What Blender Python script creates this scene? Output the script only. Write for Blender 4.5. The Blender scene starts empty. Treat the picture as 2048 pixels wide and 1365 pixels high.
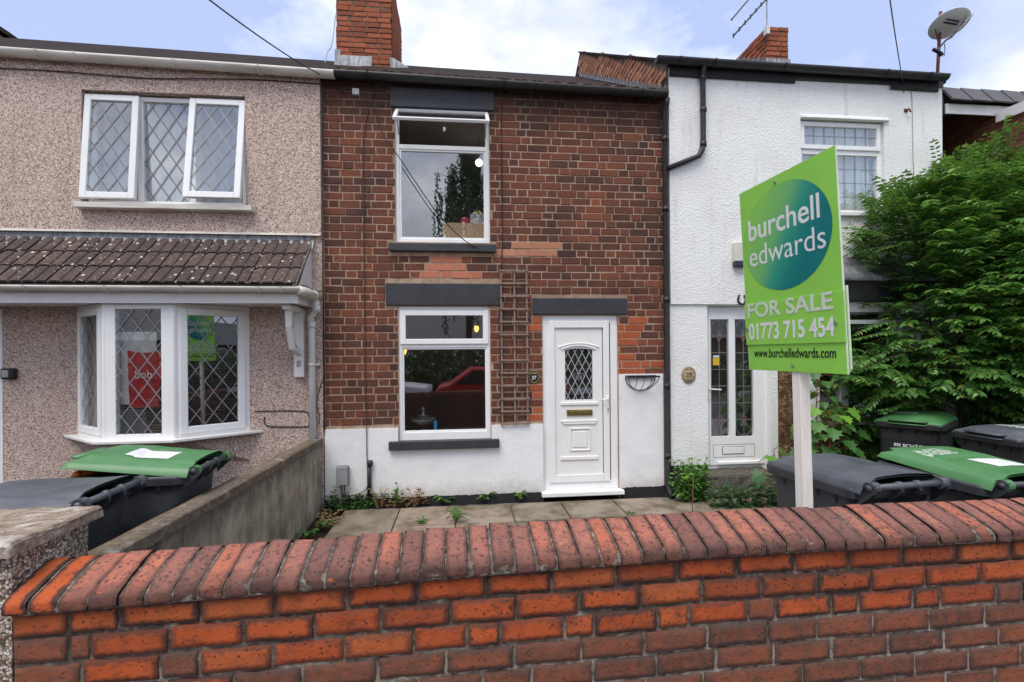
import bpy, math, random
from math import sin, cos, pi, radians, sqrt, atan2
from mathutils import Vector, Matrix, noise
random.seed(7)
R = random.uniform
scene = bpy.context.scene
C = scene.collection

# ------------------------------------------------------------------ camera, sky, sun, exposure
FPX, CX, HY = 1000.0, 1024.0, 706.0      # focal length, centre and horizon of the 2048 px wide photograph
YAW, ROLL = radians(6.0), 0.0085
CZ, CYW = 1.75, -5.90                    # eye height and distance to the house fronts (y = 0)
cam_d = bpy.data.cameras.new('camera')
cam = bpy.data.objects.new('camera', cam_d)
C.objects.link(cam)
cam_d.sensor_width = 36.0
cam_d.lens = FPX / 2048 * 36.0
cam_d.shift_y = (HY - 682.5) / 2048
cam_d.clip_start, cam_d.clip_end = 0.05, 2000
fw = Vector((sin(YAW), cos(YAW), 0)); rt = Vector((cos(YAW), -sin(YAW), 0)); upv = Vector((0, 0, 1))
cxv = rt * cos(ROLL) - upv * sin(ROLL); cyv = rt * sin(ROLL) + upv * cos(ROLL)
cam.matrix_world = Matrix(((cxv.x, cyv.x, -fw.x, 0), (cxv.y, cyv.y, -fw.y, CYW), (cxv.z, cyv.z, -fw.z, CZ), (0, 0, 0, 1)))
scene.camera = cam

SUN_DIR = Vector((-0.30, -0.52, 1.12)).normalized()
w = bpy.data.worlds.new('World'); scene.world = w; w.use_nodes = True
wn = w.node_tree; wn.nodes.clear()
def wnode(t, **k):
    n = wn.nodes.new(t)
    for a, b in k.items(): setattr(n, a, b)
    return n
sky = wnode('ShaderNodeTexSky', sky_type='NISHITA', sun_disc=False)
sky.sun_elevation = math.asin(SUN_DIR.z); sky.sun_rotation = atan2(SUN_DIR.x, SUN_DIR.y); sky.air_density = 1.3; sky.dust_density = 1.0
tc = wnode('ShaderNodeTexCoord')
mp = wnode('ShaderNodeMapping'); mp.inputs['Scale'].default_value = (1, 1, 1.9); mp.inputs['Location'].default_value = (5.4, 0.17, 0.85)
wn.links.new(tc.outputs['Generated'], mp.inputs['Vector'])
nz = wnode('ShaderNodeTexNoise'); nz.inputs['Scale'].default_value = 1.7; nz.inputs['Detail'].default_value = 7; nz.inputs['Roughness'].default_value = .56
wn.links.new(mp.outputs[0], nz.inputs['Vector'])
rp = wnode('ShaderNodeValToRGB'); rp.color_ramp.elements[0].position = .42; rp.color_ramp.elements[1].position = .64
wn.links.new(nz.outputs['Fac'], rp.inputs['Fac'])
blue = wnode('ShaderNodeMix', data_type='RGBA'); blue.inputs[0].default_value = .86
blue.inputs[7].default_value = (3.75, 4.6, 7.0, 1)
wn.links.new(sky.outputs[0], blue.inputs[6])
mixc = wnode('ShaderNodeMix', data_type='RGBA')
nz2 = wnode('ShaderNodeTexNoise'); nz2.inputs['Scale'].default_value = 4.2; nz2.inputs['Detail'].default_value = 6; wn.links.new(mp.outputs[0], nz2.inputs['Vector'])
cl = wnode('ShaderNodeValToRGB'); cl.color_ramp.elements[0].position = .40; cl.color_ramp.elements[1].position = .60; cl.color_ramp.elements[0].color = (.58, .595, .63, 1); cl.color_ramp.elements[1].color = (1, .995, 1, 1)
wn.links.new(nz2.outputs['Fac'], cl.inputs['Fac'])
clm = wnode('ShaderNodeMix', data_type='RGBA', blend_type='MULTIPLY'); clm.inputs[0].default_value = 1; clm.inputs[6].default_value = (12.4, 12.3, 12.3, 1); wn.links.new(cl.outputs[0], clm.inputs[7]); wn.links.new(clm.outputs[2], mixc.inputs[7])
wn.links.new(rp.outputs[0], mixc.inputs[0]); wn.links.new(blue.outputs[2], mixc.inputs[6])
bg = wnode('ShaderNodeBackground'); bg.inputs['Strength'].default_value = .085
wo = wnode('ShaderNodeOutputWorld')
wn.links.new(mixc.outputs[2], bg.inputs['Color']); wn.links.new(bg.outputs[0], wo.inputs[0])

sun_d = bpy.data.lights.new('sun', 'SUN'); sun_d.energy = 1.5; sun_d.angle = radians(35); sun_d.color = (1, .95, .87)
sun = bpy.data.objects.new('sun', sun_d); C.objects.link(sun)
sun.rotation_euler = SUN_DIR.to_track_quat('Z', 'Y').to_euler()
vs = scene.view_settings
vs.view_transform = 'Standard'; vs.look = 'None'; vs.gamma = 1; vs.use_curve_mapping = False
vs.exposure = 0.82
scene.cycles.max_bounces = 6; scene.cycles.transparent_max_bounces = 12

# ------------------------------------------------------------------ where a sight line meets a plane of the place
def ray(px, py):
    u, v = (px - CX) / FPX, -(py - HY) / FPX
    a, b = u * cos(ROLL) + v * sin(ROLL), -u * sin(ROLL) + v * cos(ROLL)
    return (sin(YAW) + a * cos(YAW), cos(YAW) - a * sin(YAW), b)
def P(px, py, Y=0.0):
    d = ray(px, py); t = (Y - CYW) / d[1]
    return t * d[0], CZ + t * d[2]
def rect(x0, y0, x1, y1, Y=0.0):
    xm, ym = (x0 + x1) / 2, (y0 + y1) / 2
    return P(x0, ym, Y)[0], P(x1, ym, Y)[0], P(xm, y1, Y)[1], P(xm, y0, Y)[1]     # X0, X1, Z0, Z1
def G(px, py, z=0.0):
    d = ray(px, py); t = (z - CZ) / d[2]
    return t * d[0], CYW + t * d[1]

# ------------------------------------------------------------------ materials
MAT = {}
class Gn:
    def __init__(s, nt): s.nt = nt; s.c = {}
    def node(s, t, ins=None, **props):
        n = s.nt.nodes.new(t)
        for k, v in props.items(): setattr(n, k, v)
        for k, v in (ins or {}).items():
            sock = n.inputs[k]
            if isinstance(v, bpy.types.NodeSocket): s.nt.links.new(v, sock)
            elif isinstance(v, tuple) and len(v) == 3 and sock.type == 'RGBA': sock.default_value = (*v, 1)
            else: sock.default_value = v
        return n
    def pos(s):
        if 'p' not in s.c: s.c['p'] = s.node('ShaderNodeNewGeometry').outputs['Position']
        return s.c['p']
    def obj(s):
        return s.node('ShaderNodeTexCoord').outputs['Object']
    def uv(s):
        return s.node('ShaderNodeTexCoord').outputs['UV']
    def sep(s, v): return s.node('ShaderNodeSeparateXYZ', {0: v}).outputs
    def scale(s, v, sc): return s.node('ShaderNodeMapping', {'Vector': v, 'Scale': sc}).outputs[0]
    def rnd(s):
        if 'r' not in s.c:
            a = s.node('ShaderNodeObjectInfo').outputs['Random']; b = s.node('ShaderNodeNewGeometry').outputs['Random Per Island']
            s.c['r'] = s.m('FRACT', s.m('ADD', a, b))
        return s.c['r']
    def rnd2(s): return s.m('FRACT', s.m('MULTIPLY', s.rnd(), 17.37))
    def noise(s, scale, detail=4, rough=.55, vec=None, dist=0.0):
        return s.node('ShaderNodeTexNoise', {'Vector': vec or s.pos(), 'Scale': scale, 'Detail': detail, 'Roughness': rough, 'Distortion': dist}).outputs['Fac']
    def vor(s, scale, vec=None, out='Distance', feature='F1'):
        return s.node('ShaderNodeTexVoronoi', {'Vector': vec or s.pos(), 'Scale': scale}, feature=feature).outputs[out]
    def m(s, op, a, b=0.0, c=0.0): return s.node('ShaderNodeMath', {0: a, 1: b, 2: c}, operation=op).outputs[0]
    def rng(s, v, a, b, c=0.0, d=1.0): return s.node('ShaderNodeMapRange', {0: v, 1: a, 2: b, 3: c, 4: d}).outputs[0]
    def mix(s, f, a, b, blend='MIX'):
        return s.node('ShaderNodeMix', {0: f, 6: a, 7: b}, data_type='RGBA', blend_type=blend).outputs[2]
    def ramp(s, f, stops):
        n = s.node('ShaderNodeValToRGB', {0: f}); e = n.color_ramp.elements
        while len(e) < len(stops): e.new(.5)
        for k, (p, c) in enumerate(stops): e[k].position = p; e[k].color = (*c, 1)
        return n.outputs[0]
    def bump(s, h, strength=.5, dist=.01, nrm=None):
        ins = {'Height': h, 'Strength': strength, 'Distance': dist}
        if nrm: ins['Normal'] = nrm
        return s.node('ShaderNodeBump', ins).outputs[0]
    def bsdf(s, color, rough=.8, nrm=None, spec=.4, metal=0.0, **extra):
        ins = {'Base Color': color, 'Roughness': rough, 'Specular IOR Level': spec, 'Metallic': metal}
        ins.update(extra)
        if nrm: ins['Normal'] = nrm
        return s.node('ShaderNodeBsdfPrincipled', ins).outputs[0]
    def out(s, sh): s.node('ShaderNodeOutputMaterial', {0: sh})
def mat(name):
    def deco(fn):
        m = bpy.data.materials.new(name); m.use_nodes = True; m.node_tree.nodes.clear()
        g = Gn(m.node_tree); g.out(fn(g)); MAT[name] = m
        return fn
    return deco
def plain(name, col, rough=.6, spec=.4, metal=0.0, var=.12, vs_=9.0, bump=0.0, bs=60.0):
    @mat(name)
    def _(g):
        n = g.noise(vs_, 5)
        c = g.mix(g.rng(n, .3, .7), tuple(k * (1 - var) for k in col), tuple(min(1, k * (1 + var)) for k in col))
        nr = g.bump(g.noise(bs, 3), bump, .004) if bump else None
        return g.bsdf(c, rough, nr, spec, metal)

@mat('facade_brick')
def _(g):
    r = g.rnd()
    base = g.ramp(r, [(0, (.058, .031, .027)), (.3, (.098, .043, .032)), (.6, (.145, .053, .034)), (.85, (.195, .066, .038)), (.95, (.24, .078, .041)), (1, (.30, .096, .048))])
    n = g.noise(38, 6, .7)
    c = g.mix(g.rng(n, .42, .68), base, (.055, .032, .03))
    z = g.sep(g.pos())[2]
    c = g.mix(g.m('MULTIPLY', g.rng(g.noise(1.5, 4), .42, .66), .42), c, (.24, .075, .036))
    soot = g.m('MULTIPLY', g.rng(g.m('ADD', z, g.m('MULTIPLY', g.noise(3.5, 5), .5)), 4.55, 5.05), .75)
    c = g.mix(soot, c, (.035, .024, .02))
    c = g.mix(g.m('MULTIPLY', g.rng(g.noise(120, 2), .62, .72), .5), c, (.36, .19, .12))
    return g.bsdf(c, .85, g.bump(g.noise(90, 4), .5, .005), .25)
def brickmat(name, lo, hi, dirt, amt=.35):
    @mat(name)
    def _(g):
        base = g.mix(g.rnd(), lo, hi)
        c = g.mix(g.m('MULTIPLY', g.rng(g.noise(45, 6, .7), .45, .7), amt), base, dirt)
        return g.bsdf(c, .85, g.bump(g.noise(90, 4), .5, .004), .25)
brickmat('salmon_brick', (.47, .155, .09), (.56, .21, .13), (.33, .13, .09))
brickmat('pale_brick', (.42, .17, .10), (.50, .24, .15), (.26, .13, .09))
brickmat('orange_brick', (.36, .085, .035), (.46, .12, .05), (.13, .05, .035), .6)
brickmat('chimney_brick', (.26, .075, .038), (.46, .135, .062), (.11, .06, .035), .9)
brickmat('gable_brick', (.30, .125, .07), (.52, .25, .145), (.13, .08, .06), .6)
brickmat('brown_brick', (.14, .056, .03), (.235, .09, .047), (.09, .045, .03), .4)
@mat('facade_mortar')
def _(g):
    c = g.ramp(g.noise(14, 6, .7), [(.3, (.24, .155, .105)), (.5, (.42, .29, .205)), (.75, (.54, .395, .29))])
    z = g.sep(g.pos())[2]
    c = g.mix(g.m('MULTIPLY', g.rng(g.noise(1.1, 3), .45, .7), .45), c, (.20, .115, .075))
    soot = g.m('MULTIPLY', g.rng(g.m('ADD', z, g.m('MULTIPLY', g.noise(3.5, 5), .5)), 4.6, 5.05), .8)
    c = g.mix(soot, c, (.06, .04, .03))
    return g.bsdf(c, .95, g.bump(g.noise(150, 3), .4, .004), .1)
@mat('dark_mortar')
def _(g):
    z = g.sep(g.pos())[2]
    c = g.ramp(g.noise(22, 6, .75), [(.3, (.045, .036, .03)), (.52, (.13, .11, .09)), (.62, (.27, .235, .19)), (.75, (.42, .38, .31))])
    d = g.mix(g.rng(g.noise(7, 5), .35, .6), (.06, .045, .038), c)
    c = g.mix(g.rng(z, .58, .74), g.mix(g.m('MULTIPLY', g.rng(g.noise(16, 5, .7), .42, .6), .6), c, (.46, .42, .35)), d)
    return g.bsdf(c, .95, g.bump(g.noise(120, 4, .7), .8, .006), .1)
def yardbrick(name, cols, edge_dark, edge_amt, speck):
    @mat(name)
    def _(g):
        base = g.ramp(g.rnd(), cols)
        uvx = g.sep(g.uv())
        eu = g.m('MULTIPLY', g.m('MINIMUM', uvx[0], g.m('SUBTRACT', 1.0, uvx[0])), 2.4)
        ev = g.m('MINIMUM', uvx[1], g.m('SUBTRACT', 1.0, uvx[1]))
        e = g.m('MINIMUM', eu, ev)
        e = g.m('ADD', e, g.m('MULTIPLY', g.m('SUBTRACT', g.noise(34, 6, .72), .5), .75))
        ef = g.m('MULTIPLY', g.rng(e, .27, .10), g.m('ADD', edge_amt * .55, g.m('MULTIPLY', g.rnd2(), edge_amt * .6)))
        c = g.mix(g.rng(g.noise(30, 5, .6, dist=.4), .35, .7), base, g.mix(.4, base, (.42, .10, .035)))
        c = g.mix(ef, c, edge_dark)
        sp = g.rng(g.m('ADD', g.vor(44), g.m('MULTIPLY', g.noise(120, 2), .15)), .37, .27)
        keep = g.rng(g.noise(30, 3), .48, .58)
        c = g.mix(g.m('MULTIPLY', g.m('MULTIPLY', sp, keep), speck), c, (.03, .02, .018))
        fine = g.rng(g.noise(210, 3, .7), .60, .70)
        c = g.mix(g.m('MULTIPLY', fine, .55), c, (.07, .03, .02))
        blot = g.rng(g.noise(17, 6, .75), .52, .68)
        c = g.mix(g.m('MULTIPLY', blot, .7), c, edge_dark)
        h = g.m('ADD', g.m('MULTIPLY', g.noise(70, 5, .65), .7), g.m('MULTIPLY', sp, -.5))
        return g.bsdf(c, .82, g.bump(h, .55, .006), .25)
yardbrick('yard_brick', [(0, (.24, .058, .024)), (.3, (.36, .072, .022)), (.7, (.46, .088, .023)), (1, (.42, .105, .034))], (.07, .036, .029), .95, .65)
yardbrick('yard_brown_brick', [(0, (.095, .050, .037)), (.5, (.15, .066, .044)), (1, (.20, .072, .040))], (.075, .050, .042), .8, .5)
@mat('coping_brick')
def _(g):
    base = g.ramp(g.rnd(), [(0, (.20, .088, .070)), (.35, (.34, .135, .098)), (.7, (.46, .17, .115)), (1, (.47, .14, .078))])
    u = g.sep(g.uv())
    ev = g.m('MINIMUM', u[1], g.m('SUBTRACT', 1.0, u[1]))
    wob = g.m('MULTIPLY', g.m('SUBTRACT', g.noise(30, 6, .7), .5), .6)
    c = g.mix(g.m('MULTIPLY', g.rng(g.noise(22, 6, .72), .40, .62), .6), base, (.20, .105, .092))
    c = g.mix(g.m('MULTIPLY', g.rng(g.noise(48, 5, .75), .52, .64), .75), c, (.075, .048, .047))
    c = g.mix(g.m('MULTIPLY', g.rng(g.m('ADD', ev, g.m('MULTIPLY', wob, .5)), .20, .02), .75), c, (.06, .042, .04))
    nose = g.rng(g.m('ADD', u[0], g.m('MULTIPLY', wob, .35)), .50, .30)
    c = g.mix(g.m('MULTIPLY', nose, g.m('ADD', .45, g.m('MULTIPLY', g.rnd2(), .45))), c, (.085, .047, .040))
    sp = g.m('MULTIPLY', g.rng(g.m('ADD', g.vor(55), g.m('MULTIPLY', g.noise(120, 2), .2)), .42, .30), g.rng(g.noise(24, 3), .47, .56))
    c = g.mix(g.m('MULTIPLY', sp, .75), c, (.04, .03, .032))
    c = g.mix(g.m('MULTIPLY', g.rng(g.noise(19, 5, .7), .66, .70), .8), c, (.44, .13, .045))
    c = g.mix(g.m('MULTIPLY', g.rng(g.noise(150, 3, .7), .66, .74), .35), c, (.5, .42, .36))
    h = g.m('ADD', g.noise(60, 6, .7), g.m('MULTIPLY', sp, -.4))
    return g.bsdf(c, .85, g.bump(h, .8, .008), .22)
@mat('coping_mortar')
def _(g):
    c = g.ramp(g.noise(30, 6, .75), [(.35, (.05, .042, .036)), (.5, (.14, .12, .10)), (.62, (.32, .28, .235)), (.75, (.50, .45, .39))])
    return g.bsdf(c, .95, g.bump(g.noise(120, 4, .7), .8, .006), .1)
@mat('white_paint')
def _(g):
    c = g.mix(g.rng(g.noise(3, 5), .45, .75), (.85, .845, .84), (.76, .755, .75))
    c = g.mix(g.m('MULTIPLY', g.rng(g.noise(24, 6, .7), .6, .78), .35), c, (.55, .53, .50))
    z = g.sep(g.pos())[2]
    sp = g.m('MULTIPLY', g.rng(g.m('ADD', z, g.m('MULTIPLY', g.noise(11, 6, .7), .32)), .42, .18), .6)
    c = g.mix(sp, c, (.34, .29, .22))
    c = g.mix(g.m('MULTIPLY', g.rng(g.noise(130, 3, .7), .69, .74), .4), c, (.3, .27, .22))
    return g.bsdf(c, .7, g.bump(g.noise(16, 5, .6), .4, .012), .3)
@mat('roughcast')
def _(g):
    p = g.pos(); z = g.sep(p)[2]
    h = g.m('ADD', g.m('MULTIPLY', g.vor(62, feature='SMOOTH_F1'), 1.0), g.m('MULTIPLY', g.noise(110, 4), .6))
    c = g.mix(g.rng(g.noise(2.2, 5), .45, .75), (.86, .86, .84), (.78, .77, .74))
    st = g.noise(3.5, 5, .6, vec=g.scale(p, (3.0, 1, .35)))
    c = g.mix(g.m('MULTIPLY', g.rng(st, .56, .76), .4), c, (.46, .42, .34))
    ck = g.node('ShaderNodeTexVoronoi', {'Vector': g.node('ShaderNodeVectorMath', {0: p, 1: g.node('ShaderNodeTexNoise', {'Vector': p, 'Scale': 6.0}).outputs['Color']}, operation='ADD').outputs[0], 'Scale': .75}, feature='DISTANCE_TO_EDGE').outputs['Distance']
    c = g.mix(g.m('MULTIPLY', g.m('MULTIPLY', g.rng(ck, .005, .002), g.rng(g.noise(1.6, 3), .56, .62)), .4), c, (.35, .32, .27))
    c = g.mix(g.m('MULTIPLY', g.rng(g.m('ADD', z, g.m('MULTIPLY', g.noise(7, 5), .5)), .75, .35), .55), c, (.33, .29, .20))
    c = g.mix(g.m('MULTIPLY', g.rng(g.noise(60, 2), .70, .74), .6), c, (.3, .28, .24))
    return g.bsdf(c, .9, g.bump(h, .55, .012), .2)
@mat('mossy_roughcast')
def _(g):
    c = g.ramp(g.noise(16, 6, .75), [(.3, (.035, .022, .012)), (.5, (.14, .075, .04)), (.62, (.30, .22, .13)), (.75, (.55, .50, .42))])
    return g.bsdf(c, .95, g.bump(g.vor(50), .8, .015), .1)
@mat('pebbledash')
def _(g):
    cell = g.node('ShaderNodeTexVoronoi', {'Vector': g.pos(), 'Scale': 112.0})
    cr = g.sep(cell.outputs['Color'])[0]
    c = g.ramp(cr, [(0, (.10, .06, .05)), (.10, (.25, .145, .12)), (.26, (.43, .30, .255)), (.5, (.575, .435, .37)), (.75, (.665, .53, .455)), (.92, (.75, .64, .54)), (1, (.80, .75, .67))])
    big = g.noise(1.3, 4)
    c = g.mix(g.m('MULTIPLY', g.rng(big, .5, .7), .22), c, (.38, .25, .22))
    st = g.noise(3.2, 5, .65, vec=g.scale(g.pos(), (2.6, 1, .3)))
    c = g.mix(g.m('MULTIPLY', g.rng(st, .56, .74), .3), c, (.20, .15, .12))
    c = g.mix(g.rng(cell.outputs['Distance'], .55, .95), c, (.27, .185, .15))
    return g.bsdf(c, .9, g.bump(cell.outputs['Distance'], -.75, .010), .25)
@mat('coarse_pebbledash')
def _(g):
    cell = g.node('ShaderNodeTexVoronoi', {'Vector': g.pos(), 'Scale': 105.0})
    cr = g.sep(cell.outputs['Color'])[0]
    c = g.ramp(cr, [(0, (.08, .05, .035)), (.25, (.22, .13, .09)), (.5, (.42, .33, .26)), (.75, (.6, .54, .46)), (1, (.74, .71, .66))])
    c = g.mix(g.rng(cell.outputs['Distance'], .4, .8), c, (.07, .055, .04))
    c = g.mix(g.m('MULTIPLY', g.rng(g.noise(4, 4), .5, .7), .4), c, (.10, .09, .05))
    return g.bsdf(c, .85, g.bump(cell.outputs['Distance'], -1, .015), .3)
@mat('black_paint')
def _(g):
    n = g.noise(40, 6, .65)
    c = g.mix(g.rng(g.noise(4, 4), .3, .7), (.030, .031, .036), (.045, .046, .053))
    c = g.mix(g.m('MULTIPLY', g.rng(g.noise(55, 3, .7), .70, .76), .5), c, (.30, .28, .26))
    return g.bsdf(c, .55, g.bump(n, .5, .008), .45)
plain('bitumen', (.022, .022, .025), .75, bump=.6)
@mat('upvc')
def _(g):
    c = g.mix(g.m('MULTIPLY', g.rng(g.noise(5, 5), .5, .75), .5), (.86, .86, .85), (.76, .74, .70))
    c = g.mix(g.m('MULTIPLY', g.rng(g.noise(28, 6, .75, vec=g.scale(g.pos(), (1, 1, .5))), .60, .76), .4), c, (.42, .38, .32))
    return g.bsdf(c, .32, None, .5)
plain('door_panel', (.84, .82, .79), .38, var=.02)
plain('white_plastic', (.74, .72, .70), .45, var=.06, vs_=6)
@mat('dirty_white_plastic')
def _(g):
    p = g.pos()
    c = g.mix(g.rng(g.noise(3, 5, vec=g.scale(p, (1, 1, 8))), .4, .72), (.70, .66, .60), (.46, .42, .36))
    c = g.mix(g.m('MULTIPLY', g.rng(g.noise(40, 4, .7), .6, .75), .6), c, (.2, .17, .13))
    return g.bsdf(c, .5, None, .4)
plain('black_plastic', (.028, .027, .029), .5, spec=.45, var=.3, vs_=12, bump=.15)
@mat('grey_bin_plastic')
def _(g):
    n = g.noise(5, 6, .6)
    c = g.mix(g.rng(n, .35, .7), (.034, .037, .044), (.062, .065, .073))
    c = g.mix(g.m('MULTIPLY', g.rng(g.noise(90, 3, .75), .68, .75), .45), c, (.28, .26, .22))
    st = g.noise(6, 5, .6, vec=g.scale(g.pos(), (4, 4, .6)))
    c = g.mix(g.m('MULTIPLY', g.rng(st, .55, .75), .25), c, (.12, .115, .105))
    return g.bsdf(c, g.rng(n, .3, .7, .38, .58), g.bump(g.noise(220, 2), .18, .002), .5)
@mat('grey_lid_plastic')
def _(g):
    n = g.noise(5, 6, .6)
    c = g.mix(g.rng(n, .35, .7), (.068, .075, .09), (.105, .112, .128))
    c = g.mix(g.m('MULTIPLY', g.rng(g.noise(90, 3, .75), .66, .74), .5), c, (.28, .27, .25))
    return g.bsdf(c, g.rng(n, .3, .7, .34, .52), g.bump(g.noise(220, 2), .15, .002), .5)
plain('black_bin_plastic', (.020, .020, .022), .5, spec=.45, var=.3)
@mat('green_lid_plastic')
def _(g):
    n = g.noise(6, 6, .6)
    c = g.mix(g.rng(n, .35, .7), (.058, .185, .062), (.085, .235, .085))
    c = g.mix(g.m('MULTIPLY', g.rng(g.noise(80, 3, .75), .70, .76), .4), c, (.3, .34, .26))
    return g.bsdf(c, .42, g.bump(g.noise(220, 2), .15, .002), .5)
@mat('sticker_paper')
def _(g):
    c = g.mix(g.rng(g.noise(30, 5, .7), .5, .68), (.74, .74, .75), (.52, .53, .54))
    return g.bsdf(c, .55)
@mat('torn_sticker')
def _(g):
    f = g.rng(g.noise(45, 4, .7), .47, .53)
    return g.bsdf(g.mix(f, (.075, .21, .075), (.50, .50, .47)), .6)
@mat('glass')
def _(g):
    gl = g.node('ShaderNodeBsdfGlossy', {'Color': (.95, .97, 1.0), 'Roughness': .0}).outputs[0]
    tr = g.node('ShaderNodeBsdfTransparent', {'Color': (.95, .97, .97)}).outputs[0]
    ge = g.node('ShaderNodeNewGeometry')
    c = g.m('ABSOLUTE', g.node('ShaderNodeVectorMath', {0: ge.outputs['Incoming'], 1: ge.outputs['Normal']}, operation='DOT_PRODUCT').outputs['Value'])
    f = g.m('ADD', .165, g.m('MULTIPLY', .9, g.m('POWER', g.m('SUBTRACT', 1.0, c), 5.0)))
    return g.node('ShaderNodeMixShader', {0: f, 1: tr, 2: gl}).outputs[0]
plain('lead_came', (.24, .24, .25), .45, metal=.35, var=.15)
plain('white_came', (.46, .46, .48), .4, metal=.2, var=.1)
plain('red_glass', (.16, .012, .018), .15)
plain('blue_glass', (.014, .018, .07), .15)
plain('silver', (.55, .55, .56), .3, metal=.9)
plain('brass', (.52, .40, .16), .28, metal=.9, var=.2, vs_=20)
plain('dark_metal', (.03, .03, .033), .45, metal=.4)
plain('steel', (.36, .36, .37), .4, metal=.7, var=.2)
plain('rust', (.15, .042, .025), .75, var=.4, vs_=30, bump=.3)
plain('dish_grey', (.88, .89, .90), .5, var=.05)
plain('cable', (.02, .018, .018), .6)
plain('brown_cable', (.09, .05, .04), .7)
plain('pale_cable', (.35, .28, .24), .7)
@mat('canopy_tile')
def _(g):
    base = g.mix(g.rnd(), (.085, .062, .054), (.135, .098, .084))
    c = g.mix(g.rng(g.noise(25, 6, .7), .4, .7), base, (.045, .036, .032))
    p = g.pos()
    s1 = g.m('MULTIPLY', g.rng(g.m('ADD', g.vor(11), g.m('MULTIPLY', g.noise(60, 3), .16)), .27, .23), g.rng(g.noise(5, 3), .43, .52))
    s2 = g.m('MULTIPLY', g.rng(g.m('ADD', g.vor(27), g.m('MULTIPLY', g.noise(90, 3), .2)), .28, .24), g.rng(g.noise(7, 3), .52, .6))
    c = g.mix(g.m('MULTIPLY', g.m('MAXIMUM', s1, s2), .9), c, (.62, .56, .50))
    return g.bsdf(c, .9, g.bump(g.noise(110, 4), .4, .005), .2)
@mat('mossy_tile')
def _(g):
    base = g.mix(g.rnd(), (.040, .026, .022), (.085, .05, .038))
    c = g.mix(g.rng(g.noise(18, 6, .7), .5, .66), base, (.085, .07, .022))
    c = g.mix(g.rng(g.noise(30, 5, .7), .66, .74), c, (.15, .11, .06))
    return g.bsdf(c, .95, g.bump(g.noise(60, 5, .7), .8, .012), .1)
plain('slate', (.034, .026, .024), .95, spec=.08, var=.4, bump=.6)
plain('dark_tile', (.105, .10, .105), .7, var=.12)
@mat('lead_sheet')
def _(g):
    c = g.ramp(g.noise(9, 6, .65, vec=g.scale(g.pos(), (3, 1, .8))), [(.3, (.12, .12, .13)), (.5, (.24, .245, .26)), (.72, (.40, .41, .43))])
    return g.bsdf(c, .55, g.bump(g.noise(12, 4), .4, .01), .5, .3)
@mat('paving_slab')
def _(g):
    base = g.ramp(g.rnd(), [(0, (.235, .20, .155)), (.5, (.285, .24, .185)), (.8, (.31, .245, .19)), (1, (.33, .225, .175))])
    c = g.mix(g.rng(g.noise(2.4, 6, .65), .44, .62), base, (.12, .09, .055))
    c = g.mix(g.m('MULTIPLY', g.rng(g.noise(60, 5, .75), .55, .75), .6), c, (.36, .33, .29))
    c = g.mix(g.m('MULTIPLY', g.rng(g.noise(9, 5, .6), .60, .72), .5), c, (.07, .085, .025))
    return g.bsdf(c, g.rng(g.noise(2, 3), .4, .6, .55, .9), g.bump(g.noise(90, 5, .7), .5, .005), .4)
@mat('rough_concrete')
def _(g):
    c = g.ramp(g.noise(40, 7, .75), [(.3, (.09, .08, .065)), (.5, (.20, .175, .145)), (.68, (.33, .30, .26))])
    c = g.mix(g.rng(g.noise(4, 5), .5, .7), c, (.10, .085, .065))
    return g.bsdf(c, .92, g.bump(g.noise(90, 5, .75), .9, .012), .2)
@mat('stained_concrete')
def _(g):
    p = g.pos()
    run = g.m('ADD', g.m('MULTIPLY', g.noise(4, 6, .65, vec=g.scale(p, (1, 1.5, .45))), .55), g.m('MULTIPLY', g.noise(2.6, 6, .7), .45))
    c = g.ramp(run, [(.34, (.08, .066, .045)), (.44, (.24, .205, .15)), (.54, (.38, .33, .25)), (.65, (.50, .45, .37))])
    z = g.sep(p)[2]
    c = g.mix(g.m('MULTIPLY', g.rng(g.m('ADD', z, g.m('MULTIPLY', g.noise(9, 5), .3)), .72, .92), .7), c, (.045, .038, .03))
    c = g.mix(g.m('MULTIPLY', g.rng(g.noise(70, 3, .7), .62, .72), .5), c, (.05, .05, .04))
    c = g.mix(g.m('MULTIPLY', g.rng(g.noise(10, 6, .7), .64, .70), .8), c, (.48, .46, .42))
    return g.bsdf(c, .92, g.bump(g.noise(50, 5, .7), .6, .01), .2)
@mat('coping_concrete')
def _(g):
    c = g.ramp(g.noise(26, 7, .75), [(.3, (.08, .06, .043)), (.5, (.17, .132, .097)), (.7, (.29, .24, .185))])
    c = g.mix(g.m('MULTIPLY', g.rng(g.noise(6, 6, .65), .58, .68), .7), c, (.46, .43, .38))
    c = g.mix(g.m('MULTIPLY', g.rng(g.noise(55, 4, .7), .60, .68), .6), c, (.04, .036, .028))
    return g.bsdf(c, .9, g.bump(g.noise(60, 6, .75), .8, .01), .25)
@mat('step_concrete')
def _(g):
    c = g.ramp(g.noise(30, 6, .75), [(.3, (.035, .03, .025)), (.5, (.10, .088, .072)), (.7, (.20, .18, .15))])
    return g.bsdf(c, .9, g.bump(g.noise(60, 6, .75), .8, .01), .25)
@mat('pier_coping')
def _(g):
    c = g.ramp(g.noise(30, 7, .75), [(.3, (.12, .085, .065)), (.5, (.33, .25, .19)), (.68, (.52, .45, .37))])
    c = g.mix(g.m('MULTIPLY', g.rng(g.noise(7, 6, .65, dist=.6), .54, .66), .75), c, (.68, .66, .62))
    c = g.mix(g.m('MULTIPLY', g.rng(g.noise(9, 5, .6), .40, .32), .5), c, (.34, .15, .12))
    c = g.mix(g.m('MULTIPLY', g.rng(g.noise(60, 4, .7), .62, .70), .7), c, (.05, .04, .03))
    return g.bsdf(c, .9, g.bump(g.noise(60, 6, .75), .9, .012), .25)
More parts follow.
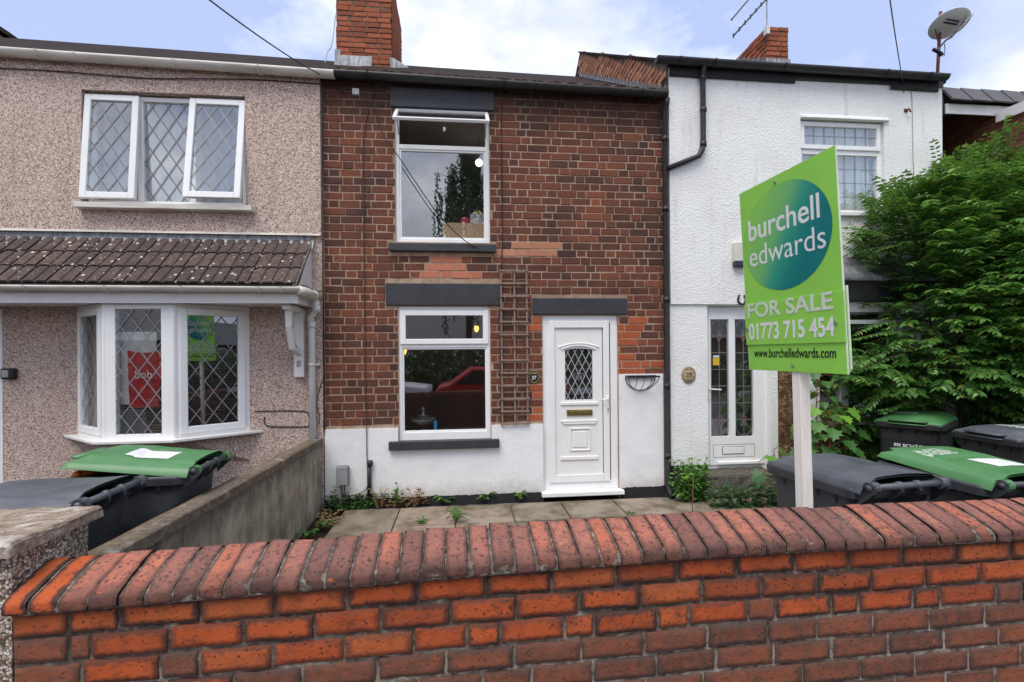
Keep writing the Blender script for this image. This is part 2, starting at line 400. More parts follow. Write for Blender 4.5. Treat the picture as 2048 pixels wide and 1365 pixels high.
@mat('soil')
def _(g):
    c = g.ramp(g.noise(30, 6, .7), [(.3, (.022, .017, .012)), (.55, (.06, .046, .032)), (.75, (.14, .10, .065))])
    return g.bsdf(c, .95, g.bump(g.noise(50, 6, .75), 1, .03), .1)
plain('asphalt', (.052, .052, .054), .9, var=.2, vs_=40, bump=.6)
plain('pavement_grey', (.22, .21, .20), .9, var=.15)
@mat('painted_post')
def _(g):
    p = g.pos()
    c = g.mix(g.rng(g.noise(6, 6, .65, vec=g.scale(p, (14, 14, .8))), .35, .7), (.88, .835, .765), (.74, .68, .60))
    c = g.mix(g.m('MULTIPLY', g.rng(g.noise(22, 5, .7, vec=g.scale(p, (1, 1, .3))), .64, .75), .55), c, (.33, .25, .18))
    return g.bsdf(c, .75, g.bump(g.noise(20, 4, vec=g.scale(p, (14, 14, .6))), .3, .004), .25)
plain('sign_green', (.265, .60, .083), .35, var=.06, vs_=4)
plain('sign_edge', (.66, .74, .58), .5)
@mat('sign_disc')
def _(g):
    o = g.sep(g.obj())
    t = g.m('ADD', g.m('MULTIPLY', o[0], 1.35), g.m('MULTIPLY', o[2], -.85))
    c = g.ramp(g.rng(t, -.34, .28), [(0, (.225, .54, .10)), (.38, (.15, .44, .155)), (.60, (.025, .30, .20)), (.82, (.003, .20, .18)), (1, (.002, .165, .165))])
    return g.bsdf(c, .35)
plain('sign_white', (.72, .73, .71), .4, var=.02)
plain('sign_grey', (.60, .66, .55), .4, var=.05)
plain('sign_black', (.012, .013, .012), .4)
plain('bone_white', (.70, .69, .66), .5)
plain('paper_white', (.66, .66, .66), .6)
plain('interior_wall', (.46, .40, .36), .9)
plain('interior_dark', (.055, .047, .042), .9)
@mat('net_curtain')
def _(g):
    c = g.mix(g.rng(g.noise(9, 3, vec=g.scale(g.pos(), (4, 1, .2))), .35, .7), (.84, .85, .85), (.62, .63, .64))
    return g.bsdf(c, .95, None, .1)
plain('grey_curtain', (.50, .52, .55), .95, spec=.1)
plain('blind', (.19, .14, .115), .6, spec=.3, var=.25)
plain('red_fabric', (.44, .020, .028), .8, var=.15)
plain('cardboard', (.58, .37, .22), .85, var=.15)
plain('magenta', (.42, .015, .07), .4)
plain('orange_plastic', (.55, .13, .02), .45)
plain('blue_plastic', (.02, .30, .55), .35)
plain('yellow', (.62, .42, .03), .5)
plain('clear_glassware', (.16, .16, .17), .12, spec=.8)
plain('plaque_cream', (.42, .33, .20), .6, var=.25, vs_=25)
plain('plaque_black', (.012, .012, .013), .3)
plain('gold_paint', (.40, .30, .12), .5)
plain('grey_box', (.20, .20, .19), .5, var=.1)
plain('mid_grey', (.30, .31, .31), .45)
plain('alarm_box', (.62, .60, .52), .5)
plain('dark_blue', (.02, .03, .055), .4)
@mat('weathered_wood')
def _(g):
    c = g.mix(g.rng(g.noise(20, 5, .7), .35, .7), (.20, .135, .11), (.33, .25, .215))
    return g.bsdf(c, .85, g.bump(g.noise(60, 4), .4, .003), .2)
def leafmat(name, cols, tl=.3, rough=.45):
    @mat(name)
    def _(g):
        c = g.ramp(g.rnd(), cols)
        d = g.bsdf(c, rough, None, .45)
        t = g.node('ShaderNodeBsdfTranslucent', {'Color': g.mix(.5, c, (.16, .30, .03))}).outputs[0]
        return g.node('ShaderNodeMixShader', {0: tl, 1: d, 2: t}).outputs[0]
leafmat('shrub_leaf', [(0, (.042, .12, .028)), (.4, (.082, .215, .042)), (.8, (.14, .30, .055)), (.95, (.17, .34, .075)), (.975, (.24, .29, .07)), (1, (.24, .18, .05))], .36, .34)
leafmat('shrub_tip', [(0, (.11, .24, .04)), (.6, (.20, .36, .06)), (1, (.30, .42, .09))], .3)
leafmat('sycamore_leaf', [(0, (.045, .14, .036)), (.7, (.085, .23, .05)), (1, (.12, .29, .06))], .35)
leafmat('sycamore_young', [(0, (.13, .33, .03)), (1, (.22, .46, .05))], .4)
leafmat('weed_leaf', [(0, (.05, .14, .028)), (.6, (.085, .21, .035)), (1, (.15, .30, .05))], .3)
leafmat('ivy_leaf', [(0, (.018, .055, .018)), (.7, (.04, .11, .03)), (1, (.075, .17, .045))], .2)
leafmat('dead_leaf', [(0, (.20, .10, .035)), (.6, (.34, .20, .09)), (1, (.45, .33, .19))], .2, .8)
leafmat('birch_leaf', [(0, (.030, .06, .025)), (1, (.06, .10, .04))], .2)
plain('bark', (.075, .055, .04), .9, var=.3)
plain('red_stem', (.20, .055, .035), .7)
plain('car_red', (.42, .015, .012), .25, spec=.6, var=.02)
plain('car_white', (.75, .75, .75), .25, spec=.6, var=.02)
plain('tyre', (.018, .018, .018), .85)
plain('car_glass', (.02, .025, .03), .08, spec=.8)
plain('house_brick_far', (.24, .12, .085), .9)
def emit(name, col, st):
    @mat(name)
    def _(g): return g.node('ShaderNodeEmission', {'Color': (*col, 1), 'Strength': st}).outputs[0]
emit('lamp_white', (1, .98, .95), 2.0)
emit('lamp_amber', (1, .55, .12), 1.6)

# ------------------------------------------------------------------ mesh helpers
class MB:
    def __init__(s): s.v = []; s.f = []; s.uv = []
    def add(s, vs_, fs, M=None, uv=None):
        b = len(s.v)
        for p in vs_: s.v.append(tuple(M @ Vector(p)) if M else tuple(p))
        for f in fs: s.f.append(tuple(b + i for i in f))
        if uv is not None: s.uv += uv
    def box(s, x0, x1, y0, y1, z0, z1, M=None):
        s.add([(x0, y0, z0), (x1, y0, z0), (x1, y1, z0), (x0, y1, z0), (x0, y0, z1), (x1, y0, z1), (x1, y1, z1), (x0, y1, z1)],
              [(0, 3, 2, 1), (4, 5, 6, 7), (0, 1, 5, 4), (1, 2, 6, 5), (2, 3, 7, 6), (3, 0, 4, 7)], M)
    def prism(s, pts, y0, y1, M=None):              # a polygon in x, z pushed from y0 to y1
        n = len(pts)
        s.add([(x, y0, z) for x, z in pts] + [(x, y1, z) for x, z in pts],
              [tuple(range(n)), tuple(range(2 * n - 1, n - 1, -1))] + [(i, n + i, n + (i + 1) % n, (i + 1) % n) for i in range(n)], M)
    def extrude(s, sec, ax0, ax1, M=None):          # a closed section in y, z run from (x0, dz0) to (x1, dz1)
        n = len(sec); (x0, d0), (x1, d1) = ax0, ax1
        s.add([(x0, y, z + d0) for y, z in sec] + [(x1, y, z + d1) for y, z in sec],
              [tuple(range(n)), tuple(range(2 * n - 1, n - 1, -1))] + [(i, n + i, n + (i + 1) % n, (i + 1) % n) for i in range(n)], M)
    def ring(s, x0, x1, z0, z1, wd, y0, y1, wb=None, wt=None, M=None):   # four butted bars round an opening
        wb = wd if wb is None else wb; wt = wd if wt is None else wt
        s.box(x0, x0 + wd, y0, y1, z0, z1, M); s.box(x1 - wd, x1, y0, y1, z0, z1, M)
        s.box(x0 + wd, x1 - wd, y0, y1, z0, z0 + wb, M); s.box(x0 + wd, x1 - wd, y0, y1, z1 - wt, z1, M)
    def tube(s, pts, r, n=8, caps=True, r1=None):
        pts = [Vector(p) for p in pts]; k = len(pts); rings = []
        t0 = (pts[1] - pts[0]).normalized(); a = t0.orthogonal().normalized()
        for i, p in enumerate(pts):
            t = ((pts[min(i + 1, k - 1)] - p).normalized() + (p - pts[max(i - 1, 0)]).normalized())
            t = t.normalized() if t.length > 1e-6 else t0
            a = (a - t * a.dot(t)).normalized(); b = t.cross(a)
            rr = r if r1 is None else r + (r1 - r) * i / (k - 1)
            rings.append([p + (a * cos(2 * pi * j / n) + b * sin(2 * pi * j / n)) * rr for j in range(n)])
        vs_ = [q for rg in rings for q in rg]; fs = []
        for i in range(k - 1):
            for j in range(n):
                j2 = (j + 1) % n
                fs.append((i * n + j, i * n + j2, (i + 1) * n + j2, (i + 1) * n + j))
        if caps: fs += [tuple(range(n - 1, -1, -1)), tuple((k - 1) * n + j for j in range(n))]
        s.add(vs_, fs)
    def grid(s, fn, nu, nv, uv=False):
        vs_ = [fn(i / nu, j / nv) for j in range(nv + 1) for i in range(nu + 1)]
        fs = [(j * (nu + 1) + i, j * (nu + 1) + i + 1, (j + 1) * (nu + 1) + i + 1, (j + 1) * (nu + 1) + i) for j in range(nv) for i in range(nu)]
        s.add(vs_, fs)
    def lathe(s, prof, n=16, M=None):               # profile of (radius, height) round z
        vs_ = [(r * cos(2 * pi * j / n), r * sin(2 * pi * j / n), z) for r, z in prof for j in range(n)]
        fs = [(i * n + j, i * n + (j + 1) % n, (i + 1) * n + (j + 1) % n, (i + 1) * n + j) for i in range(len(prof) - 1) for j in range(n)]
        s.add(vs_, fs, M)
def mesh_of(name, mb, m, smooth=False):
    me = bpy.data.meshes.new(name); me.from_pydata(mb.v, [], mb.f)
    if mb.uv and len(mb.uv) == len(mb.v):
        lay = me.uv_layers.new(name='UVMap'); idx = [0] * len(me.loops); me.loops.foreach_get('vertex_index', idx)
        flat = []
        for i in idx: flat += mb.uv[i]
        lay.data.foreach_set('uv', flat)
    if smooth: me.polygons.foreach_set('use_smooth', [True] * len(me.polygons))
    if m: me.materials.append(MAT[m])
    return me
WM = {}
def setp(o, parent, local=False):
    if parent is not None:
        o.parent = parent
        if not local: o.matrix_parent_inverse = WM[parent.name].inverted()
def tag(o, label=None, cat=None, group=None, kind=None):
    for k, v in (('label', label), ('category', cat), ('group', group), ('kind', kind)):
        if v: o[k] = v
    return o
def obj(name, mb, m, parent=None, smooth=False, bevel=0.0, local=False, label=None, cat=None, group=None, kind=None, loc=None, seg=2):
    o = bpy.data.objects.new(name, mesh_of(name, mb, m, smooth) if isinstance(mb, MB) else mb)
    C.objects.link(o)
    if loc is not None: o.location = loc
    setp(o, parent, local)
    WM[o.name] = Matrix.Translation(loc) if loc is not None else Matrix.Identity(4)
    if local and parent is not None: WM[o.name] = WM[parent.name] @ WM[o.name]
    if bevel:
        b = o.modifiers.new('edge', 'BEVEL'); b.width = bevel; b.segments = seg; b.limit_method = 'ANGLE'; b.angle_limit = radians(40)
    return tag(o, label, cat, group, kind)
def thing(name, label, cat, loc=(0, 0, 0), rotz=0.0, group=None, M=None):
    o = bpy.data.objects.new(name, None); C.objects.link(o); o.empty_display_size = .2
    mw = M if M is not None else Matrix.Translation(loc) @ Matrix.Rotation(rotz, 4, 'Z')
    o.matrix_world = mw; WM[o.name] = mw.copy()
    return tag(o, label, cat, group)
def put(name, me, M, parent=None, kind=None):        # a mesh that may be shared, at its place in the world
    o = bpy.data.objects.new(name, me); C.objects.link(o); o.matrix_basis = M; setp(o, parent)
    WM[o.name] = M.copy()
    if kind: o['kind'] = kind
    return o
def sheet_with_holes(mb, x0, x1, z0, z1, holes, y0, y1):   # a wall y0 (front) to y1 with rectangular openings and their reveals
    xs = sorted({x0, x1, *[v for h in holes for v in h[:2] if x0 < v < x1]}); zs = sorted({z0, z1, *[v for h in holes for v in h[2:] if z0 < v < z1]})
    inh = lambda x, z: any(h[0] < x < h[1] and h[2] < z < h[3] for h in holes) or not (x0 < x < x1 and z0 < z < z1)
    for i in range(len(xs) - 1):
        for j in range(len(zs) - 1):
            a, b, c, d = xs[i], xs[i + 1], zs[j], zs[j + 1]; xm, zm = (a + b) / 2, (c + d) / 2
            if inh(xm, zm): continue
            mb.add([(a, y0, c), (b, y0, c), (b, y0, d), (a, y0, d)], [(0, 1, 2, 3)])
            mb.add([(a, y1, c), (b, y1, c), (b, y1, d), (a, y1, d)], [(3, 2, 1, 0)])
            for (p, q, tx, tz) in (((a, c), (b, c), xm, c - 1e-4), ((b, c), (b, d), b + 1e-4, zm), ((b, d), (a, d), xm, d + 1e-4), ((a, d), (a, c), a - 1e-4, zm)):
                if inh(tx, tz): mb.add([(p[0], y0, p[1]), (p[0], y1, p[1]), (q[0], y1, q[1]), (q[0], y0, q[1])], [(0, 1, 2, 3)])
def clip_line(p, d, x0, x1, z0, z1):
    t0, t1 = -1e9, 1e9
    for o, k, lo, hi in ((p[0], d[0], x0, x1), (p[1], d[1], z0, z1)):
        if abs(k) < 1e-9:
            if not lo <= o <= hi: return None
        else:
            a, b = (lo - o) / k, (hi - o) / k
            t0, t1 = max(t0, min(a, b)), min(t1, max(a, b))
    return (t0, t1) if t1 - t0 > .004 else None
def bar(mb, x0, z0, x1, z1, y, wd, th=.003, M=None):
    L = sqrt((x1 - x0) ** 2 + (z1 - z0) ** 2) or 1e-6
    nx, nz_ = -(z1 - z0) / L * wd / 2, (x1 - x0) / L * wd / 2
    mb.prism([(x0 - nx, z0 - nz_), (x1 - nx, z1 - nz_), (x1 + nx, z1 + nz_), (x0 + nx, z0 + nz_)], y, y + th, M)
def diamonds(mb, x0, x1, z0, z1, y, dx, dz, wd=.009, M=None):
    for k, sg in enumerate((1, -1)):
        n = int((x1 - x0) / dx + (z1 - z0) / dz) + 4
        for i in range(-n, n):
            p = ((x0 + x1) / 2 + i * dx, (z0 + z1) / 2); t = clip_line(p, (dx, sg * dz), x0, x1, z0, z1)
            if t: bar(mb, p[0] + t[0] * dx, p[1] + t[0] * sg * dz, p[0] + t[1] * dx, p[1] + t[1] * sg * dz, y + k * .0008, wd, .003, M)
def pane(name, x0, x1, z0, z1, y, parent, M=None, local=False):
    mb = MB(); mb.box(x0, x1, y, y + .004, z0, z1, M); return obj(name, mb, 'glass', parent, local=local)
def gutter(parent, x0, z0, x1, z1, Y, r, m, brackets, bm):
    sec = [(Y + r * cos(t), -r * sin(t)) for t in [pi * k / 12 for k in range(13)]] + [(Y - (r - .004) * cos(t), -(r - .004) * sin(t)) for t in [pi * k / 12 for k in range(13)]]
    n = len(sec); mb = MB(); N = 14
    rows = [[(x0 + (x1 - x0) * i / N, y, z + z0 + (z1 - z0) * i / N + .004 * noise.noise((i * 1.3, x0, 0))) for y, z in sec] for i in range(N + 1)]
    mb.add([p for rw in rows for p in rw], [(i * n + j, i * n + (j + 1) % n, (i + 1) * n + (j + 1) % n, (i + 1) * n + j) for i in range(N) for j in range(n)] )
    for xe, ze in ((x0, z0), (x1, z1)):
        mb.add([(xe, y, z + ze) for y, z in sec[:13]], [tuple(range(13))])
    g = obj('gutter', mb, m, parent, smooth=True)
    for bx in brackets:
        zb = z0 + (z1 - z0) * (bx - x0) / (x1 - x0); b = MB()
        rr = r + .004
        sb = [(Y + rr * cos(t), -rr * sin(t)) for t in [pi * k / 10 for k in range(11)]] + [(Y - (rr + .006) * cos(t), -(rr + .006) * sin(t)) for t in [pi * k / 10 for k in range(11)]]
        b.extrude(sb, (bx - .012, zb), (bx + .012, zb)); b.box(bx - .01, bx + .01, Y + r, Y + r + .09, zb - .06, zb - .035)
        obj('bracket', b, bm, g)
    return g
def lean(mb, amp=.004):
    pass
def brick_mb(mb, wd, h, d, ch=.006, jit=.002, M=None):       # chamfered brick, front at y = 0
    a, b = wd / 2, h / 2; j = lambda: R(-jit, jit)
    o4 = [(-a + j(), ch, -b + j()), (a + j(), ch, -b + j()), (a + j(), ch, b + j()), (-a + j(), ch, b + j())]
    i4 = [(x * (1 - ch / a), j() * .5, z * (1 - ch / b)) for x, _, z in o4]
    k4 = [(x, d, z) for x, _, z in o4]
    u = lambda p: (p[0] / wd + .5, p[2] / h + .5)
    mb.add(o4 + i4 + k4, [(4, 5, 6, 7)] + [(i, (i + 1) % 4, 4 + (i + 1) % 4, 4 + i) for i in range(4)] + [(8 + i, 8 + (i + 1) % 4, (i + 1) % 4, i) for i in range(4)], M, [u(p) for p in o4 + i4 + k4])
def rough_brick(wd, h, d, seed, nx=9, nz=4, amp=.0035, chip=.5):      # weathered brick with worn arrises, front at y = 0
    mb = MB(); rg = random.Random(seed); off = Vector((rg.uniform(0, 99), rg.uniform(0, 99), rg.uniform(0, 99)))
    xs = [-wd / 2, -wd / 2 + .0045] + [-wd / 2 + .0045 + (wd - .009) * i / (nx - 2) for i in range(1, nx - 2)] + [wd / 2 - .0045, wd / 2]
    zs = [-h / 2, -h / 2 + .004] + [-h / 2 + .004 + (h - .008) * i / (nz - 2) for i in range(1, nz - 2)] + [h / 2 - .004, h / 2]
    vs_, uv = [], []
    for z in zs:
        for x in xs:
            ex = min(x + wd / 2, wd / 2 - x); ez = min(z + h / 2, h / 2 - z); e = min(ex, ez)
            nn = noise.noise(Vector((x * 22, 0, z * 22)) + off); n2 = noise.noise(Vector((x * 60, 5, z * 60)) + off)
            y = amp * nn + (.006 + .006 * max(0, nn) * chip if e < .001 else 0) + (.003 if e < .001 and ex < .001 and ez < .001 else 0)
            xx = x - (.004 * n2 + .003 * nn if ex < .001 else 0); zz = z - (.003 * n2 + .003 * nn if ez < .001 else 0)
            vs_.append((xx, y, zz)); uv.append((x / wd + .5, z / h + .5))
    w_ = len(xs); fs = [(j * w_ + i, j * w_ + i + 1, (j + 1) * w_ + i + 1, (j + 1) * w_ + i) for j in range(len(zs) - 1) for i in range(w_ - 1)]
    per = [i for i in range(w_)] + [j * w_ + w_ - 1 for j in range(1, len(zs))] + [(len(zs) - 1) * w_ + i for i in range(w_ - 2, -1, -1)] + [j * w_ for j in range(len(zs) - 2, 0, -1)]
    b = len(vs_)
    for i in per: vs_.append((vs_[i][0], d, vs_[i][2])); uv.append((0, 0))
    n = len(per)
    for k in range(n): fs.append((per[(k + 1) % n], per[k], b + k, b + (k + 1) % n))
    mb.add(vs_, fs, None, uv); return mb

def flemish(x0, x1, row, st=.229, hd=.112, jn=.010, mixed=True):      # brick intervals along one course
    out = []; x = x0 - R(0, .03) - (0 if row % 2 else .17); k = 0
    while x < x1:
        if mixed: isst = (k % 2 == 0) if random.random() < .93 else random.random() < .5
        else: isst = True
        wd = (st if isst else hd) + R(-.006, .006)
        out.append((x, x + wd)); x += wd + jn; k += 1
    return [(max(a, x0), min(b, x1)) for a, b in out if min(b, x1) - max(a, x0) > .03]

# ------------------------------------------------------------------ ground
XL = P(647, 500)[0]; XR = P(1331, 500)[0]; XE = P(1878, 350)[0]
g = MB(); g.add([(-400, -400, -.14), (400, -400, -.14), (400, 400, -.14), (-400, 400, -.14)], [(0, 1, 2, 3)])
obj('ground', g, 'soil', kind='structure')
g = MB(); g.grid(lambda u, v: (-9 + 20 * u, -3.8 + 3.9 * v, -.035 + .02 * noise.noise((u * 60, v * 14, 0)) + .012 * noise.noise((u * 150, v * 40, 3))), 130, 30)
obj('garden_soil', g, 'soil', smooth=True, kind='structure')
g = MB(); g.box(-40, 40, -6.6, -4.02, -.3, -.06); obj('pavement', g, 'pavement_grey', kind='structure')
g = MB(); g.box(-40, 40, -6.75, -6.6, -.3, -.07); obj('kerb', g, 'rough_concrete', kind='structure')
g = MB(); g.add([(-60, -14, -.135), (60, -14, -.135), (60, -6.75, -.135), (-60, -6.75, -.135)], [(0, 1, 2, 3)]); obj('road', g, 'asphalt', kind='structure')
# paved forecourt: slabs are pieces of it
pv = MB(); pv.grid(lambda u, v: (XL + .25 + (2.75 - XL - .25) * u, -3.7 + 3.66 * v, -.022 + .006 * noise.noise((u * 90, v * 60, 1))), 60, 50)
paving = obj('paving', pv, 'rough_concrete', smooth=True, kind='structure')
xj = [G(695, 1012)[0], G(800, 1018)[0], G(912, 1010)[0], G(1018.6, 1007)[0], G(1120, 1004)[0], G(1222, 998.5)[0], G(1321, 996)[0], G(1402, 998)[0], G(1487, 996)[0], G(1570, 994)[0], G(1650, 992)[0]]
yr = [-.135, -.735, -1.335, -1.935]
for r_ in range(3):
    for i in range(len(xj) - 1):
        if r_ == 1 and i > 2 and i not in (8,): continue
        if r_ == 2 and i > 3: continue
        a, b = xj[i] + .006, xj[i + 1] - .006; y1, y0 = yr[r_] - .006, yr[r_ + 1] + .006
        if r_ == 0 and i == 6: y1 = -.30
        sl = MB(); sl.box(-(b - a) / 2, (b - a) / 2, -(y1 - y0) / 2, (y1 - y0) / 2, -.04, 0)
        o = put('paving_slab', mesh_of('paving_slab', sl, 'paving_slab'), Matrix.Translation(((a + b) / 2, (y0 + y1) / 2, .004 + R(-.006, .006))) @ Matrix.Rotation(R(-.008, .008), 4, 'X') @ Matrix.Rotation(R(-.006, .006), 4, 'Y') @ Matrix.Rotation(R(-.008, .008), 4, 'Z'), paving)
        bv = o.modifiers.new('edge', 'BEVEL'); bv.width = .007; bv.segments = 2

# ------------------------------------------------------------------ number 37: the brick house
h37 = thing('terraced_house', 'dark red brick terraced house with white door and black lintels', 'house', ((XL + XR) / 2, 0, 0))
ZE = P(1000, 160, -.17)[1]                                       # about the eaves
uw = rect(790, 215, 979, 485); lw = rect(797, 613, 981, 880.5); dr = rect(1086, 631, 1237, 985)
wall = MB(); sheet_with_holes(wall, XL, XR, -.1, ZE + .03, [uw, lw, (dr[0], dr[1], -.2, dr[3])], .0055, .24)
wall_o = obj('wall', wall, 'facade_mortar', h37)
rm = MB(); zf = 2.45
for (za, zb) in ((.05, zf - .06), (zf + .06, uw[3] + .06)):
    x0, x1, y0, y1 = XL + .1, XR - .1, .245, 3.6
    rm.add([(x0, y0, za), (x1, y0, za), (x1, y1, za), (x0, y1, za), (x0, y0, zb), (x1, y0, zb), (x1, y1, zb), (x0, y1, zb)], [(0, 1, 2, 3), (7, 6, 5, 4), (2, 3, 7, 6), (1, 2, 6, 5), (3, 0, 4, 7)])
obj('room', rm, 'interior_wall', h37)
body = MB(); body.box(XL + .02, XR - .02, 3.65, 8.5, -.1, ZE + .1); obj('rear_wall', body, 'house_brick_far', h37)
ul = rect(780, 178, 988, 217, -.03); us = rect(777, 487, 992, 503, -.05)
ll = rect(771, 567, 1002, 611, -.02); ls = rect(777, 882, 999, 899, -.07); dl = rect(1065, 596.5, 1255, 629, -.02)
for rc, yy, nm in ((ul, -.035, 'lintel'), (ll, -.02, 'lintel'), (dl, -.02, 'lintel'), (us, -.055, 'sill'), (ls, -.075, 'sill')):
    b = MB(); b.box(rc[0], rc[1], yy, .12 if nm == 'lintel' else .05, rc[2], rc[3]); obj(nm, b, 'black_paint', h37, bevel=.008)
# the painted plinth, in two stretches, and the bitumen strip under it
zp = P(720, 858)[1]; zp2 = P(950, 851)[1]; zp3 = P(1290, 748)[1]
def ragged(x0, x1, zb, zt, y0, y1, amp_t, amp_b, mat_, name, holes=(), seed=0, zb1=None):
    mb = MB(); n = max(8, int((x1 - x0) / .02)); last = None; zb1 = zb if zb1 is None else zb1
    def col(x, i):
        top = zt + amp_t * (noise.noise((x * 14, seed, 0)) + .6 * noise.noise((x * 45, seed, 3))); bot = zb + (zb1 - zb) * i / n + amp_b * (noise.noise((x * 5, seed, 7)) + .5 * noise.noise((x * 30, seed, 9)))
        return bot, top
    for i in range(n):
        xa, xb = x0 + (x1 - x0) * i / n, x0 + (x1 - x0) * (i + 1) / n
        (ba, ta), (bb, tb) = col(xa, i), col(xb, i + 1)
        v = [(xa, y0, ba), (xb, y0, bb), (xb, y0, tb), (xa, y0, ta), (xa, y1, ba), (xb, y1, bb), (xb, y1, tb), (xa, y1, ta)]
        f = [(0, 1, 2, 3), (3, 2, 6, 7), (1, 0, 4, 5)]
        if i == 0: f.append((0, 3, 7, 4))
        if i == n - 1: f.append((2, 1, 5, 6))
        mb.add(v, f)
    return obj(name, mb, mat_, h37)
ragged(XL, lw[0] - .008, .06, zp, -.016, .012, .008, 0, 'white_paint', 'plinth', seed=1)
ragged(lw[1] + .006, dr[0] - .003, .06, zp2, -.016, .012, .006, 0, 'white_paint', 'plinth', seed=2)
ragged(lw[0] - .0085, lw[1] + .0065, .06, ls[2] + .02, -.0155, .012, 0, 0, 'white_paint', 'plinth', seed=1)
ragged(dr[1] + .006, XR - .05, .06, zp3, -.016, .012, .004, 0, 'white_paint', 'plinth', seed=3)
zb_l = P(660, 996, -.02)[1]; zb_r = P(1080, 985, -.02)[1]
ragged(XL, dr[0] - .02, -.1, .09, -.021, .012, .014, 0, 'bitumen', 'damp_course', seed=4)
ragged(dr[1] + .02, XR - .03, -.1, P(1290, 974, -.02)[1], -.021, .012, .016, 0, 'bitumen', 'damp_course', seed=6)
# bricks: every course of the wall; the largest in the picture are objects, the rest one mass
cand = []; pitch = .0893; zt = ZE + .06; rest = {k: MB() for k in ('facade_brick', 'salmon_brick', 'pale_brick', 'orange_brick')}
sal = [rect(845, 518, 928, 533), rect(832, 535, 946, 548), rect(843, 550, 972, 563)]
pal = [rect(1022, 478, 1108, 493), rect(1006, 494, 1112, 509)]
ora = [rect(1058, 634, 1086, 666), rect(1238, 634, 1278, 745), rect(1060, 775, 1086, 850), rect(1240, 715, 1320, 745)]
blk = [uw, lw, dr, (XL, lw[0], -1, zp + .012), (lw[1], dr[0], -1, zp2 + .012), (dr[1], XR, -1, zp3 + .01)] + [(r_[0] - .004, r_[1] + .004, r_[2] - .004, r_[3] + .004) for r_ in (ul, us, ll, ls, dl)]
nrow = 56; z = zt
for row in range(nrow):
    z -= pitch
    if z < -.05: break
    zc = z + .0395; hh = .0775
    segs = flemish(XL + .008, XR - .03, row)
    for a, b in segs:
        free = [(a, b)]
        for bx in blk:
            if bx[2] < zc + hh * .2 and bx[3] > zc - hh * .2:
                nf = []
                for p, q in free:
                    if bx[1] <= p or bx[0] >= q: nf.append((p, q)); continue
                    if bx[0] - p > .03: nf.append((p, bx[0] - .004))
                    if q - bx[1] > .03: nf.append((bx[1] + .004, q))
                free = nf
        for p, q in free:
            xc = (p + q) / 2; m_ = 'facade_brick'
            if any(r_[0] < xc < r_[1] and abs(zc - (r_[2] + r_[3]) / 2) <= pitch * .5 for r_ in sal): m_ = 'salmon_brick'
            elif any(r_[0] < xc < r_[1] and abs(zc - (r_[2] + r_[3]) / 2) <= pitch * .5 for r_ in pal): m_ = 'pale_brick'
            elif any(r_[0] < xc < r_[1] and r_[2] < zc < r_[3] for r_ in ora) and random.random() < .75: m_ = 'orange_brick'
            cand.append(((q - p) / (1 + .02 * abs(xc)) * (1 - .01 * abs(zc - CZ)), xc, zc + R(-.0015, .0015), q - p, hh + R(-.003, .003), m_))
cand.sort(key=lambda c: -c[0])
variants = {}
for k, (_, xc, zc, wd, hh, m_) in enumerate(cand):
    M_ = Matrix.Translation((xc, R(-.003, .003), zc)) @ Matrix.Rotation(R(-.006, .006), 4, 'Y')
    if k < 290:
        key = (m_, round(wd / .004), k % 2)
        if key not in variants:
            b = MB(); brick_mb(b, round(wd / .004) * .004, .0775, .03, .005); variants[key] = mesh_of('brick', b, m_)
        put('brick', variants[key], M_, wall_o)
    else: brick_mb(rest[m_], wd, hh, .03, M=M_)
for k, b in rest.items():
    if b.v: obj('brick_field', b, k, wall_o, kind='stuff')
# gutter, downpipe, roof
gl = P(664, 138, -.19); gr = P(1338, 181, -.19)
gutter(h37, gl[0], gl[1] - .0, gr[0], gr[1], -.13, .062, 'black_plastic', [P(736, 150, -.13)[0], P(1010, 165, -.13)[0], P(1283, 180, -.13)[0]], 'dark_metal')
xp = P(1331.5, 500, -.05)[0]; dp = MB()
dp.tube([(xp, -.13, gr[1] - .06), (xp, -.11, gr[1] - .12), (xp, -.055, gr[1] - .19), (xp, -.055, .12), (xp + .01, -.10, .04), (xp + .015, -.16, .01)], .034, 12)
for zz in (.45, 1.30, 2.35, 3.45, 4.3): dp.tube([(xp, -.055, zz), (xp, -.055, zz + .06)], .041, 12)
obj('downpipe', dp, 'black_plastic', h37, smooth=True)
PT = .596
PT9 = .622
def roof(parent, x0, z0, x1, z1, yr_=4.3, th=.05, m='slate', PT=PT):
    mb = MB(); y0 = -.06
    f = lambda x, z, y: (x, y, z + (y - y0) * PT)
    zr0, zr1 = z0 + (yr_ - y0) * PT, z1 + (yr_ - y0) * PT; yb = 2 * yr_ - y0
    mb.add([(x0, y0, z0), (x1, y0, z1), (x1, yr_, zr1), (x0, yr_, zr0), (x0, yb, z0), (x1, yb, z1), (x0, y0, z0 - th), (x1, y0, z1 - th), (x0, yb, z0 - th), (x1, yb, z1 - th)],
           [(0, 1, 2, 3), (3, 2, 5, 4), (0, 3, 4, 8, 6), (2, 1, 7, 9, 5), (1, 0, 6, 7), (4, 5, 9, 8), (6, 8, 9, 7)])
    return obj('roof', mb, m, parent)
zr_l, zr_r = gl[1] + .035, gr[1] + .035
roof37 = roof(h37, XL, zr_l, XR, zr_r)
nt = 20
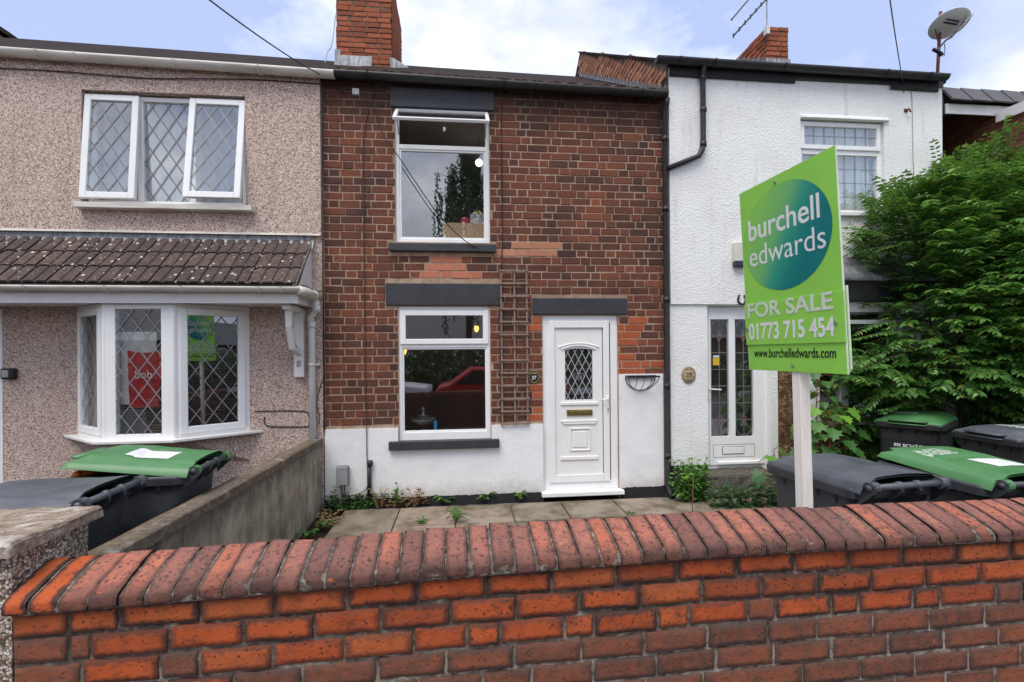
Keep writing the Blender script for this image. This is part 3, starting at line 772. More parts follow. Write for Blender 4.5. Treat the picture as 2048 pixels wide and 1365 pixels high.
for i in range(nt):
    for k in range(2):
        a = XL + (XR - XL) * (i + .5 * k) / nt; b = min(a + (XR - XL) / nt - .006, XR); zc = zr_l + (zr_r - zr_l) * ((a + b) / 2 - XL) / (XR - XL)
        if b - a < .05: continue
        t = MB(); wd = b - a; nn_ = 8
        base = k * .19
        def fn(u, v, wd=wd, sd=i * 7 + k):
            y = -.115 - .01 + base + v * .26; ww = .022 * cos(u * 2 * pi * 1.0)
            return ((u - .5) * wd, y, (y + .06) * PT + .012 + ww * .8 + .028 - .018 * v + .010 * noise.noise((u * 4 + sd, v * 3, 1)))
        t.grid(fn, nn_, 2)
        top = len(t.v)
        t.grid(lambda u, v, wd=wd: ((u - .5) * wd, -.125 + base, (-.065 + base) * PT - .012 + v * (.028 + .024 + .0144 * cos(u * 2 * pi))), nn_, 1)
        put('roof_tile', mesh_of('roof_tile', t, 'mossy_tile', True), Matrix.Translation(((a + b) / 2, 0, zc + R(-.006, .006))) @ Matrix.Rotation(R(-.02, .02), 4, 'Y'), roof37)
# windows of 37
def win_37():
    W = uw; yf = .035
    w1 = thing('window', None, None, ((W[0] + W[1]) / 2, yf, W[2])); setp(w1, h37); w1.matrix_basis = Matrix.Translation(((W[0] + W[1]) / 2, yf, W[2]))
    f = MB(); f.ring(W[0], W[1], W[2], W[3], .045, yf, yf + .07)
    zt0, zt1 = P(885, 297)[1], P(885, 291)[1]
    f.box(W[0] + .045, W[1] - .045, yf + .002, yf + .07, zt0 - .004, zt1 + .012)
    obj('frame', f, 'upvc', w1, bevel=.004)
    i = MB(); i.ring(W[0] + .045, W[1] - .045, W[2] + .045, zt0 - .004, .022, yf + .012, yf + .06); obj('bead', i, 'upvc', w1, bevel=.003)
    pane('pane', W[0] + .06, W[1] - .06, W[2] + .06, zt0 - .012, yf + .03, w1)
    zh = W[3] - .03; sl = zh - zt1 + .01
    M_ = Matrix.Translation(((W[0] + W[1]) / 2, yf - .004, zh)) @ Matrix.Rotation(radians(-52), 4, 'X')
    s = MB(); hw = (W[1] - W[0]) / 2 - .012
    s.ring(-hw, hw, -sl, 0, .04, -.016, .016, M=M_); obj('sash', s, 'upvc', w1, bevel=.004)
    pane('pane', -hw + .045, hw - .045, -sl + .045, -.045, 0, w1, M=M_)
    pg = MB(); xm = (W[0] + W[1]) / 2 + .03; pg.box(xm - .012, xm + .012, yf - .03, yf + .02, zt1 + .19, zt1 + .21); pg.box(xm - .02, xm - .004, yf - .05, yf - .03, zt1 + .16, zt1 + .21); obj('handle', pg, 'bone_white', w1)
    st = MB()
    for sx in (-1, 1):
        st.tube([((W[0] + W[1]) / 2 + sx * (hw - .03), yf + .01, zt1 + .12), tuple(M_ @ Vector((sx * (hw - .03), .01, -sl * .6)))], .006, 6)
    obj('stay', st, 'steel', w1)
    L = lw; yf = .03
    w2 = thing('window', None, None); setp(w2, h37); w2.matrix_basis = Matrix.Identity(4)
    f = MB(); zs = rect(800, 622, 976, 688)
    f.ring(L[0], L[1], L[2], L[3], .04, yf, yf + .07, wb=.09)
    f.box(L[0] + .04, L[1] - .04, yf + .002, yf + .07, zs[2] - .045, zs[2] + .012)
    obj('frame', f, 'upvc', w2, bevel=.004)
    lg = MB(); lg.ring(L[0] + .04, L[1] - .04, L[2] + .09, zs[2] - .045, .02, yf + .012, yf + .06); obj('bead', lg, 'upvc', w2, bevel=.003)
    pane('pane', L[0] + .05, L[1] - .05, L[2] + .10, zs[2] - .05, yf + .03, w2)
    s = MB(); s.ring(L[0] + .022, L[1] - .022, zs[2] - .004, L[3] - .045, .062, yf - .018, yf + .03); obj('sash', s, 'upvc', w2, bevel=.006)
    pane('pane', L[0] + .08, L[1] - .08, zs[2] + .055, L[3] - .10, yf + .005, w2)
win_37()
# door of 37
D = dr; yd = .03
d37 = thing('door', None, None); setp(d37, h37)
f = MB(); f.ring(D[0], D[1], D[2] + .03, D[3], .088, yd, yd + .07, wb=.10); obj('frame', f, 'upvc', d37, bevel=.005)
lf = rect(1099, 642.5, 1220, 965); inn = rect(1111, 656, 1207, 950)
s = MB(); s.ring(lf[0], lf[1], lf[2], lf[3], inn[0] - lf[0], yd - .018, yd + .03, wb=inn[2] - lf[2], wt=lf[3] - inn[3]); obj('sash', s, 'upvc', d37, bevel=.006)
gz = rect(1131.5, 697, 1187, 800.5)
pn = MB(); sheet_with_holes(pn, inn[0] + .003, inn[1] - .003, inn[2] + .003, inn[3] - .003, [gz], yd + .004, yd + .03); obj('door_panel', pn, 'door_panel', d37)
xm = (gz[0] + gz[1]) / 2; hw = (gz[1] - gz[0]) / 2
def arch(mb, z0, rise, hw_, wd, y0, y1):
    n = 14; pt = lambda k, e: (xm + (hw_ + e * .6) * (2 * k / n - 1), z0 + rise * (1 - (2 * k / n - 1) ** 2) + e)
    for k in range(n): mb.prism([pt(k, 0), pt(k + 1, 0), pt(k + 1, wd), pt(k, wd)], y0, y1)
md = MB(); arch(md, gz[3] - .02, .045, hw + .035, .016, yd - .012, yd + .006); arch(md, gz[3] + .004, .05, hw + .075, .014, yd - .008, yd + .006)
for (x0p, x1p, y0p, y1p) in ((1122, 1198, 805, 811), (1123, 1196, 841, 845.5), (1127, 1193, 846, 849.5), (1122, 1198, 914, 921)):
    q = rect(x0p, y0p, x1p, y1p); md.box(q[0], q[1], yd - .010, yd + .006, q[2], q[3])
q = rect(1140.5, 857, 1182.5, 903); md.ring(q[0], q[1], q[2], q[3], .016, yd - .008, yd + .006)
q = rect(1147, 864, 1176, 896); md.box(q[0], q[1], yd - .004, yd + .006, q[2], q[3])
obj('moulding', md, 'door_panel', d37, bevel=.005)
fill = MB(); n = 14            # the panel fills the corners left of the arched glass head
for k in range(n):
    z = lambda k: gz[3] - .02 + .0 + .02 * (1 - (2 * k / n - 1) ** 2)
    x = lambda k: xm + hw * (2 * k / n - 1)
    fill.prism([(x(k), z(k)), (x(k + 1), z(k + 1)), (x(k + 1), gz[3] + .002), (x(k), gz[3] + .002)], yd + .002, yd + .03)
obj('door_panel', fill, 'door_panel', d37)
pb = MB(); pb.box(gz[0], gz[1], yd + .024, yd + .028, gz[2], gz[3]); obj('pane', pb, 'glass', d37)
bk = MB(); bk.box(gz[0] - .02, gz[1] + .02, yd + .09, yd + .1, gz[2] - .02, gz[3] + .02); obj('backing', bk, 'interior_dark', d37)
lt = MB(); diamonds(lt, gz[0], gz[1], gz[2], gz[3], yd + .019, hw * .52, hw * 1.02, .008)
mo = MB(); cx_, cz_ = xm, (gz[2] + gz[3]) / 2 - .02
def petal(mb, ax, az, l, w_, wd):
    pts = [(0, 0), (.35 * l, w_), (.7 * l, w_ * .8), (l, 0), (.7 * l, -w_ * .8), (.35 * l, -w_), (0, 0)]
    A = atan2(az, ax); ro = lambda p: (cx_ + p[0] * cos(A) - p[1] * sin(A), cz_ + p[0] * sin(A) + p[1] * cos(A))
    for a, b in zip(pts, pts[1:]): bar(mb, *ro(a), *ro(b), yd + .0175, wd)
for ax, az, l in ((0, 1, .075), (1, .25, .07), (-1, .25, .07), (.6, -.6, .05), (-.6, -.6, .05), (0, -1, .065)): petal(mo, ax, az, l, .018, .006)
obj('lead_lattice', lt, 'white_came', d37); obj('lead_flower', mo, 'lead_came', d37)
lb = rect(1134.5, 820, 1186, 832); b = MB(); b.box(lb[0], lb[1], yd - .012, yd + .006, lb[2], lb[3]); lbo = obj('letterbox', b, 'brass', d37, bevel=.004)
b = MB(); b.box(lb[0] + .018, lb[1] - .018, yd - .019, yd - .010, lb[2] + .014, lb[3] - .014); obj('flap', b, 'brass', lbo, bevel=.003)
hp = rect(1213.5, 792, 1219, 825); b = MB(); b.box(hp[0], hp[1], yd - .026, yd - .016, hp[2], hp[3]); ho = obj('handle', b, 'upvc', d37, bevel=.004)
zz = P(1213, 799)[1]; b = MB(); b.tube([((hp[0] + hp[1]) / 2, yd - .026, zz), ((hp[0] + hp[1]) / 2, yd - .06, zz), (hp[0] - .075, yd - .062, zz)], .009, 8); obj('lever', b, 'upvc', ho, smooth=True)
b = MB(); b.box((hp[0] + hp[1]) / 2 - .006, (hp[0] + hp[1]) / 2 + .006, yd - .029, yd - .024, hp[2] + .02, hp[2] + .05); obj('keyhole', b, 'dark_metal', ho)
th = rect(1084.5, 984, 1249, 992.5, -.09); b = MB(); b.prism([(th[0], th[2]), (th[1], th[2]), (th[1], th[3]), (th[0], th[3])], -.10, .10); obj('threshold', b, 'upvc', d37, bevel=.006)

# ------------------------------------------------------------------ chimney of 37
yc = 2.65; ch = rect(672, -40, 783, 132, yc)
chim = MB(); dpt = 1.45
chim.box(ch[0] + .008, ch[1] - .012, yc + .010, yc + dpt, ch[2] - .35, ch[3] + .1)
chim_o = obj('chimney', chim, 'rough_concrete', h37)
z = ch[2] - .05; row = 0
while z < ch[3]:
    for a, b in flemish(ch[0], ch[1], row, .222, .11, .012, mixed=False):
        wd = b - a; t = MB(); brick_mb(t, wd, .076, .1, .008, .004)
        put('brick', mesh_of('brick', t, 'chimney_brick'), Matrix.Translation(((a + b) / 2, yc + R(-.008, .004), z + .038)), chim_o)
    z += .087; row += 1
sd = MB(); nzs = 40
sd.grid(lambda u, v: (ch[1] + .004 + .012 * noise.noise((u * 9, v * 13, 2)) + .008 * cos(v * 26 * 2 * pi), yc + .02 + u * (dpt - .02), ch[2] - .4 + v * (ch[3] - ch[2] + .5)), 12, 110)
obj('brick_side', sd, 'chimney_brick', chim_o, smooth=True, kind='stuff')
fl = MB(); q = rect(674, 111, 744, 129, yc - .03)
fl.grid(lambda u, v: (q[0] + u * (q[1] - q[0]), yc - .02 - .03 * v + .006 * noise.noise((u * 30, v, 0)), q[3] - v * (q[3] - q[2] + .05)), 24, 2)
q2 = rect(779, 116, 790, 133, yc - .03)
fl.add([(q2[0], yc - .03, q2[3]), (q2[0] + .02, yc - .04, q2[2] - .03), (q2[1] + .24, yc - .1, q2[2] - .05), (ch[1] + .02, yc + .02, q2[3] + .03)], [(0, 1, 2, 3)])
fl.add([(ch[0] - .02, yc - .015, q[3] + .10), (ch[0] - .03, yc - .03, q[2] - .05), (q[0] + .03, yc - .035, q[2] - .02), (q[0] + .06, yc - .02, q[3] + .09)], [(0, 1, 2, 3)])
obj('lead_flashing', fl, 'lead_sheet', chim_o)

# ------------------------------------------------------------------ number 35: the pebbledashed house
X0 = -8.2
h35 = thing('terraced_house', 'pink pebbledashed house with white bay window under a tiled canopy', 'house', ((X0 + XL) / 2, 0, 0))
gA = P(-150, 82, -.20); gB = P(664, 139, -.20); slope = (gB[1] - gA[1]) / (gB[0] - gA[0]); zA = gB[1] + slope * (X0 - gB[0])
zs_ = P(320, 463, -.05)[1]
wo = rect(163, 186, 491, 409, -.05)
bay = dict(p=.47, XL=-3.545, XR=-2.90, WL=-4.12, WR=-2.326)
zb0 = P(275, 880, -.49)[1]; zb1 = P(275, 606, -.49)[1]
up = MB(); sheet_with_holes(up, X0, XL - .012, zs_, gB[1] - .035, [wo], -.05, .24)
up_o = obj('wall', up, 'pebbledash', h35)
lo = MB(); hb = (bay['WL'] + .06, bay['WR'] - .06, zb0, zb1 - .01); dx_ = P(6, 730, -.02)[0]
sheet_with_holes(lo, X0, XL - .012, -.1, zs_ + .002, [hb, (dx_ - .95, dx_, .05, zb1 - .01)], -.022, .24); obj('wall', lo, 'pebbledash', h35)
dr_ = MB(); dr_.extrude([(-.02, 0), (-.072, -.012), (-.068, .006), (-.02, .03)], (X0, zs_ - .004), (XL - .014, zs_ - .014)); obj('drip_bead', dr_, 'dirty_white_plastic', h35)
rm = MB(); x0, x1, y0, y1 = X0 + .1, XL - .1, .245, 3.6
for (za, zb) in ((.05, 2.4), (2.52, gB[1] - .16)):
    rm.add([(x0, y0, za), (x1, y0, za), (x1, y1, za), (x0, y1, za), (x0, y0, zb), (x1, y0, zb), (x1, y1, zb), (x0, y1, zb)], [(0, 1, 2, 3), (7, 6, 5, 4), (2, 3, 7, 6), (1, 2, 6, 5), (3, 0, 4, 7)])
obj('room', rm, 'interior_wall', h35)
body = MB(); body.box(X0 + .02, XL - .02, 3.65, 8.5, -.1, gB[1] + .05); obj('rear_wall', body, 'house_brick_far', h35)
gx0 = X0; brs = [P(80, 100, -.13)[0], P(155, 105, -.13)[0], P(352, 120, -.13)[0], P(520, 130, -.13)[0]]
gutter(h35, X0, zA, gB[0] + .01, gB[1], -.13, .066, 'dirty_white_plastic', brs, 'dirty_white_plastic')
fs = MB(); fs.add([(X0, -.052, zA - .2), (XL - .013, -.052, gB[1] - .2), (XL - .013, -.052, gB[1] - .012), (X0, -.052, zA - .012), (X0, .0, zA - .012), (XL - .013, .0, gB[1] - .012)], [(0, 1, 2, 3), (3, 2, 5, 4)]); obj('eaves_render', fs, 'pebbledash', h35)
r35 = roof(h35, X0, zA + .03, XL - .004, gB[1] + .03)
tw = .335; i = 0; xa = XL - .008
t = MB(); t.box(-tw / 2 + .003, tw / 2 - .003, 0, .3, 0, .016); tile0 = mesh_of('roof_tile', t, 'mossy_tile')
while xa > X0 + tw:
    for k in range(2):
        xb = xa - (tw * .5 * k); zc = gB[1] + slope * (xb - tw / 2 - gB[0]) + .035; yy0 = -.13 + k * .24
        put('roof_tile', tile0, Matrix.Translation((xb - tw / 2, yy0, zc + (yy0 + .06) * PT + .012 + R(-.003, .003))) @ Matrix.Rotation(math.atan(PT) - .06, 4, 'X'), r35)
    xa -= tw; i += 1

# upper window: fixed middle light and two top-hung casements pushed open
W = wo; yf = .02
w = thing('window', None, None); setp(w, h35)
f = MB(); f.ring(W[0] + .015, W[1] - .012, W[2], W[3] - .02, .05, yf, yf + .07)
ms = [P(281, 300, yf)[0], P(386, 300, yf)[0]]
for m_ in ms: f.box(m_ - .028, m_ + .028, yf + .002, yf + .07, W[2] + .05, W[3] - .07)
obj('frame', f, 'upvc', w, bevel=.005)
pane('pane', ms[0] + .02, ms[1] - .02, W[2] + .04, W[3] - .06, yf + .03, w)
lt = MB(); diamonds(lt, ms[0] + .03, ms[1] - .03, W[2] + .05, W[3] - .07, yf + .02, .165, .25, .0085); diamonds(lt, ms[0] + .03, ms[1] - .03, W[2] + .05, W[3] - .07, yf + .05, .165, .25, .008); obj('lead_lattice', lt, 'lead_came', w)
for k, (a, b, ang) in enumerate(((W[0] + .012, ms[0] + .012, 5.0), (ms[1] - .012, W[1] - .008, 8.5))):
    hw = (b - a) / 2; hgt = W[3] - W[2] - .06
    M_ = Matrix.Translation(((a + b) / 2, yf - .012, W[3] - .03)) @ Matrix.Rotation(radians(-ang), 4, 'X')
    s = MB(); s.ring(-hw, hw, -hgt, 0, .068, -.028, .022, M=M_); so = obj('sash', s, 'upvc', w, bevel=.006)
    pane('pane', -hw + .06, hw - .06, -hgt + .06, -.06, -.004, so, M=M_)
    lt = MB(); diamonds(lt, -hw + .068, hw - .068, -hgt + .068, -.068, -.012, .165, .25, .0085, M=M_); diamonds(lt, -hw + .068, hw - .068, -hgt + .068, -.068, .018, .165, .25, .008, M=M_); obj('lead_lattice', lt, 'lead_came', so)
sl = MB(); q = rect(146, 407, 503, 416, -.15); sl.prism([(q[0], q[2] - .01), (q[1], q[2] - .01), (q[1], q[3]), (q[0], q[3])], -.15, yf + .005); obj('sill', sl, 'dirty_white_plastic', w, bevel=.006)
cu = MB()
cu.grid(lambda u, v: (W[0] - .1 + u * (W[1] - W[0] + .2), .30 + .02 * sin(u * 80), W[2] - .1 + v * (W[3] - W[2] + .2)), 120, 1); obj('net_curtain', cu, 'grey_curtain', w, smooth=True)

# canopy over bay and door
cp = thing('canopy', None, None); setp(cp, h35)
yE = -.60; xv0 = P(621, 490, -.03)[0]; xv1 = P(594, 572, yE)[0]; xv = (xv0 + xv1) / 2
zw = P(320, 478, -.06)[1]; ze = P(320, 566, yE)[1] + .004; XC0 = X0 + .3
Ls = sqrt((yE + .03) ** 2 + (zw - ze) ** 2); ang = atan2(zw - ze, -.03 - yE)
rows = 3; L = Ls / rows + .02; tw = .232; ntile = int((xv - XC0) / tw)
def tile_mesh(sd):
    t = MB(); n = 12
    prof = lambda u: .010 * (1 if (u * 2) % 1 > .28 else -.2) + .004 * sin(u * 4 * pi)
    us = [0, .03, .12, .15, .30, .46, .50, .53, .62, .65, .8, .97, 1]
    pf = [0, 0, 0, .014, .016, .014, .012, 0, 0, .014, .016, .014, .010]
    vs_ = []
    for v in (0, .5, 1.0):
        for u, p_ in zip(us, pf): vs_.append(((u - .5) * tw * .992, v * L, p_ + .002 * noise.noise((u * 3 + sd, v * 2, 0))))
    m_ = len(us); fs = [(j * m_ + i, j * m_ + i + 1, (j + 1) * m_ + i + 1, (j + 1) * m_ + i) for j in range(2) for i in range(m_ - 1)]
    b = len(vs_)
    for u, p_ in zip(us, pf): vs_.append(((u - .5) * tw * .992, .002, p_ - .022))
    fs += [(i + 1, i, b + i, b + i + 1) for i in range(m_ - 1)]
    t.add(vs_, fs); return mesh_of('roof_tile', t, 'canopy_tile')
tms = [tile_mesh(k * 5.1) for k in range(4)]
for r_ in range(rows):
    for i in range(ntile):
        xc = xv - tw * (i + .5) - (.0 if r_ % 2 else tw * .0)
        dd = Ls * r_ / rows
        M_ = Matrix.Translation((xc, yE - .02 + dd * cos(ang), ze + dd * sin(ang) + R(-.002, .002))) @ Matrix.Rotation(ang - .055, 4, 'X') @ Matrix.Rotation(R(-.006, .006), 4, 'Z')
        put('roof_tile', tms[(i * 3 + r_) % 4], M_, cp)
ud = MB(); ud.prism([(XC0, 0), (xv - .01, 0), (xv - .01, .02), (XC0, .02)], 0, Ls, Matrix.Translation((0, yE, ze - .045)) @ Matrix.Rotation(ang, 4, 'X')); obj('roof_deck', ud, 'interior_dark', cp)
vg = MB()      # verge: mortared edge and white cheek
vg.add([(xv + .012, yE - .01, ze - .035), (xv + .012, yE - .01, ze + .006), (xv + .012, -.022, zw + .02), (xv + .012, -.022, zw - .03), (xv - .03, yE - .01, ze - .035), (xv - .03, yE - .01, ze + .006), (xv - .03, -.022, zw + .02), (xv - .03, -.022, zw - .03)], [(0, 3, 2, 1), (0, 1, 5, 4), (1, 2, 6, 5), (0, 4, 7, 3)])
obj('verge', vg, 'rough_concrete', cp)
zf0 = P(320, 607, yE + .06)[1]; zf1 = P(320, 581, yE + .06)[1]
ck = MB(); ck.add([(xv - .004, yE + .08, zf0 + .02), (xv - .004, -.023, zf0 + .02), (xv - .004, -.023, zw - .032), (xv - .004, yE + .08, ze - .04)], [(0, 1, 2, 3)])
obj('cheek', ck, 'white_plastic', cp)
fa = MB(); fa.box(XC0, xv + .01, yE + .045, yE + .065, zf0, ze - .02); fa.box(xv - .012, xv + .012, yE + .066, -.024, zf0 + .001, zf0 + .15); obj('fascia', fa, 'white_plastic', cp, bevel=.003)
so = MB(); so.box(XC0, xv - .013, yE + .066, -.024, zf0 + .012, zf0 + .024); obj('soffit', so, 'white_plastic', cp)
lf_ = MB(); lf_.grid(lambda u, v: (X0 + .2 + u * (xv + .03 - X0 - .2), -.024 - .002 - (.012 + .125 * max(0, v - .45)) - .004 * noise.noise((u * 20, v * 3, 1)), zw + .075 - v * .15 - max(0, v - .45) * .045 + .008 * noise.noise((u * 17, v * 2, 0))), 90, 5)
obj('lead_flashing', lf_, 'lead_sheet', cp, smooth=True)
zg = P(300, 571, yE - .02)[1]
gutter(cp, XC0, zg, xv + .05, zg - .012, yE - .012, .052, 'dirty_white_plastic', [P(x_, 578, yE)[0] for x_ in (8, 57, 218, 368, 521, 566)], 'dirty_white_plastic')
e = MB(); e.tube([(xv + .02, yE - .01, zg - .045), (xv + .06, yE + .02, zg - .05), (xv + .085, yE + .12, zg - .055), (xv + .085, -.10, zg - .062)], .05, 12)
e.tube([(xv + .085, yE + .30, zg - .055), (xv + .085, yE + .34, zg - .055)], .056, 12); obj('gutter_elbow', e, 'dirty_white_plastic', cp, smooth=True)
xd = P(625, 740, -.06)[0]; q = MB()
q.tube([(xv + .085, -.20, zg - .09), (xv + .085, -.17, zg - .20), (xd - .005, -.09, zg - .28), (xd, -.07, zg - .36), (xd, -.07, .55)], .036, 12)
for zz in (zg - .19, zg - .37): q.tube([(xd - .0 if zz < zg - .3 else xv + .085, -.07 if zz < zg - .3 else -.172, zz + .03), (xd if zz < zg - .3 else xv + .085, -.07 if zz < zg - .3 else -.165, zz - .03)], .042, 12)
zk = P(628, 730, -.07)[1]; q.tube([(xd, -.07, zk - .015), (xd, -.07, zk + .015)], .042, 12); q.box(xd, xd + .075, -.065, -.022, zk - .01, zk + .01)
obj('downpipe', q, 'white_plastic', cp, smooth=True)
br = MB(); q = rect(588, 620, 608, 755, -.07); br.box(q[0], q[1], -.085, -.022, q[2], q[3])
xm = (q[0] + q[1]) / 2; br.box(xm - .045, xm + .045, yE + .12, -.03, zf0 - .055, zf0 - .002)
cv = [(xm, yE + .20, zf0 - .05), (xm, yE + .22, zf0 - .22), (xm, yE + .32, zf0 - .45), (xm, -.08, q[2] + .28)]
for a, b in zip(cv, cv[1:]):
    va, vb = Vector(a), Vector(b); d_ = (vb - va).normalized(); nn_ = Vector((0, d_.z, -d_.y)) * .035; ex = d_ * .012
    br.add([tuple(p + Vector((sx, 0, 0)) + nn_ * sn) for p in (va - ex, vb + ex) for sx in (-.032, .032) for sn in (-1, 1)], [(0, 2, 3, 1), (4, 5, 7, 6), (0, 1, 5, 4), (2, 6, 7, 3), (0, 4, 6, 2), (1, 3, 7, 5)])
obj('bracket', br, 'white_plastic', cp, bevel=.006)
plb = MB(); z_ = P(597, 727, -.09)[1]; plb.box(xm - .022, xm + .022, -.090, -.086, z_ - .04, z_ + .03); obj('metal_tie', plb, 'steel', cp)

# bay window
b_ = bay; w = thing('bay_window', None, None); setp(w, h35)
pts = [(b_['WL'], -.02), (b_['XL'], -b_['p'] - .02), (b_['XR'], -b_['p'] - .02), (b_['WR'], -.02)]
zf_ = zf0 + .008
for k in range(3):
    (xa, ya), (xb, yb) = pts[k], pts[k + 1]; Lk = sqrt((xb - xa) ** 2 + (yb - ya) ** 2)
    M_ = Matrix.Translation((xa, ya, 0)) @ Matrix.Rotation(atan2(yb - ya, xb - xa), 4, 'Z')
    f = MB(); f.ring(.012, Lk - .012, zb0, zf_, .065 if k != 1 else .095, 0, .07, wb=.055, wt=.06, M=M_); fo = obj('frame', f, 'upvc', w, bevel=.005)
    if k != 1:
        s = MB(); s.ring(.062, Lk - .062, zb0 + .04, zf_ - .045, .07, -.018, .03, M=M_); so = obj('sash', s, 'upvc', w, bevel=.006)
        pr = (.125, Lk - .125, zb0 + .105, zf_ - .11)
    else: pr = (.09, Lk - .09, zb0 + .05, zf_ - .055)
    pane('pane', pr[0], pr[1], pr[2], pr[3], .012, w, M=M_)
    lt = MB(); diamonds(lt, pr[0], pr[1], pr[2], pr[3], .003, .165, .228, .0095, M=M_); obj('lead_lattice', lt, 'lead_came', w)
    bl = MB(); nb = 46
    if k == 0:
        bl.grid(lambda u, v: (.05 + u * (Lk - .1), .12 + .012 * sin(u * 60) + .01 * noise.noise((u * 9, v * 4, 0)), zb0 + v * (zf_ - zb0)), 40, 8, ); 
        bl.v = [tuple(M_ @ Vector(p)) for p in bl.v]; obj('net_curtain', bl, 'grey_curtain', w, smooth=True)
    else:
        for j in range(nb):
            zz = zb0 + .03 + (zf_ - zb0 - .05) * j / nb
            bl.add([tuple(M_ @ Vector(p)) for p in ((.07, .17, zz), (Lk - .07, .17, zz), (Lk - .07, .188, zz + .014), (.07, .188, zz + .014))], [(0, 1, 2, 3)])
        obj('blind', bl, 'blind', w, kind='stuff')
for (x_, y_) in pts[1:3]:
    c_ = MB(); c_.lathe([(.034, zb0), (.034, zf_)], 10, Matrix.Translation((x_, y_ + .03, 0))); obj('corner_post', c_, 'upvc', w, smooth=True)
sl = MB(); e_ = .085
sp = [(b_['WL'] - .14, -.022), (b_['XL'] - .05, -b_['p'] - .02 - e_), (b_['XR'] + .05, -b_['p'] - .02 - e_), (b_['WR'] + .13, -.022)]
n = 4; sl.add([(x_, y_, zb0 - .028) for x_, y_ in sp] + [(x_, y_, zb0 + .002) for x_, y_ in sp], [(3, 2, 1, 0), (4, 5, 6, 7)] + [(i, (i + 1) % n, n + (i + 1) % n, n + i) for i in range(n)]); obj('sill', sl, 'white_plastic', w, bevel=.006)
us_ = MB(); us_.add([(x_ * .97 + .03 * (-3.22), y_ * .72, zb0 - .03) for x_, y_ in pts] + [(x_, -.02, zb0 - .34) for x_, _ in pts], [(0, 1, 5, 4), (1, 2, 6, 5), (2, 3, 7, 6)]); obj('apron', us_, 'pebbledash', w)
# sliver of the front door frame at the picture's edge
df = MB(); df.ring(dx_ - .94, dx_, .06, zb1 - .02, .07, -.03, .05); fd = thing('door', None, None); setp(fd, h35); obj('frame', df, 'upvc', fd, bevel=.004)
df = MB(); df.box(dx_ - .87, dx_ - .07, 0, .04, .12, zb1 - .09); obj('door_panel', df, 'white_plastic', fd)
# what stands inside the bay
bx = MB(); q = rect(233, 668, 326, 770, -.4); bx.box(q[0], q[1] - .06, -.405, -.39, zb0 + .35, q[3] + .02); bs = obj('display_board', bx, 'paper_white', None, label='white board propped behind the middle light of the bay window', cat='board')
bg_ = MB(); xq0, xq1 = P(257, 750, -.42)[0], P(322, 750, -.42)[0]; zq0, zq1 = P(290, 815, -.42)[1], P(290, 700, -.42)[1]
bg_.grid(lambda u, v: (xq0 + (xq1 - xq0) * (u * (.9 + .2 * v) - .05 * v), -.41 - .028 * sin(pi * u) - .01 * noise.noise((u * 5, v * 5, 2)), zq0 + (zq1 - zq0) * v - .03 * (1 - (2 * u - 1) ** 2) * (v > .9)), 10, 8)
obj('shopping_bag', bg_, 'red_fabric', None, smooth=True, label='red carrier bag standing in the bay window behind the leaded panes', cat='bag')

# ------------------------------------------------------------------ number 39: the white roughcast house
h39 = thing('terraced_house', 'white roughcast house with black gutter and horseshoe beside its door', 'house', ((XR + XE) / 2, 0, 0))
wx = P(1339, 400, -.04)[0]
g0 = P(1316, 110, -.21); g1 = P(1902, 147, -.21)
zr = P(1500, 609, -.05)[1]
w39 = rect(1602, 240, 1769, 427, -.05); d39 = rect(1415, 612, 1541, 947, -.02)
bx0, bx1 = P(1590, 700, -.02)[0], XE - .5
zsill = P(1720, 842, -.3)[1]; zhead = P(1720, 603, -.3)[1]
up = MB(); sheet_with_holes(up, wx, XE, zr, g0[1] - .02, [w39], -.05, .24); obj('wall', up, 'roughcast', h39)
lo = MB(); zw0 = P(1375, 931, -.03)[1]; sheet_with_holes(lo, wx, XE, zw0, zr + .001, [(d39[0], d39[1], 0, d39[3] + .002), (bx0, bx1, zw0, zhead)], -.028, .24); obj('wall', lo, 'roughcast', h39)
pl = MB(); pl.box(wx, d39[0] - .004, -.02, .2, -.1, zw0 + .003); pl.box(d39[1] + .004, bx0, -.02, .2, -.1, zw0 + .003); obj('plinth', pl, 'bitumen', h39)
ms_ = MB(); mx = P(1556, 850, -.03)[0]; ms_.box(mx, bx0 + .002, -.034, .05, .10, P(1570, 745, -.03)[1] + .25); obj('stained_render', ms_, 'mossy_roughcast', h39, bevel=.01)
rm = MB(); x0, x1, y0, y1 = wx + .1, XE - .1, .245, 3.6
for (za, zb) in ((.05, 2.4), (2.52, g0[1] - .1)):
    rm.add([(x0, y0, za), (x1, y0, za), (x1, y1, za), (x0, y1, za), (x0, y0, zb), (x1, y0, zb), (x1, y1, zb), (x0, y1, zb)], [(0, 1, 2, 3), (7, 6, 5, 4), (2, 3, 7, 6), (1, 2, 6, 5), (3, 0, 4, 7)])
obj('room', rm, 'interior_wall', h39)
body = MB(); body.box(wx, XE - .01, 3.65, 8.5, -.1, g0[1]); body.box(XE - .012, XE - .002, .24, 3.65, -.1, g0[1]); obj('rear_wall', body, 'roughcast', h39)
gutter(h39, g0[0], g0[1], g1[0], g1[1], -.15, .062, 'black_plastic', [P(x_, 120, -.15)[0] for x_ in (1358, 1427, 1566, 1769, 1855)], 'dark_metal')
fs = MB(); fs.add([(wx, -.07, g0[1] - .13), (XE, -.07, g1[1] - .10), (XE, -.07, g1[1]), (wx, -.07, g0[1]), (wx, -.04, g0[1] - .13), (XE, -.04, g1[1] - .10)], [(0, 1, 2, 3), (1, 0, 4, 5)]); obj('fascia', fs, 'black_plastic', h39)
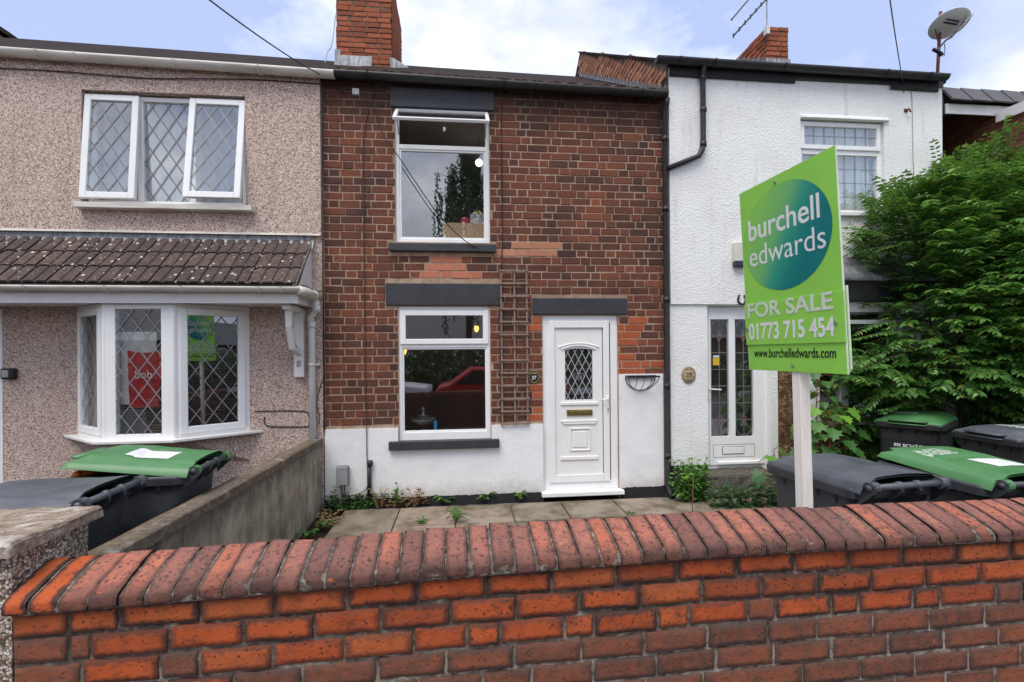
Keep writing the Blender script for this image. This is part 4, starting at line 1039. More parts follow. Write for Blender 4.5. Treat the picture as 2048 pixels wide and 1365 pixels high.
for a, b, c in ((1318, 1590, 12), (1781, 1876, 16)):
    xa, xb = P(a, 150, -.07)[0], P(b, 150, -.07)[0]; xa = max(xa, wx); za = g0[1] + (g1[1] - g0[1]) * (xa - g0[0]) / (g1[0] - g0[0]); zb = g0[1] + (g1[1] - g0[1]) * (xb - g0[0]) / (g1[0] - g0[0])
    fp = MB(); fp.add([(xa, -.078, za - .145 - .001 * c), (xb, -.078, zb - .145 - .001 * c), (xb, -.078, zb - .05), (xa, -.078, za - .05), (xa, -.04, za - .145 - .001 * c), (xb, -.04, zb - .145 - .001 * c), (xb, -.04, zb - .05)], [(0, 1, 2, 3), (1, 0, 4, 5), (1, 5, 6, 2)]); obj('black_board', fp, 'bitumen', h39)
r39 = roof(h39, wx - .02, g0[1] + .012, XE + .05, g1[1] + .012, PT=PT9)
for i in range(34):
    a = wx - .02 + (XE + .07 - wx) * i / 34; wd = (XE + .07 - wx) / 34 - .004
    zc = g0[1] + (g1[1] - g0[1]) * (a + wd / 2 - g0[0]) / (g1[0] - g0[0])
    if i == 0:
        t = MB(); t.box(-wd / 2, wd / 2, 0, .3, 0, .012); tm = mesh_of('roof_tile', t, 'slate')
    put('roof_tile', tm, Matrix.Translation((a + wd / 2, -.115, zc + .012 + R(-.002, .003))) @ Matrix.Rotation(math.atan(PT) - .05, 4, 'X'), r39)
# exposed gable end above the roof of 37: brick on edge, lead soakers below
z37 = lambda y: zr_r + (y + .06) * PT; z39 = lambda y: g0[1] + .012 + (y + .06) * PT9
gb = MB(); gxp = wx - .022
gb.add([(gxp, -.05, z37(-.05) - .15), (gxp, 4.3, z37(4.3) - .15), (gxp, 4.3, z39(4.3) - .01), (gxp, -.05, z39(-.05) - .01)], [(0, 1, 2, 3)])
gbo = obj('gable', gb, 'dark_mortar', h39)
bb = MB(); zz = z37(0); row = 0
while zz < z39(4.3):
    y = -.02 + (.12 if row % 2 else 0)
    while y < 4.25:
        yc_ = y + .11
        if z37(yc_) - .10 < zz + .04 < z39(yc_) - .045:
            M_ = Matrix.Translation((gxp - .012 + R(-.006, .006), yc_, zz + .04)) @ Matrix.Rotation(pi / 2, 4, 'Z') @ Matrix.Rotation(pi, 4, 'Z')
            brick_mb(bb, .222, .076, .05, .008, .004, M_)
        y += .234
    zz += .088; row += 1
obj('brick_field', bb, 'gable_brick', gbo, kind='stuff')
sk = MB(); y = -.1; k = 0
while y < 4.2:
    sk.add([(gxp - .02, y, z37(y) - .04), (gxp - .024, y + .16, z37(y + .16) - .04), (gxp - .02, y + .15, z37(y + .15) + .06 + R(-.01, .01)), (gxp - .03, y + .02, z37(y) + .12 + R(-.02, .02))], [(0, 1, 2, 3)])
    sk.add([(gxp - .021, y, z37(y) - .02), (gxp - .10, y, z37(y) + .012), (gxp - .10, y + .16, z37(y + .16) + .012), (gxp - .021, y + .16, z37(y + .16) - .02)], [(0, 1, 2, 3)])
    y += .15; k += 1
obj('lead_flashing', sk, 'lead_sheet', gbo)
cpn = MB(); y0_, y1_ = -.07, 4.3
cpn.add([(gxp - .03, y0_, z39(y0_)), (gxp - .03, y1_, z39(y1_)), (wx + .05, y1_, z39(y1_)), (wx + .05, y0_, z39(y0_)), (gxp - .03, y0_, z39(y0_) + .035), (gxp - .03, y1_, z39(y1_) + .035), (wx + .05, y1_, z39(y1_) + .035), (wx + .05, y0_, z39(y0_) + .035)], [(0, 1, 2, 3), (4, 7, 6, 5), (0, 4, 5, 1), (0, 3, 7, 4)])
obj('verge', cpn, 'slate', r39)
# chimney of 39
yk = 2.3; q = rect(1534, 54, 1577, 122, yk); c9 = MB(); c9.box(q[0] + .01, q[1] - .01, yk + .01, yk + .95, q[2] - .4, q[3] - .004); c9o = obj('chimney', c9, 'dark_mortar', h39)
zz = q[2] - .09; row = 0; bb = MB()
while zz < q[3] - .03:
    for a, b in flemish(q[0], q[1], row, .215, .1, .012, mixed=False):
        t = MB(); brick_mb(t, b - a, .076, .06, .008, .004); put('brick', mesh_of('brick', t, 'chimney_brick'), Matrix.Translation(((a + b) / 2, yk + R(-.004, .004), zz + .038)), c9o)
    y = yk + (.0 if row % 2 else -.0)
    while y < yk + .9:
        brick_mb(bb, .21, .076, .03, .008, .004, Matrix.Translation((q[0] + R(-.006, .004), y + .11 + (.11 if row % 2 else 0), zz + .038)) @ Matrix.Rotation(-pi / 2, 4, 'Z')); y += .226
    zz += .087; row += 1
obj('brick_field', bb, 'chimney_brick', c9o, kind='stuff')
fl = MB(); fl.grid(lambda u, v: (q[0] - .03 + u * (q[1] - q[0] + .05), yk - .012 - .03 * v, q[2] + .03 - v * .12 + .01 * noise.noise((u * 9, 0, 0))), 10, 2)
for k in range(6):
    y = yk + k * .16; zz = q[2] - .02 + k * .16 * PT
    fl.add([(q[0] - .012, y, zz - .1), (q[0] - .012, y + .16, zz - .1 + .1), (q[0] - .012, y + .16, zz + .10), (q[0] - .014, y + .01, zz + .09)], [(0, 1, 2, 3)])
obj('lead_flashing', fl, 'lead_sheet', c9o)
# rainwater pipe that crosses to the neighbour's
q = MB(); a = P(1408, 132, -.13); b = P(1407, 290, -.10); c = P(1398, 312, -.10); d = P(1336, 337, -.075)
q.tube([(a[0], -.14, a[1]), (a[0], -.10, a[1] - .06), (b[0], -.095, b[1]), (b[0] - .015, -.095, b[1] - .06), (c[0], -.095, c[1]), (d[0], -.075, d[1])], .033, 12)
for (p0, p1) in (((b[0], b[1] + .04), (b[0], b[1] - .02)), ((a[0], a[1] - .10), (a[0], a[1] - .16)), ((b[0] + .005, b[1] + .45), (b[0] + .005, b[1] + .40))): q.tube([(p0[0], -.095, p0[1]), (p1[0], -.095, p1[1])], .04, 12)
obj('downpipe', q, 'black_plastic', h39, smooth=True)
# upper window with lead squares and net curtain
W = w39; yf = .0
w = thing('window', None, None); setp(w, h39)
f = MB(); f.ring(W[0], W[1], W[2], W[3] - .005, .055, yf, yf + .07)
ztr = P(1685, 303, yf)[1]; f.box(W[0] + .055, W[1] - .055, yf + .002, yf + .07, ztr - .05, ztr + .03); obj('frame', f, 'upvc', w, bevel=.005)
s = MB(); s.ring(W[0] + .02, W[1] - .02, ztr + .01, W[3] - .025, .055, yf - .02, yf + .03); obj('sash', s, 'upvc', w, bevel=.006)
pa, pb_ = (W[0] + .07, W[1] - .07, ztr + .06, W[3] - .075), (W[0] + .05, W[1] - .05, W[2] + .05, ztr - .045)
lt = MB()
for pr, nx_, nz__, yy in ((pa, 7, 2, yf - .002), (pb_, 7, 4, yf + .02)):
    pane('pane', pr[0], pr[1], pr[2], pr[3], yy + .006, w)
    for k in range(1, nx_): x_ = pr[0] + (pr[1] - pr[0]) * k / nx_; bar(lt, x_, pr[2], x_, pr[3], yy, .007, .003)
    for k in range(1, nz__): z_ = pr[2] + (pr[3] - pr[2]) * k / nz__; bar(lt, pr[0], z_, pr[1], z_, yy - .0008, .007, .003)
obj('lead_lattice', lt, 'lead_came', w)
cu = MB(); cu.grid(lambda u, v: (W[0] - .05 + u * (W[1] - W[0] + .1), .10 + .012 * sin(u * 70) + .008 * noise.noise((u * 12, v, 0)), W[2] - .05 + v * (W[3] - W[2] + .1)), 140, 1); obj('net_curtain', cu, 'net_curtain', w, smooth=True)
sl = MB(); q = rect(1600, 425, 1781, 431, -.10); sl.box(q[0], q[1], -.10, yf + .01, q[2], q[3] + .01); obj('sill', sl, 'upvc', w, bevel=.005)
hd = MB(); hd.extrude([(-.05, -.012), (-.085, -.002), (-.08, .02), (-.05, .05)], (W[0] - .01, W[3] + .002), (W[1] + .05, W[3] + .002)); obj('drip_mould', hd, 'roughcast', w)
# door of 39
D = d39; yd = .05
d9 = thing('door', None, None); setp(d9, h39)
f = MB(); f.ring(D[0], D[1], D[2], D[3], .055, yd, yd + .07, wb=.11, wt=.10); obj('frame', f, 'upvc', d9, bevel=.005)
l = (D[0] + .05, D[1] - .05, D[2] + .10, D[3] - .095); s = MB()
p1, p2 = rect(1420.5, 639, 1457, 873, yd), rect(1469, 639, 1505.5, 873, yd); bp = rect(1425, 888, 1508, 914, yd)
p2 = (p2[0], l[1] - .09, p2[2], p2[3]) if p2[1] > l[1] - .05 else p2
sheet_with_holes(s, l[0], l[1], l[2], l[3], [p1, p2], yd - .015, yd + .03); obj('sash', s, 'upvc', d9, bevel=.004)
b = MB(); b.ring(bp[0], bp[1], bp[2], bp[3], .006, yd - .017, yd - .012); obj('moulding', b, 'mid_grey', d9)
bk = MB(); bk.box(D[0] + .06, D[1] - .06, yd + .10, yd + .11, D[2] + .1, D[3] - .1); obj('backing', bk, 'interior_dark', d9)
lt, fw_, rg_ = MB(), MB(), MB()
for pr in (p1, p2):
    pane('pane', pr[0], pr[1], pr[2], pr[3], yd + .008, d9)
    xm = (pr[0] + pr[1]) / 2; hw = (pr[1] - pr[0]) / 2 - .016
    for k in range(1, 7): z_ = pr[2] + (pr[3] - pr[2]) * k / 7; bar(lt, pr[0], z_, pr[1], z_, yd + .002, .008)
    bar(lt, xm, pr[2], xm, pr[3], yd + .0012, .007)
    for sx in (-1, 1): bar(lt, xm + sx * hw, pr[2] + hw + .015, xm + sx * hw, pr[3] - hw - .015, yd + .0005, .008)
    for zc, s_ in ((pr[3] - hw - .015, 1), (pr[2] + hw + .015, -1)):
        pts_ = [(xm + hw * cos(t), zc + s_ * hw * sin(t)) for t in [pi * k / 12 for k in range(13)]]
        for a, b in zip(pts_, pts_[1:]): bar(lt, *a, *b, yd + .0005, .008)
    for zc, s_ in ((pr[3] - .225, 1), (pr[2] + .225, -1)):
        pts_ = [(xm, zc - s_ * .05), (xm + .03, zc), (xm + .018, zc + s_ * .035), (xm, zc + s_ * .02), (xm - .018, zc + s_ * .035), (xm - .03, zc)]
        rg_.prism(pts_ if s_ > 0 else pts_[::-1], yd + .003, yd + .006)
        for a, b in zip(pts_, pts_[1:] + pts_[:1]): bar(fw_, *a, *b, yd + .0002, .006)
        for sx in (-1, 1):
            pp = [(xm, zc + s_ * .03), (xm + sx * .035, zc + s_ * .05), (xm + sx * .04, zc + s_ * .10), (xm + sx * .012, zc + s_ * .075), (xm, zc + s_ * .03)]
            for a, b in zip(pp, pp[1:]): bar(fw_, *a, *b, yd, .006)
obj('lead_lattice', lt, 'lead_came', d9); obj('lead_flower', fw_, 'lead_came', d9); obj('red_pane', rg_, 'red_glass', d9)
q = rect(1444, 894, 1486, 907, yd); b = MB(); b.box(q[0], q[1], yd - .026, yd - .014, q[2], q[3]); obj('letterbox', b, 'upvc', d9, bevel=.004)
b = MB(); b.ring(q[0] - .006, q[1] + .006, q[2] - .006, q[3] + .006, .006, yd - .019, yd - .0145); obj('letterbox_rim', b, 'dark_metal', d9)
hz = P(1430, 778, yd)[1]; hx = P(1417.5, 778, yd)[0]; b = MB(); b.box(hx - .012, hx + .012, yd - .026, yd - .014, hz - .13, hz + .03); b.tube([(hx, yd - .026, hz), (hx, yd - .06, hz), (hx + .13, yd - .062, hz - .008)], .009, 8); obj('handle', b, 'upvc', d9)
b = MB(); q = rect(1426, 716, 1439, 731, yd); b.box(q[0], q[1], yd + .001, yd + .004, q[2], q[3]); st9 = obj('window_sticker', b, 'yellow', d9)
b = MB(); b.box(q[0] + .006, q[1] - .006, yd + .001, yd + .004, q[3] + .004, q[3] + .03); obj('window_sticker', b, 'paper_white', d9)
b = MB(); q = rect(1434, 922, 1521, 927, yd); b.prism([(q[0], q[2]), (q[1], q[2]), (q[1], q[3]), (q[0], q[3])], yd - .045, yd - .014); obj('weather_bar', b, 'upvc', d9, bevel=.003)
st = MB(); q = rect(1400, 948, 1553, 972, -.25)
st.grid(lambda u, v: (q[0] + u * (q[1] - q[0]), -.30 + .022 * noise.noise((u * 8, v * 3, 0)) if v < .98 else .05, q[2] - .1 + min(1, v * 1.05) * (q[3] - q[2] + .1) + .012 * noise.noise((u * 9, v * 5, 4))), 40, 8)
st.box(q[0] + .02, q[1] - .02, -.27, .06, -.05, q[3] - .012); obj('doorstep', st, 'step_concrete', h39, smooth=False)
# ground floor bay and its lean-to, half hidden by the shrub
w = thing('bay_window', None, None); setp(w, h39); yb = -.30
ba = MB(); ba.box(bx0 + .02, bx1, yb, .1, -.1, zsill - .03); obj('apron', ba, 'mossy_roughcast', w)
f = MB(); f.box(bx0 + .02, bx1, yb + .01, .1, zhead - .13, zhead - .002)
px_ = [bx0 + .02, P(1683, 760, yb)[0], P(1805, 760, yb)[0], P(1900, 760, yb)[0], bx1 - .1]
for x_ in px_: f.box(x_, x_ + .105, yb + .012, yb + .10, zsill, zhead - .13)
ztl = P(1725, 640, yb)[1]; f.box(px_[1] + .105, px_[-1], yb + .014, yb + .08, ztl - .05, ztl); obj('frame', f, 'upvc', w, bevel=.005)
pane('pane', bx0 + .05, bx1 - .05, zsill, zhead - .13, yb + .05, w)
sl = MB(); sl.box(bx0 - .0, bx1 + .05, yb - .10, yb + .02, zsill - .035, zsill + .003); obj('sill', sl, 'white_plastic', w, bevel=.005)
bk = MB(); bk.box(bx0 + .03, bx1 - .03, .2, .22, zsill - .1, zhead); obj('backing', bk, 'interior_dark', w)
yl = -.42; zl0, zl1 = P(1725, 556, yl)[1], P(1725, 514, -.06)[1]
lr = MB(); lr.add([(bx0 - .1, yl, zl0), (bx1 + .1, yl, zl0), (bx1 + .1, -.052, zl1), (bx0 - .1, -.052, zl1), (bx0 - .1, yl, zl0 - .03), (bx1 + .1, yl, zl0 - .03), (bx1 + .1, -.052, zl0 - .03), (bx0 - .1, -.052, zl0 - .03)], [(0, 1, 2, 3), (0, 4, 5, 1), (4, 7, 6, 5), (0, 3, 7, 4), (1, 5, 6, 2)]); lro = obj('lean_to_roof', lr, 'lead_sheet', w)
lr = MB(); lr.box(bx0 - .08, bx1 + .08, yl + .03, yl + .06, zhead, zl0 - .032); lr.box(bx0 - .08, bx1 + .08, yl + .061, -.03, zhead + .004, zhead + .03); obj('fascia', lr, 'black_plastic', w)

# ------------------------------------------------------------------ brown brick house beyond
XB = XE + .85
hB = thing('brick_house', 'brown brick house with white fascia and grey tiles beyond the white house', 'house', (XB + 2.5, 1, 0))
def PX(px, py, X):
    d = ray(px, py); t = X / d[0]; return CYW + t * d[1], CZ + t * d[2]
yq, zq = PX(1992, 238, XB); ye_, ze_ = PX(2075, 212, XB); yL, zL = PX(1874, 222, XB)
yF = yq - .02; q = rect(1878, 211, 1994, 229, yF); zr_ = q[3] + .012
b = MB(); b.prism([(6, -.1), (ye_, -.1), (ye_, ze_), (yq, zq), (yq + .02, q[2] + .03), (yL, zL), (6, zL)], XB + .012, XB + 5, Matrix(((0, 1, 0, 0), (1, 0, 0, 0), (0, 0, 1, 0), (0, 0, 0, 1)))); hw_ = obj('wall', b, 'facade_mortar', hB)
row = 0; t = MB(); brick_mb(t, .215, .065, .03, .004, .0012); bm_ = mesh_of('brick', t, 'brown_brick'); rest_ = MB(); rowz = zL - .01
topz = lambda y: zL if y > yL else (q[2] + .02 + (zL - q[2] - .02) * (y - yq) / (yL - yq) if y > yq else zq + (ze_ - zq) * (y - yq) / (ye_ - yq))
while rowz > .2:
    y = ye_ + .11 + (.1125 if row % 2 else 0)
    while y < 2.2:
        M_ = Matrix.Translation((XB + R(-.001, .001), y, rowz - .033)) @ Matrix.Rotation(-pi / 2, 4, 'Z')
        if rowz < min(topz(y - .11), topz(y + .11)) + .12:
            if rowz > 3.0 and y < 1.3: put('brick', bm_, M_, hw_)
            else: brick_mb(rest_, .215, .065, .03, .004, .0012, M_)
        y += .225
    rowz -= .075; row += 1
obj('brick_field', rest_, 'brown_brick', hw_, kind='stuff')
b = MB(); b.box(XB - .75, XB + 4, yF, yF + .02, q[2], q[3] + .01); obj('fascia', b, 'white_plastic', hB)
b = MB(); e0 = PX(1992, 246, XB - .03); e1 = PX(1992, 226, XB - .03); e2 = PX(2090, 206, XB - .03); e3 = PX(2090, 184, XB - .03)
b.prism([e0, e2, e3, e1], XB - .035, XB + .02, Matrix(((0, 1, 0, 0), (1, 0, 0, 0), (0, 0, 1, 0), (0, 0, 0, 1)))); obj('barge_board', b, 'white_plastic', hB)
b = MB(); b.box(XB - .75, XB + 4, yF + .06, 5.5, zr_ + .16, zr_ + .19); b.box(XB - .75, XB - .73, yF + .05, 5.5, q[2], zr_ + .129); rB = obj('roof', b, 'dark_tile', hB)
b = MB(); tw = .30; b.box(-tw / 2 + .004, tw / 2 - .004, 0, .30, 0, .022); tm = mesh_of('roof_tile', b, 'dark_tile')
for i in range(15):
    put('roof_tile', tm, Matrix.Translation((XB - .60 + tw * i, yF - .07, zr_ + .004)) @ Matrix.Rotation(radians(54), 4, 'X') @ Matrix.Rotation(.035, 4, 'Y'), rB)
# corner of a house showing over the roof at far left
gx, gz_ = P(-40, 88, 5.0); ex, ez = P(26, 76, 5.0); tx, tz = P(-120, -20, 5.0)
hL = thing('brick_house', 'small corner of a brick gable showing over the roof at the far left', 'house', (gx, 5, 0))
b = MB(); b.prism([(gx - 3, gz_ - 2.5), (ex - .14, gz_ - 2.5), (ex - .14, ez - .02), (tx, tz - .12), (gx - 3, tz - 1)], 5.05, 9); obj('wall', b, 'gable_brick', hL)
b = MB(); b.prism([(ex, ez - .02), (ex, ez + .06), (tx, tz + .05), (tx - 3, tz - 1.5), (tx - 3, tz - 1.6), (tx, tz - .06)], 4.9, 9.2); obj('roof', b, 'slate', hL)

# ------------------------------------------------------------------ front garden wall of old orange bricks
YW, SLW = -3.98, .02
def PW(px, py=1250):
    d = ray(px, py); t = (YW - CYW) / (d[1] - SLW * d[0]); return t * d[0]
def zoff(x):
    k = [(-1.7, -.038), (-.9, -.02), (0, 0), (1.1, .016), (2.6, .004), (4, 0)]
    for (a, za), (b, zb) in zip(k, k[1:]):
        if x <= b: return za + (zb - za) * (x - a) / (b - a)
    return 0
YWx = lambda x: YW + SLW * x
gw = thing('garden_wall', 'low garden wall of old orange bricks with a sloping brick coping', 'wall', (.7, YW, 0))
XW0, XW1 = PW(18, 1240), 3.7
core = MB(); nu, nv = 260, 44
core.grid(lambda u, v: (XW0 + .01 + u * (XW1 - XW0), YWx(XW0 + u * (XW1 - XW0)) + .008 + .004 * noise.noise((u * 130, v * 26, 0)) + .0035 * noise.noise((u * 300, v * 60, 4)), -.1 + v * 1.01 + zoff(XW0 + u * (XW1 - XW0))), nu, nv)
wm_ = obj('mortar', core, 'dark_mortar', gw, smooth=True)
bk = MB(); N = 20
for i in range(N):
    xa, xb = XW0 + (XW1 - XW0) * i / N, XW0 + (XW1 - XW0) * (i + 1) / N; za, zb = .955 + zoff(xa), .955 + zoff(xb); ya, yb = YWx(xa), YWx(xb)
    bk.add([(xa, ya + .03, -.1), (xb, yb + .03, -.1), (xb, yb + .03, zb), (xa, ya + .03, za), (xa, ya + .21, -.1), (xb, yb + .21, -.1), (xb, yb + .21, zb), (xa, ya + .21, za)], [(3, 2, 6, 7), (5, 4, 7, 6)] + ([(0, 3, 7, 4)] if i == 0 else []) + ([(2, 1, 5, 6)] if i == N - 1 else []))
obj('wall_back', bk, 'yard_brown_brick', gw)
r1 = lambda l: [x / 3.74 for x in l]
def jo(a, b, c, d): return sorted([x / 3.74 for x in a] + [512 + x / 3.74 for x in b] + [1024 + x / 3.74 for x in c] + [1536 + x / 3.74 for x in d])
courses = [
    jo([72, 500, 885, 1495], [140, 675, 1205, 1715], [300, 775, 1240, 1685], [205, 610, 1010, 1420, 1825]),
    jo([75, 505, 672, 1255, 1815], [430, 930, 1455], [30, 505, 965, 1425, 1870], [375, 785, 1185, 1605]),
    jo([80, 600, 1190, 1485], [120, 660, 1175, 1580, 1830], [395, 620, 1095, 1325, 1770], [65, 480, 690, 1095, 1300, 1720, 1910]),
    jo([100, 640, 1230, 1740], [345, 905, 1425], [20, 520, 995, 1470], [5, 370, 795, 1215, 1635]),
    jo([85, 500, 1090, 1660], [360, 800, 1210, 1700], [150, 610, 1085, 1535], [50, 485, 910, 1330, 1740]),
    jo([90, 650, 1240, 1780], [470, 950, 1480], [30, 520, 1010, 1440], [270, 700, 1105, 1510, 1900]),
]
CP_, ZT = .0945, .906
for c, js in enumerate(courses):
    xs = [PW(p, 1180 + 45 * c) for p in js]
    while xs[-1] < XW1 - .3: xs.append(xs[-1] + .238)
    zc = ZT - CP_ * (c + .5) - .003
    for a, b in zip(xs, xs[1:]):
        wd = b - a - R(.008, .013)
        if wd < .05: continue
        xm = (a + b) / 2; brown = c >= 3 or (c == 2 and wd < .14 and random.random() < .6) or xm < -1.32 and random.random() < .6
        if c == 3 and xm < -.2: brown = random.random() < .35
        hh = CP_ - R(.008, .012)
        me = mesh_of('brick', rough_brick(wd, hh, .06, random.random() * 1e4, nx=11, nz=6, amp=.005, chip=R(.6, 3.2)), 'yard_brown_brick' if brown else 'yard_brick', True)
        put('brick', me, Matrix.Translation((xm, YWx(xm) + R(-.003, .004), zc + zoff(xm) + R(-.0025, .0025))) @ Matrix.Rotation(R(-.012, .012), 4, 'Y') @ Matrix.Rotation(SLW + R(-.01, .01), 4, 'Z'), wm_)
low = MB(); z = ZT - CP_ * 6; row = 0
while z > -.05:
    for a, b in flemish(XW0, XW1, row, .228, .112, .012, mixed=False):
        xm = (a + b) / 2; brick_mb(low, b - a, .082, .05, .008, .003, Matrix.Translation((xm, YWx(xm), z - CP_ / 2 + zoff(xm))))
    z -= CP_; row += 1
obj('brick_field', low, 'yard_brown_brick', wm_, kind='stuff')
# coping: bricks on edge laid to a slope, worn round at the nose; joints read off along the front edge
front = [15, 66, 125, 187, 248, 297, 352, 402, 452, 503] + [512 + x / 3.74 for x in (155, 345, 525, 712, 895, 1070, 1240, 1418, 1594, 1765)] + [1024 + x / 3.74 for x in (-20, 15 - 0, 180, 330, 497, 655, 797, 960, 1125, 1275, 1430, 1583, 1725, 1873)][1:] + [1536 + x / 3.74 for x in (105, 245, 388, 545, 688, 828, 965, 1068, 1240, 1362, 1525, 1660, 1782, 1915)]
front = sorted(set(front)); fx = [PW(p, 1150) for p in front]
while fx[-1] < XW1: fx.append(fx[-1] + .083)
prof = [(-.026, .0), (-.031, .005), (-.0325, .012), (-.032, .033), (-.029, .041), (-.021, .047), (.02, .064), (.07, .081), (.12, .097), (.165, .108), (.192, .112), (.206, .104), (.210, .085), (.210, .01)]
mort = MB(); n = 120
def mrow(u, v):
    x = XW0 + .02 + u * (XW1 - XW0 - .03); k = v * (len(prof) - 1); i = min(int(k), len(prof) - 2); t = k - i
    y = prof[i][0] + (prof[i + 1][0] - prof[i][0]) * t; z = prof[i][1] + (prof[i + 1][1] - prof[i][1]) * t
    return (x, YWx(x) + y * .93 + .008, ZT + zoff(x) + z - .0072 + .003 * noise.noise((x * 60, v * 9, 0)))
mort.grid(mrow, 300, 24); obj('coping_mortar', mort, 'coping_mortar', gw, smooth=True)
for a, b in zip(fx, fx[1:]):
    wd = b - a - R(.005, .010); xm = (a + b) / 2; mb = MB(); nx = 6; off = random.random() * 1e3; chip = random.random()
    fine = []
    for i in range(len(prof) - 1):
        for t in ((0, .5) if i in (5, 6, 7) else (0,)):
            fine.append((prof[i][0] + (prof[i + 1][0] - prof[i][0]) * t, prof[i][1] + (prof[i + 1][1] - prof[i][1]) * t))
    fine.append(prof[-1]); us = [-.5, -.42, -.2, .2, .42, .5]
    vs_, uv = [], []
    L_ = len(fine)
    for j, (y, z) in enumerate(fine):
        for u in us:
            nn = noise.noise((u * 3 + off, y * 30, z * 30)); ed = .0042 if abs(u) > .45 else 0
            cy = .09; ky = (.008 + .010 * chip ** 3) * max(0, nn) * (1.6 if j < 6 else .35)
            sgn = 1 if j < 6 else 0
            vs_.append((u * wd + (.003 * nn if abs(u) > .45 else 0), y + ed * sgn + ky + .002 * nn, z - (ed if j >= 3 and j < 11 else 0) - ky * .6 + .0015 * nn))
            uv.append((j / (L_ - 1), u + .5))
    w_ = len(us); fs = [(j * w_ + i, j * w_ + i + 1, (j + 1) * w_ + i + 1, (j + 1) * w_ + i) for j in range(L_ - 1) for i in range(w_ - 1)]
    fs += [tuple(j * w_ for j in range(L_ - 1, -1, -1)), tuple(j * w_ + w_ - 1 for j in range(L_))]
    mb.add(vs_, fs, None, uv)
    put('coping_brick', mesh_of('coping_brick', mb, 'yard_brick' if xm < -1.42 else 'coping_brick', True), Matrix.Translation((xm, YWx(xm) + R(-.006, .007), ZT + zoff(xm) + R(-.005, .006))) @ Matrix.Rotation(R(-.03, .03), 4, 'Y') @ Matrix.Rotation(SLW + R(-.012, .012), 4, 'Z') @ Matrix.Rotation(R(-.012, .012), 4, 'X'), gw)

# ------------------------------------------------------------------ concrete wall between the two front gardens
dw = thing('dividing_wall', 'stained concrete wall with a flat coping between the two front gardens', 'wall', (-1.6, -1.9, 0))
b = MB(); f = lambda y: .79 + (-y) * .0185
def side(x, mb):
    mb.grid(lambda u, v: (x + .004 * noise.noise((u * 30, v * 12, x)), -3.74 + u * 3.72, -.1 + v * (f(-3.74 + u * 3.72) + .045)), 60, 12)
side(-1.566, b); side(-1.665, b); obj('wall_body', b, 'stained_concrete', dw)
ys = [-3.74, -2.35, -1.12, -.022]
for a, c in zip(ys, ys[1:]):
    b = MB(); b.grid(lambda u, v: ([-1.69, -1.688, -1.62, -1.556, -1.553][round(v * 4)], a + .003 + u * (c - a - .006), f(a + u * (c - a)) + [0, .008, .011, .008, 0][round(v * 4)] + .0035 * noise.noise((a + u * 7, v * 5, 0))), 24, 4)
    b.grid(lambda u, v: (-1.553 + .002 * noise.noise((u * 20 + a, v, 2)) - .004 * v, a + .003 + u * (c - a - .006), f(a + u * (c - a)) - v * .055), 24, 2)
    b.grid(lambda u, v: (-1.69, a + .003 + u * (c - a - .006), f(a + u * (c - a)) - v * .055), 4, 1)
    b.grid(lambda u, v: (-1.69 + v * .137, a + .003 + u * (c - a - .006), f(a + u * (c - a)) - .055), 4, 1)
    b.add([(-1.69, a + .003, f(a)), (-1.553, a + .003, f(a)), (-1.557, a + .003, f(a) - .055), (-1.69, a + .003, f(a) - .055)], [(0, 1, 2, 3)])
    obj('coping_slab', b, 'coping_concrete', dw, smooth=True)
# ------------------------------------------------------------------ pebbledashed front wall of number 35
pw = thing('front_wall', 'pebbledashed front wall with weathered stone coping at the left edge', 'wall', (-2.6, -3.8, 0))
xr_ = XW0 - .012
b = MB(); b.grid(lambda u, v: (-5 + u * (xr_ + 5), -3.985, -.1 + v * 1.165), 60, 10); b.grid(lambda u, v: (xr_ + .006 * noise.noise((u * 9, v * 16, 0)), -3.985 + u * .36, -.1 + v * 1.165), 12, 24); b.grid(lambda u, v: (-5 + u * (xr_ + 5), -3.625, -.1 + v * 1.165), 8, 2)
obj('wall_body', b, 'coarse_pebbledash', pw)
def cop(xa, xb, nm):
    b = MB()
    y0, y1, z0, z1 = -4.02, -3.575, 1.062, 1.112
    ys_ = [y0 + .012 * 0, y0, y0 + .015, *[y0 + .015 + (y1 - y0 - .03) * k / 8 for k in range(1, 8)], y1 - .015, y1, y1]
    zs__ = [z0, z1 - .012, z1, *[z1] * 7, z1, z1 - .012, z0]
    us = [0, .008, *[.008 + .984 * k / 26 for k in range(1, 26)], .992, 1]
    vs_ = []
    for y, z in zip(ys_, zs__):
        for u in us:
            x = xa + u * (xb - xa); nn = noise.noise((x * 14, y * 14, 3)); n2 = noise.noise((x * 40, y * 40, z * 30))
            vs_.append((x + (.010 * n2 + .006 * nn if u in (0, 1) else 0), y + (.008 * n2 if z < z1 else 0), z + (.006 * nn + .003 * n2 if z == z1 else 0) - (.010 if u in (0, 1) and z >= z1 - .013 else 0)))
    w_ = len(us); fs = [(j * w_ + i, j * w_ + i + 1, (j + 1) * w_ + i + 1, (j + 1) * w_ + i) for j in range(len(ys_) - 1) for i in range(w_ - 1)]
    fs += [tuple(j * w_ for j in range(len(ys_) - 1, -1, -1)), tuple(j * w_ + w_ - 1 for j in range(len(ys_)))]
    b.add(vs_, fs); obj('coping_slab', b, 'pier_coping', pw, smooth=False)
cop(-2.62, xr_ + .028, 0); cop(-3.6, -2.632, 1); cop(-4.6, -3.612, 2)

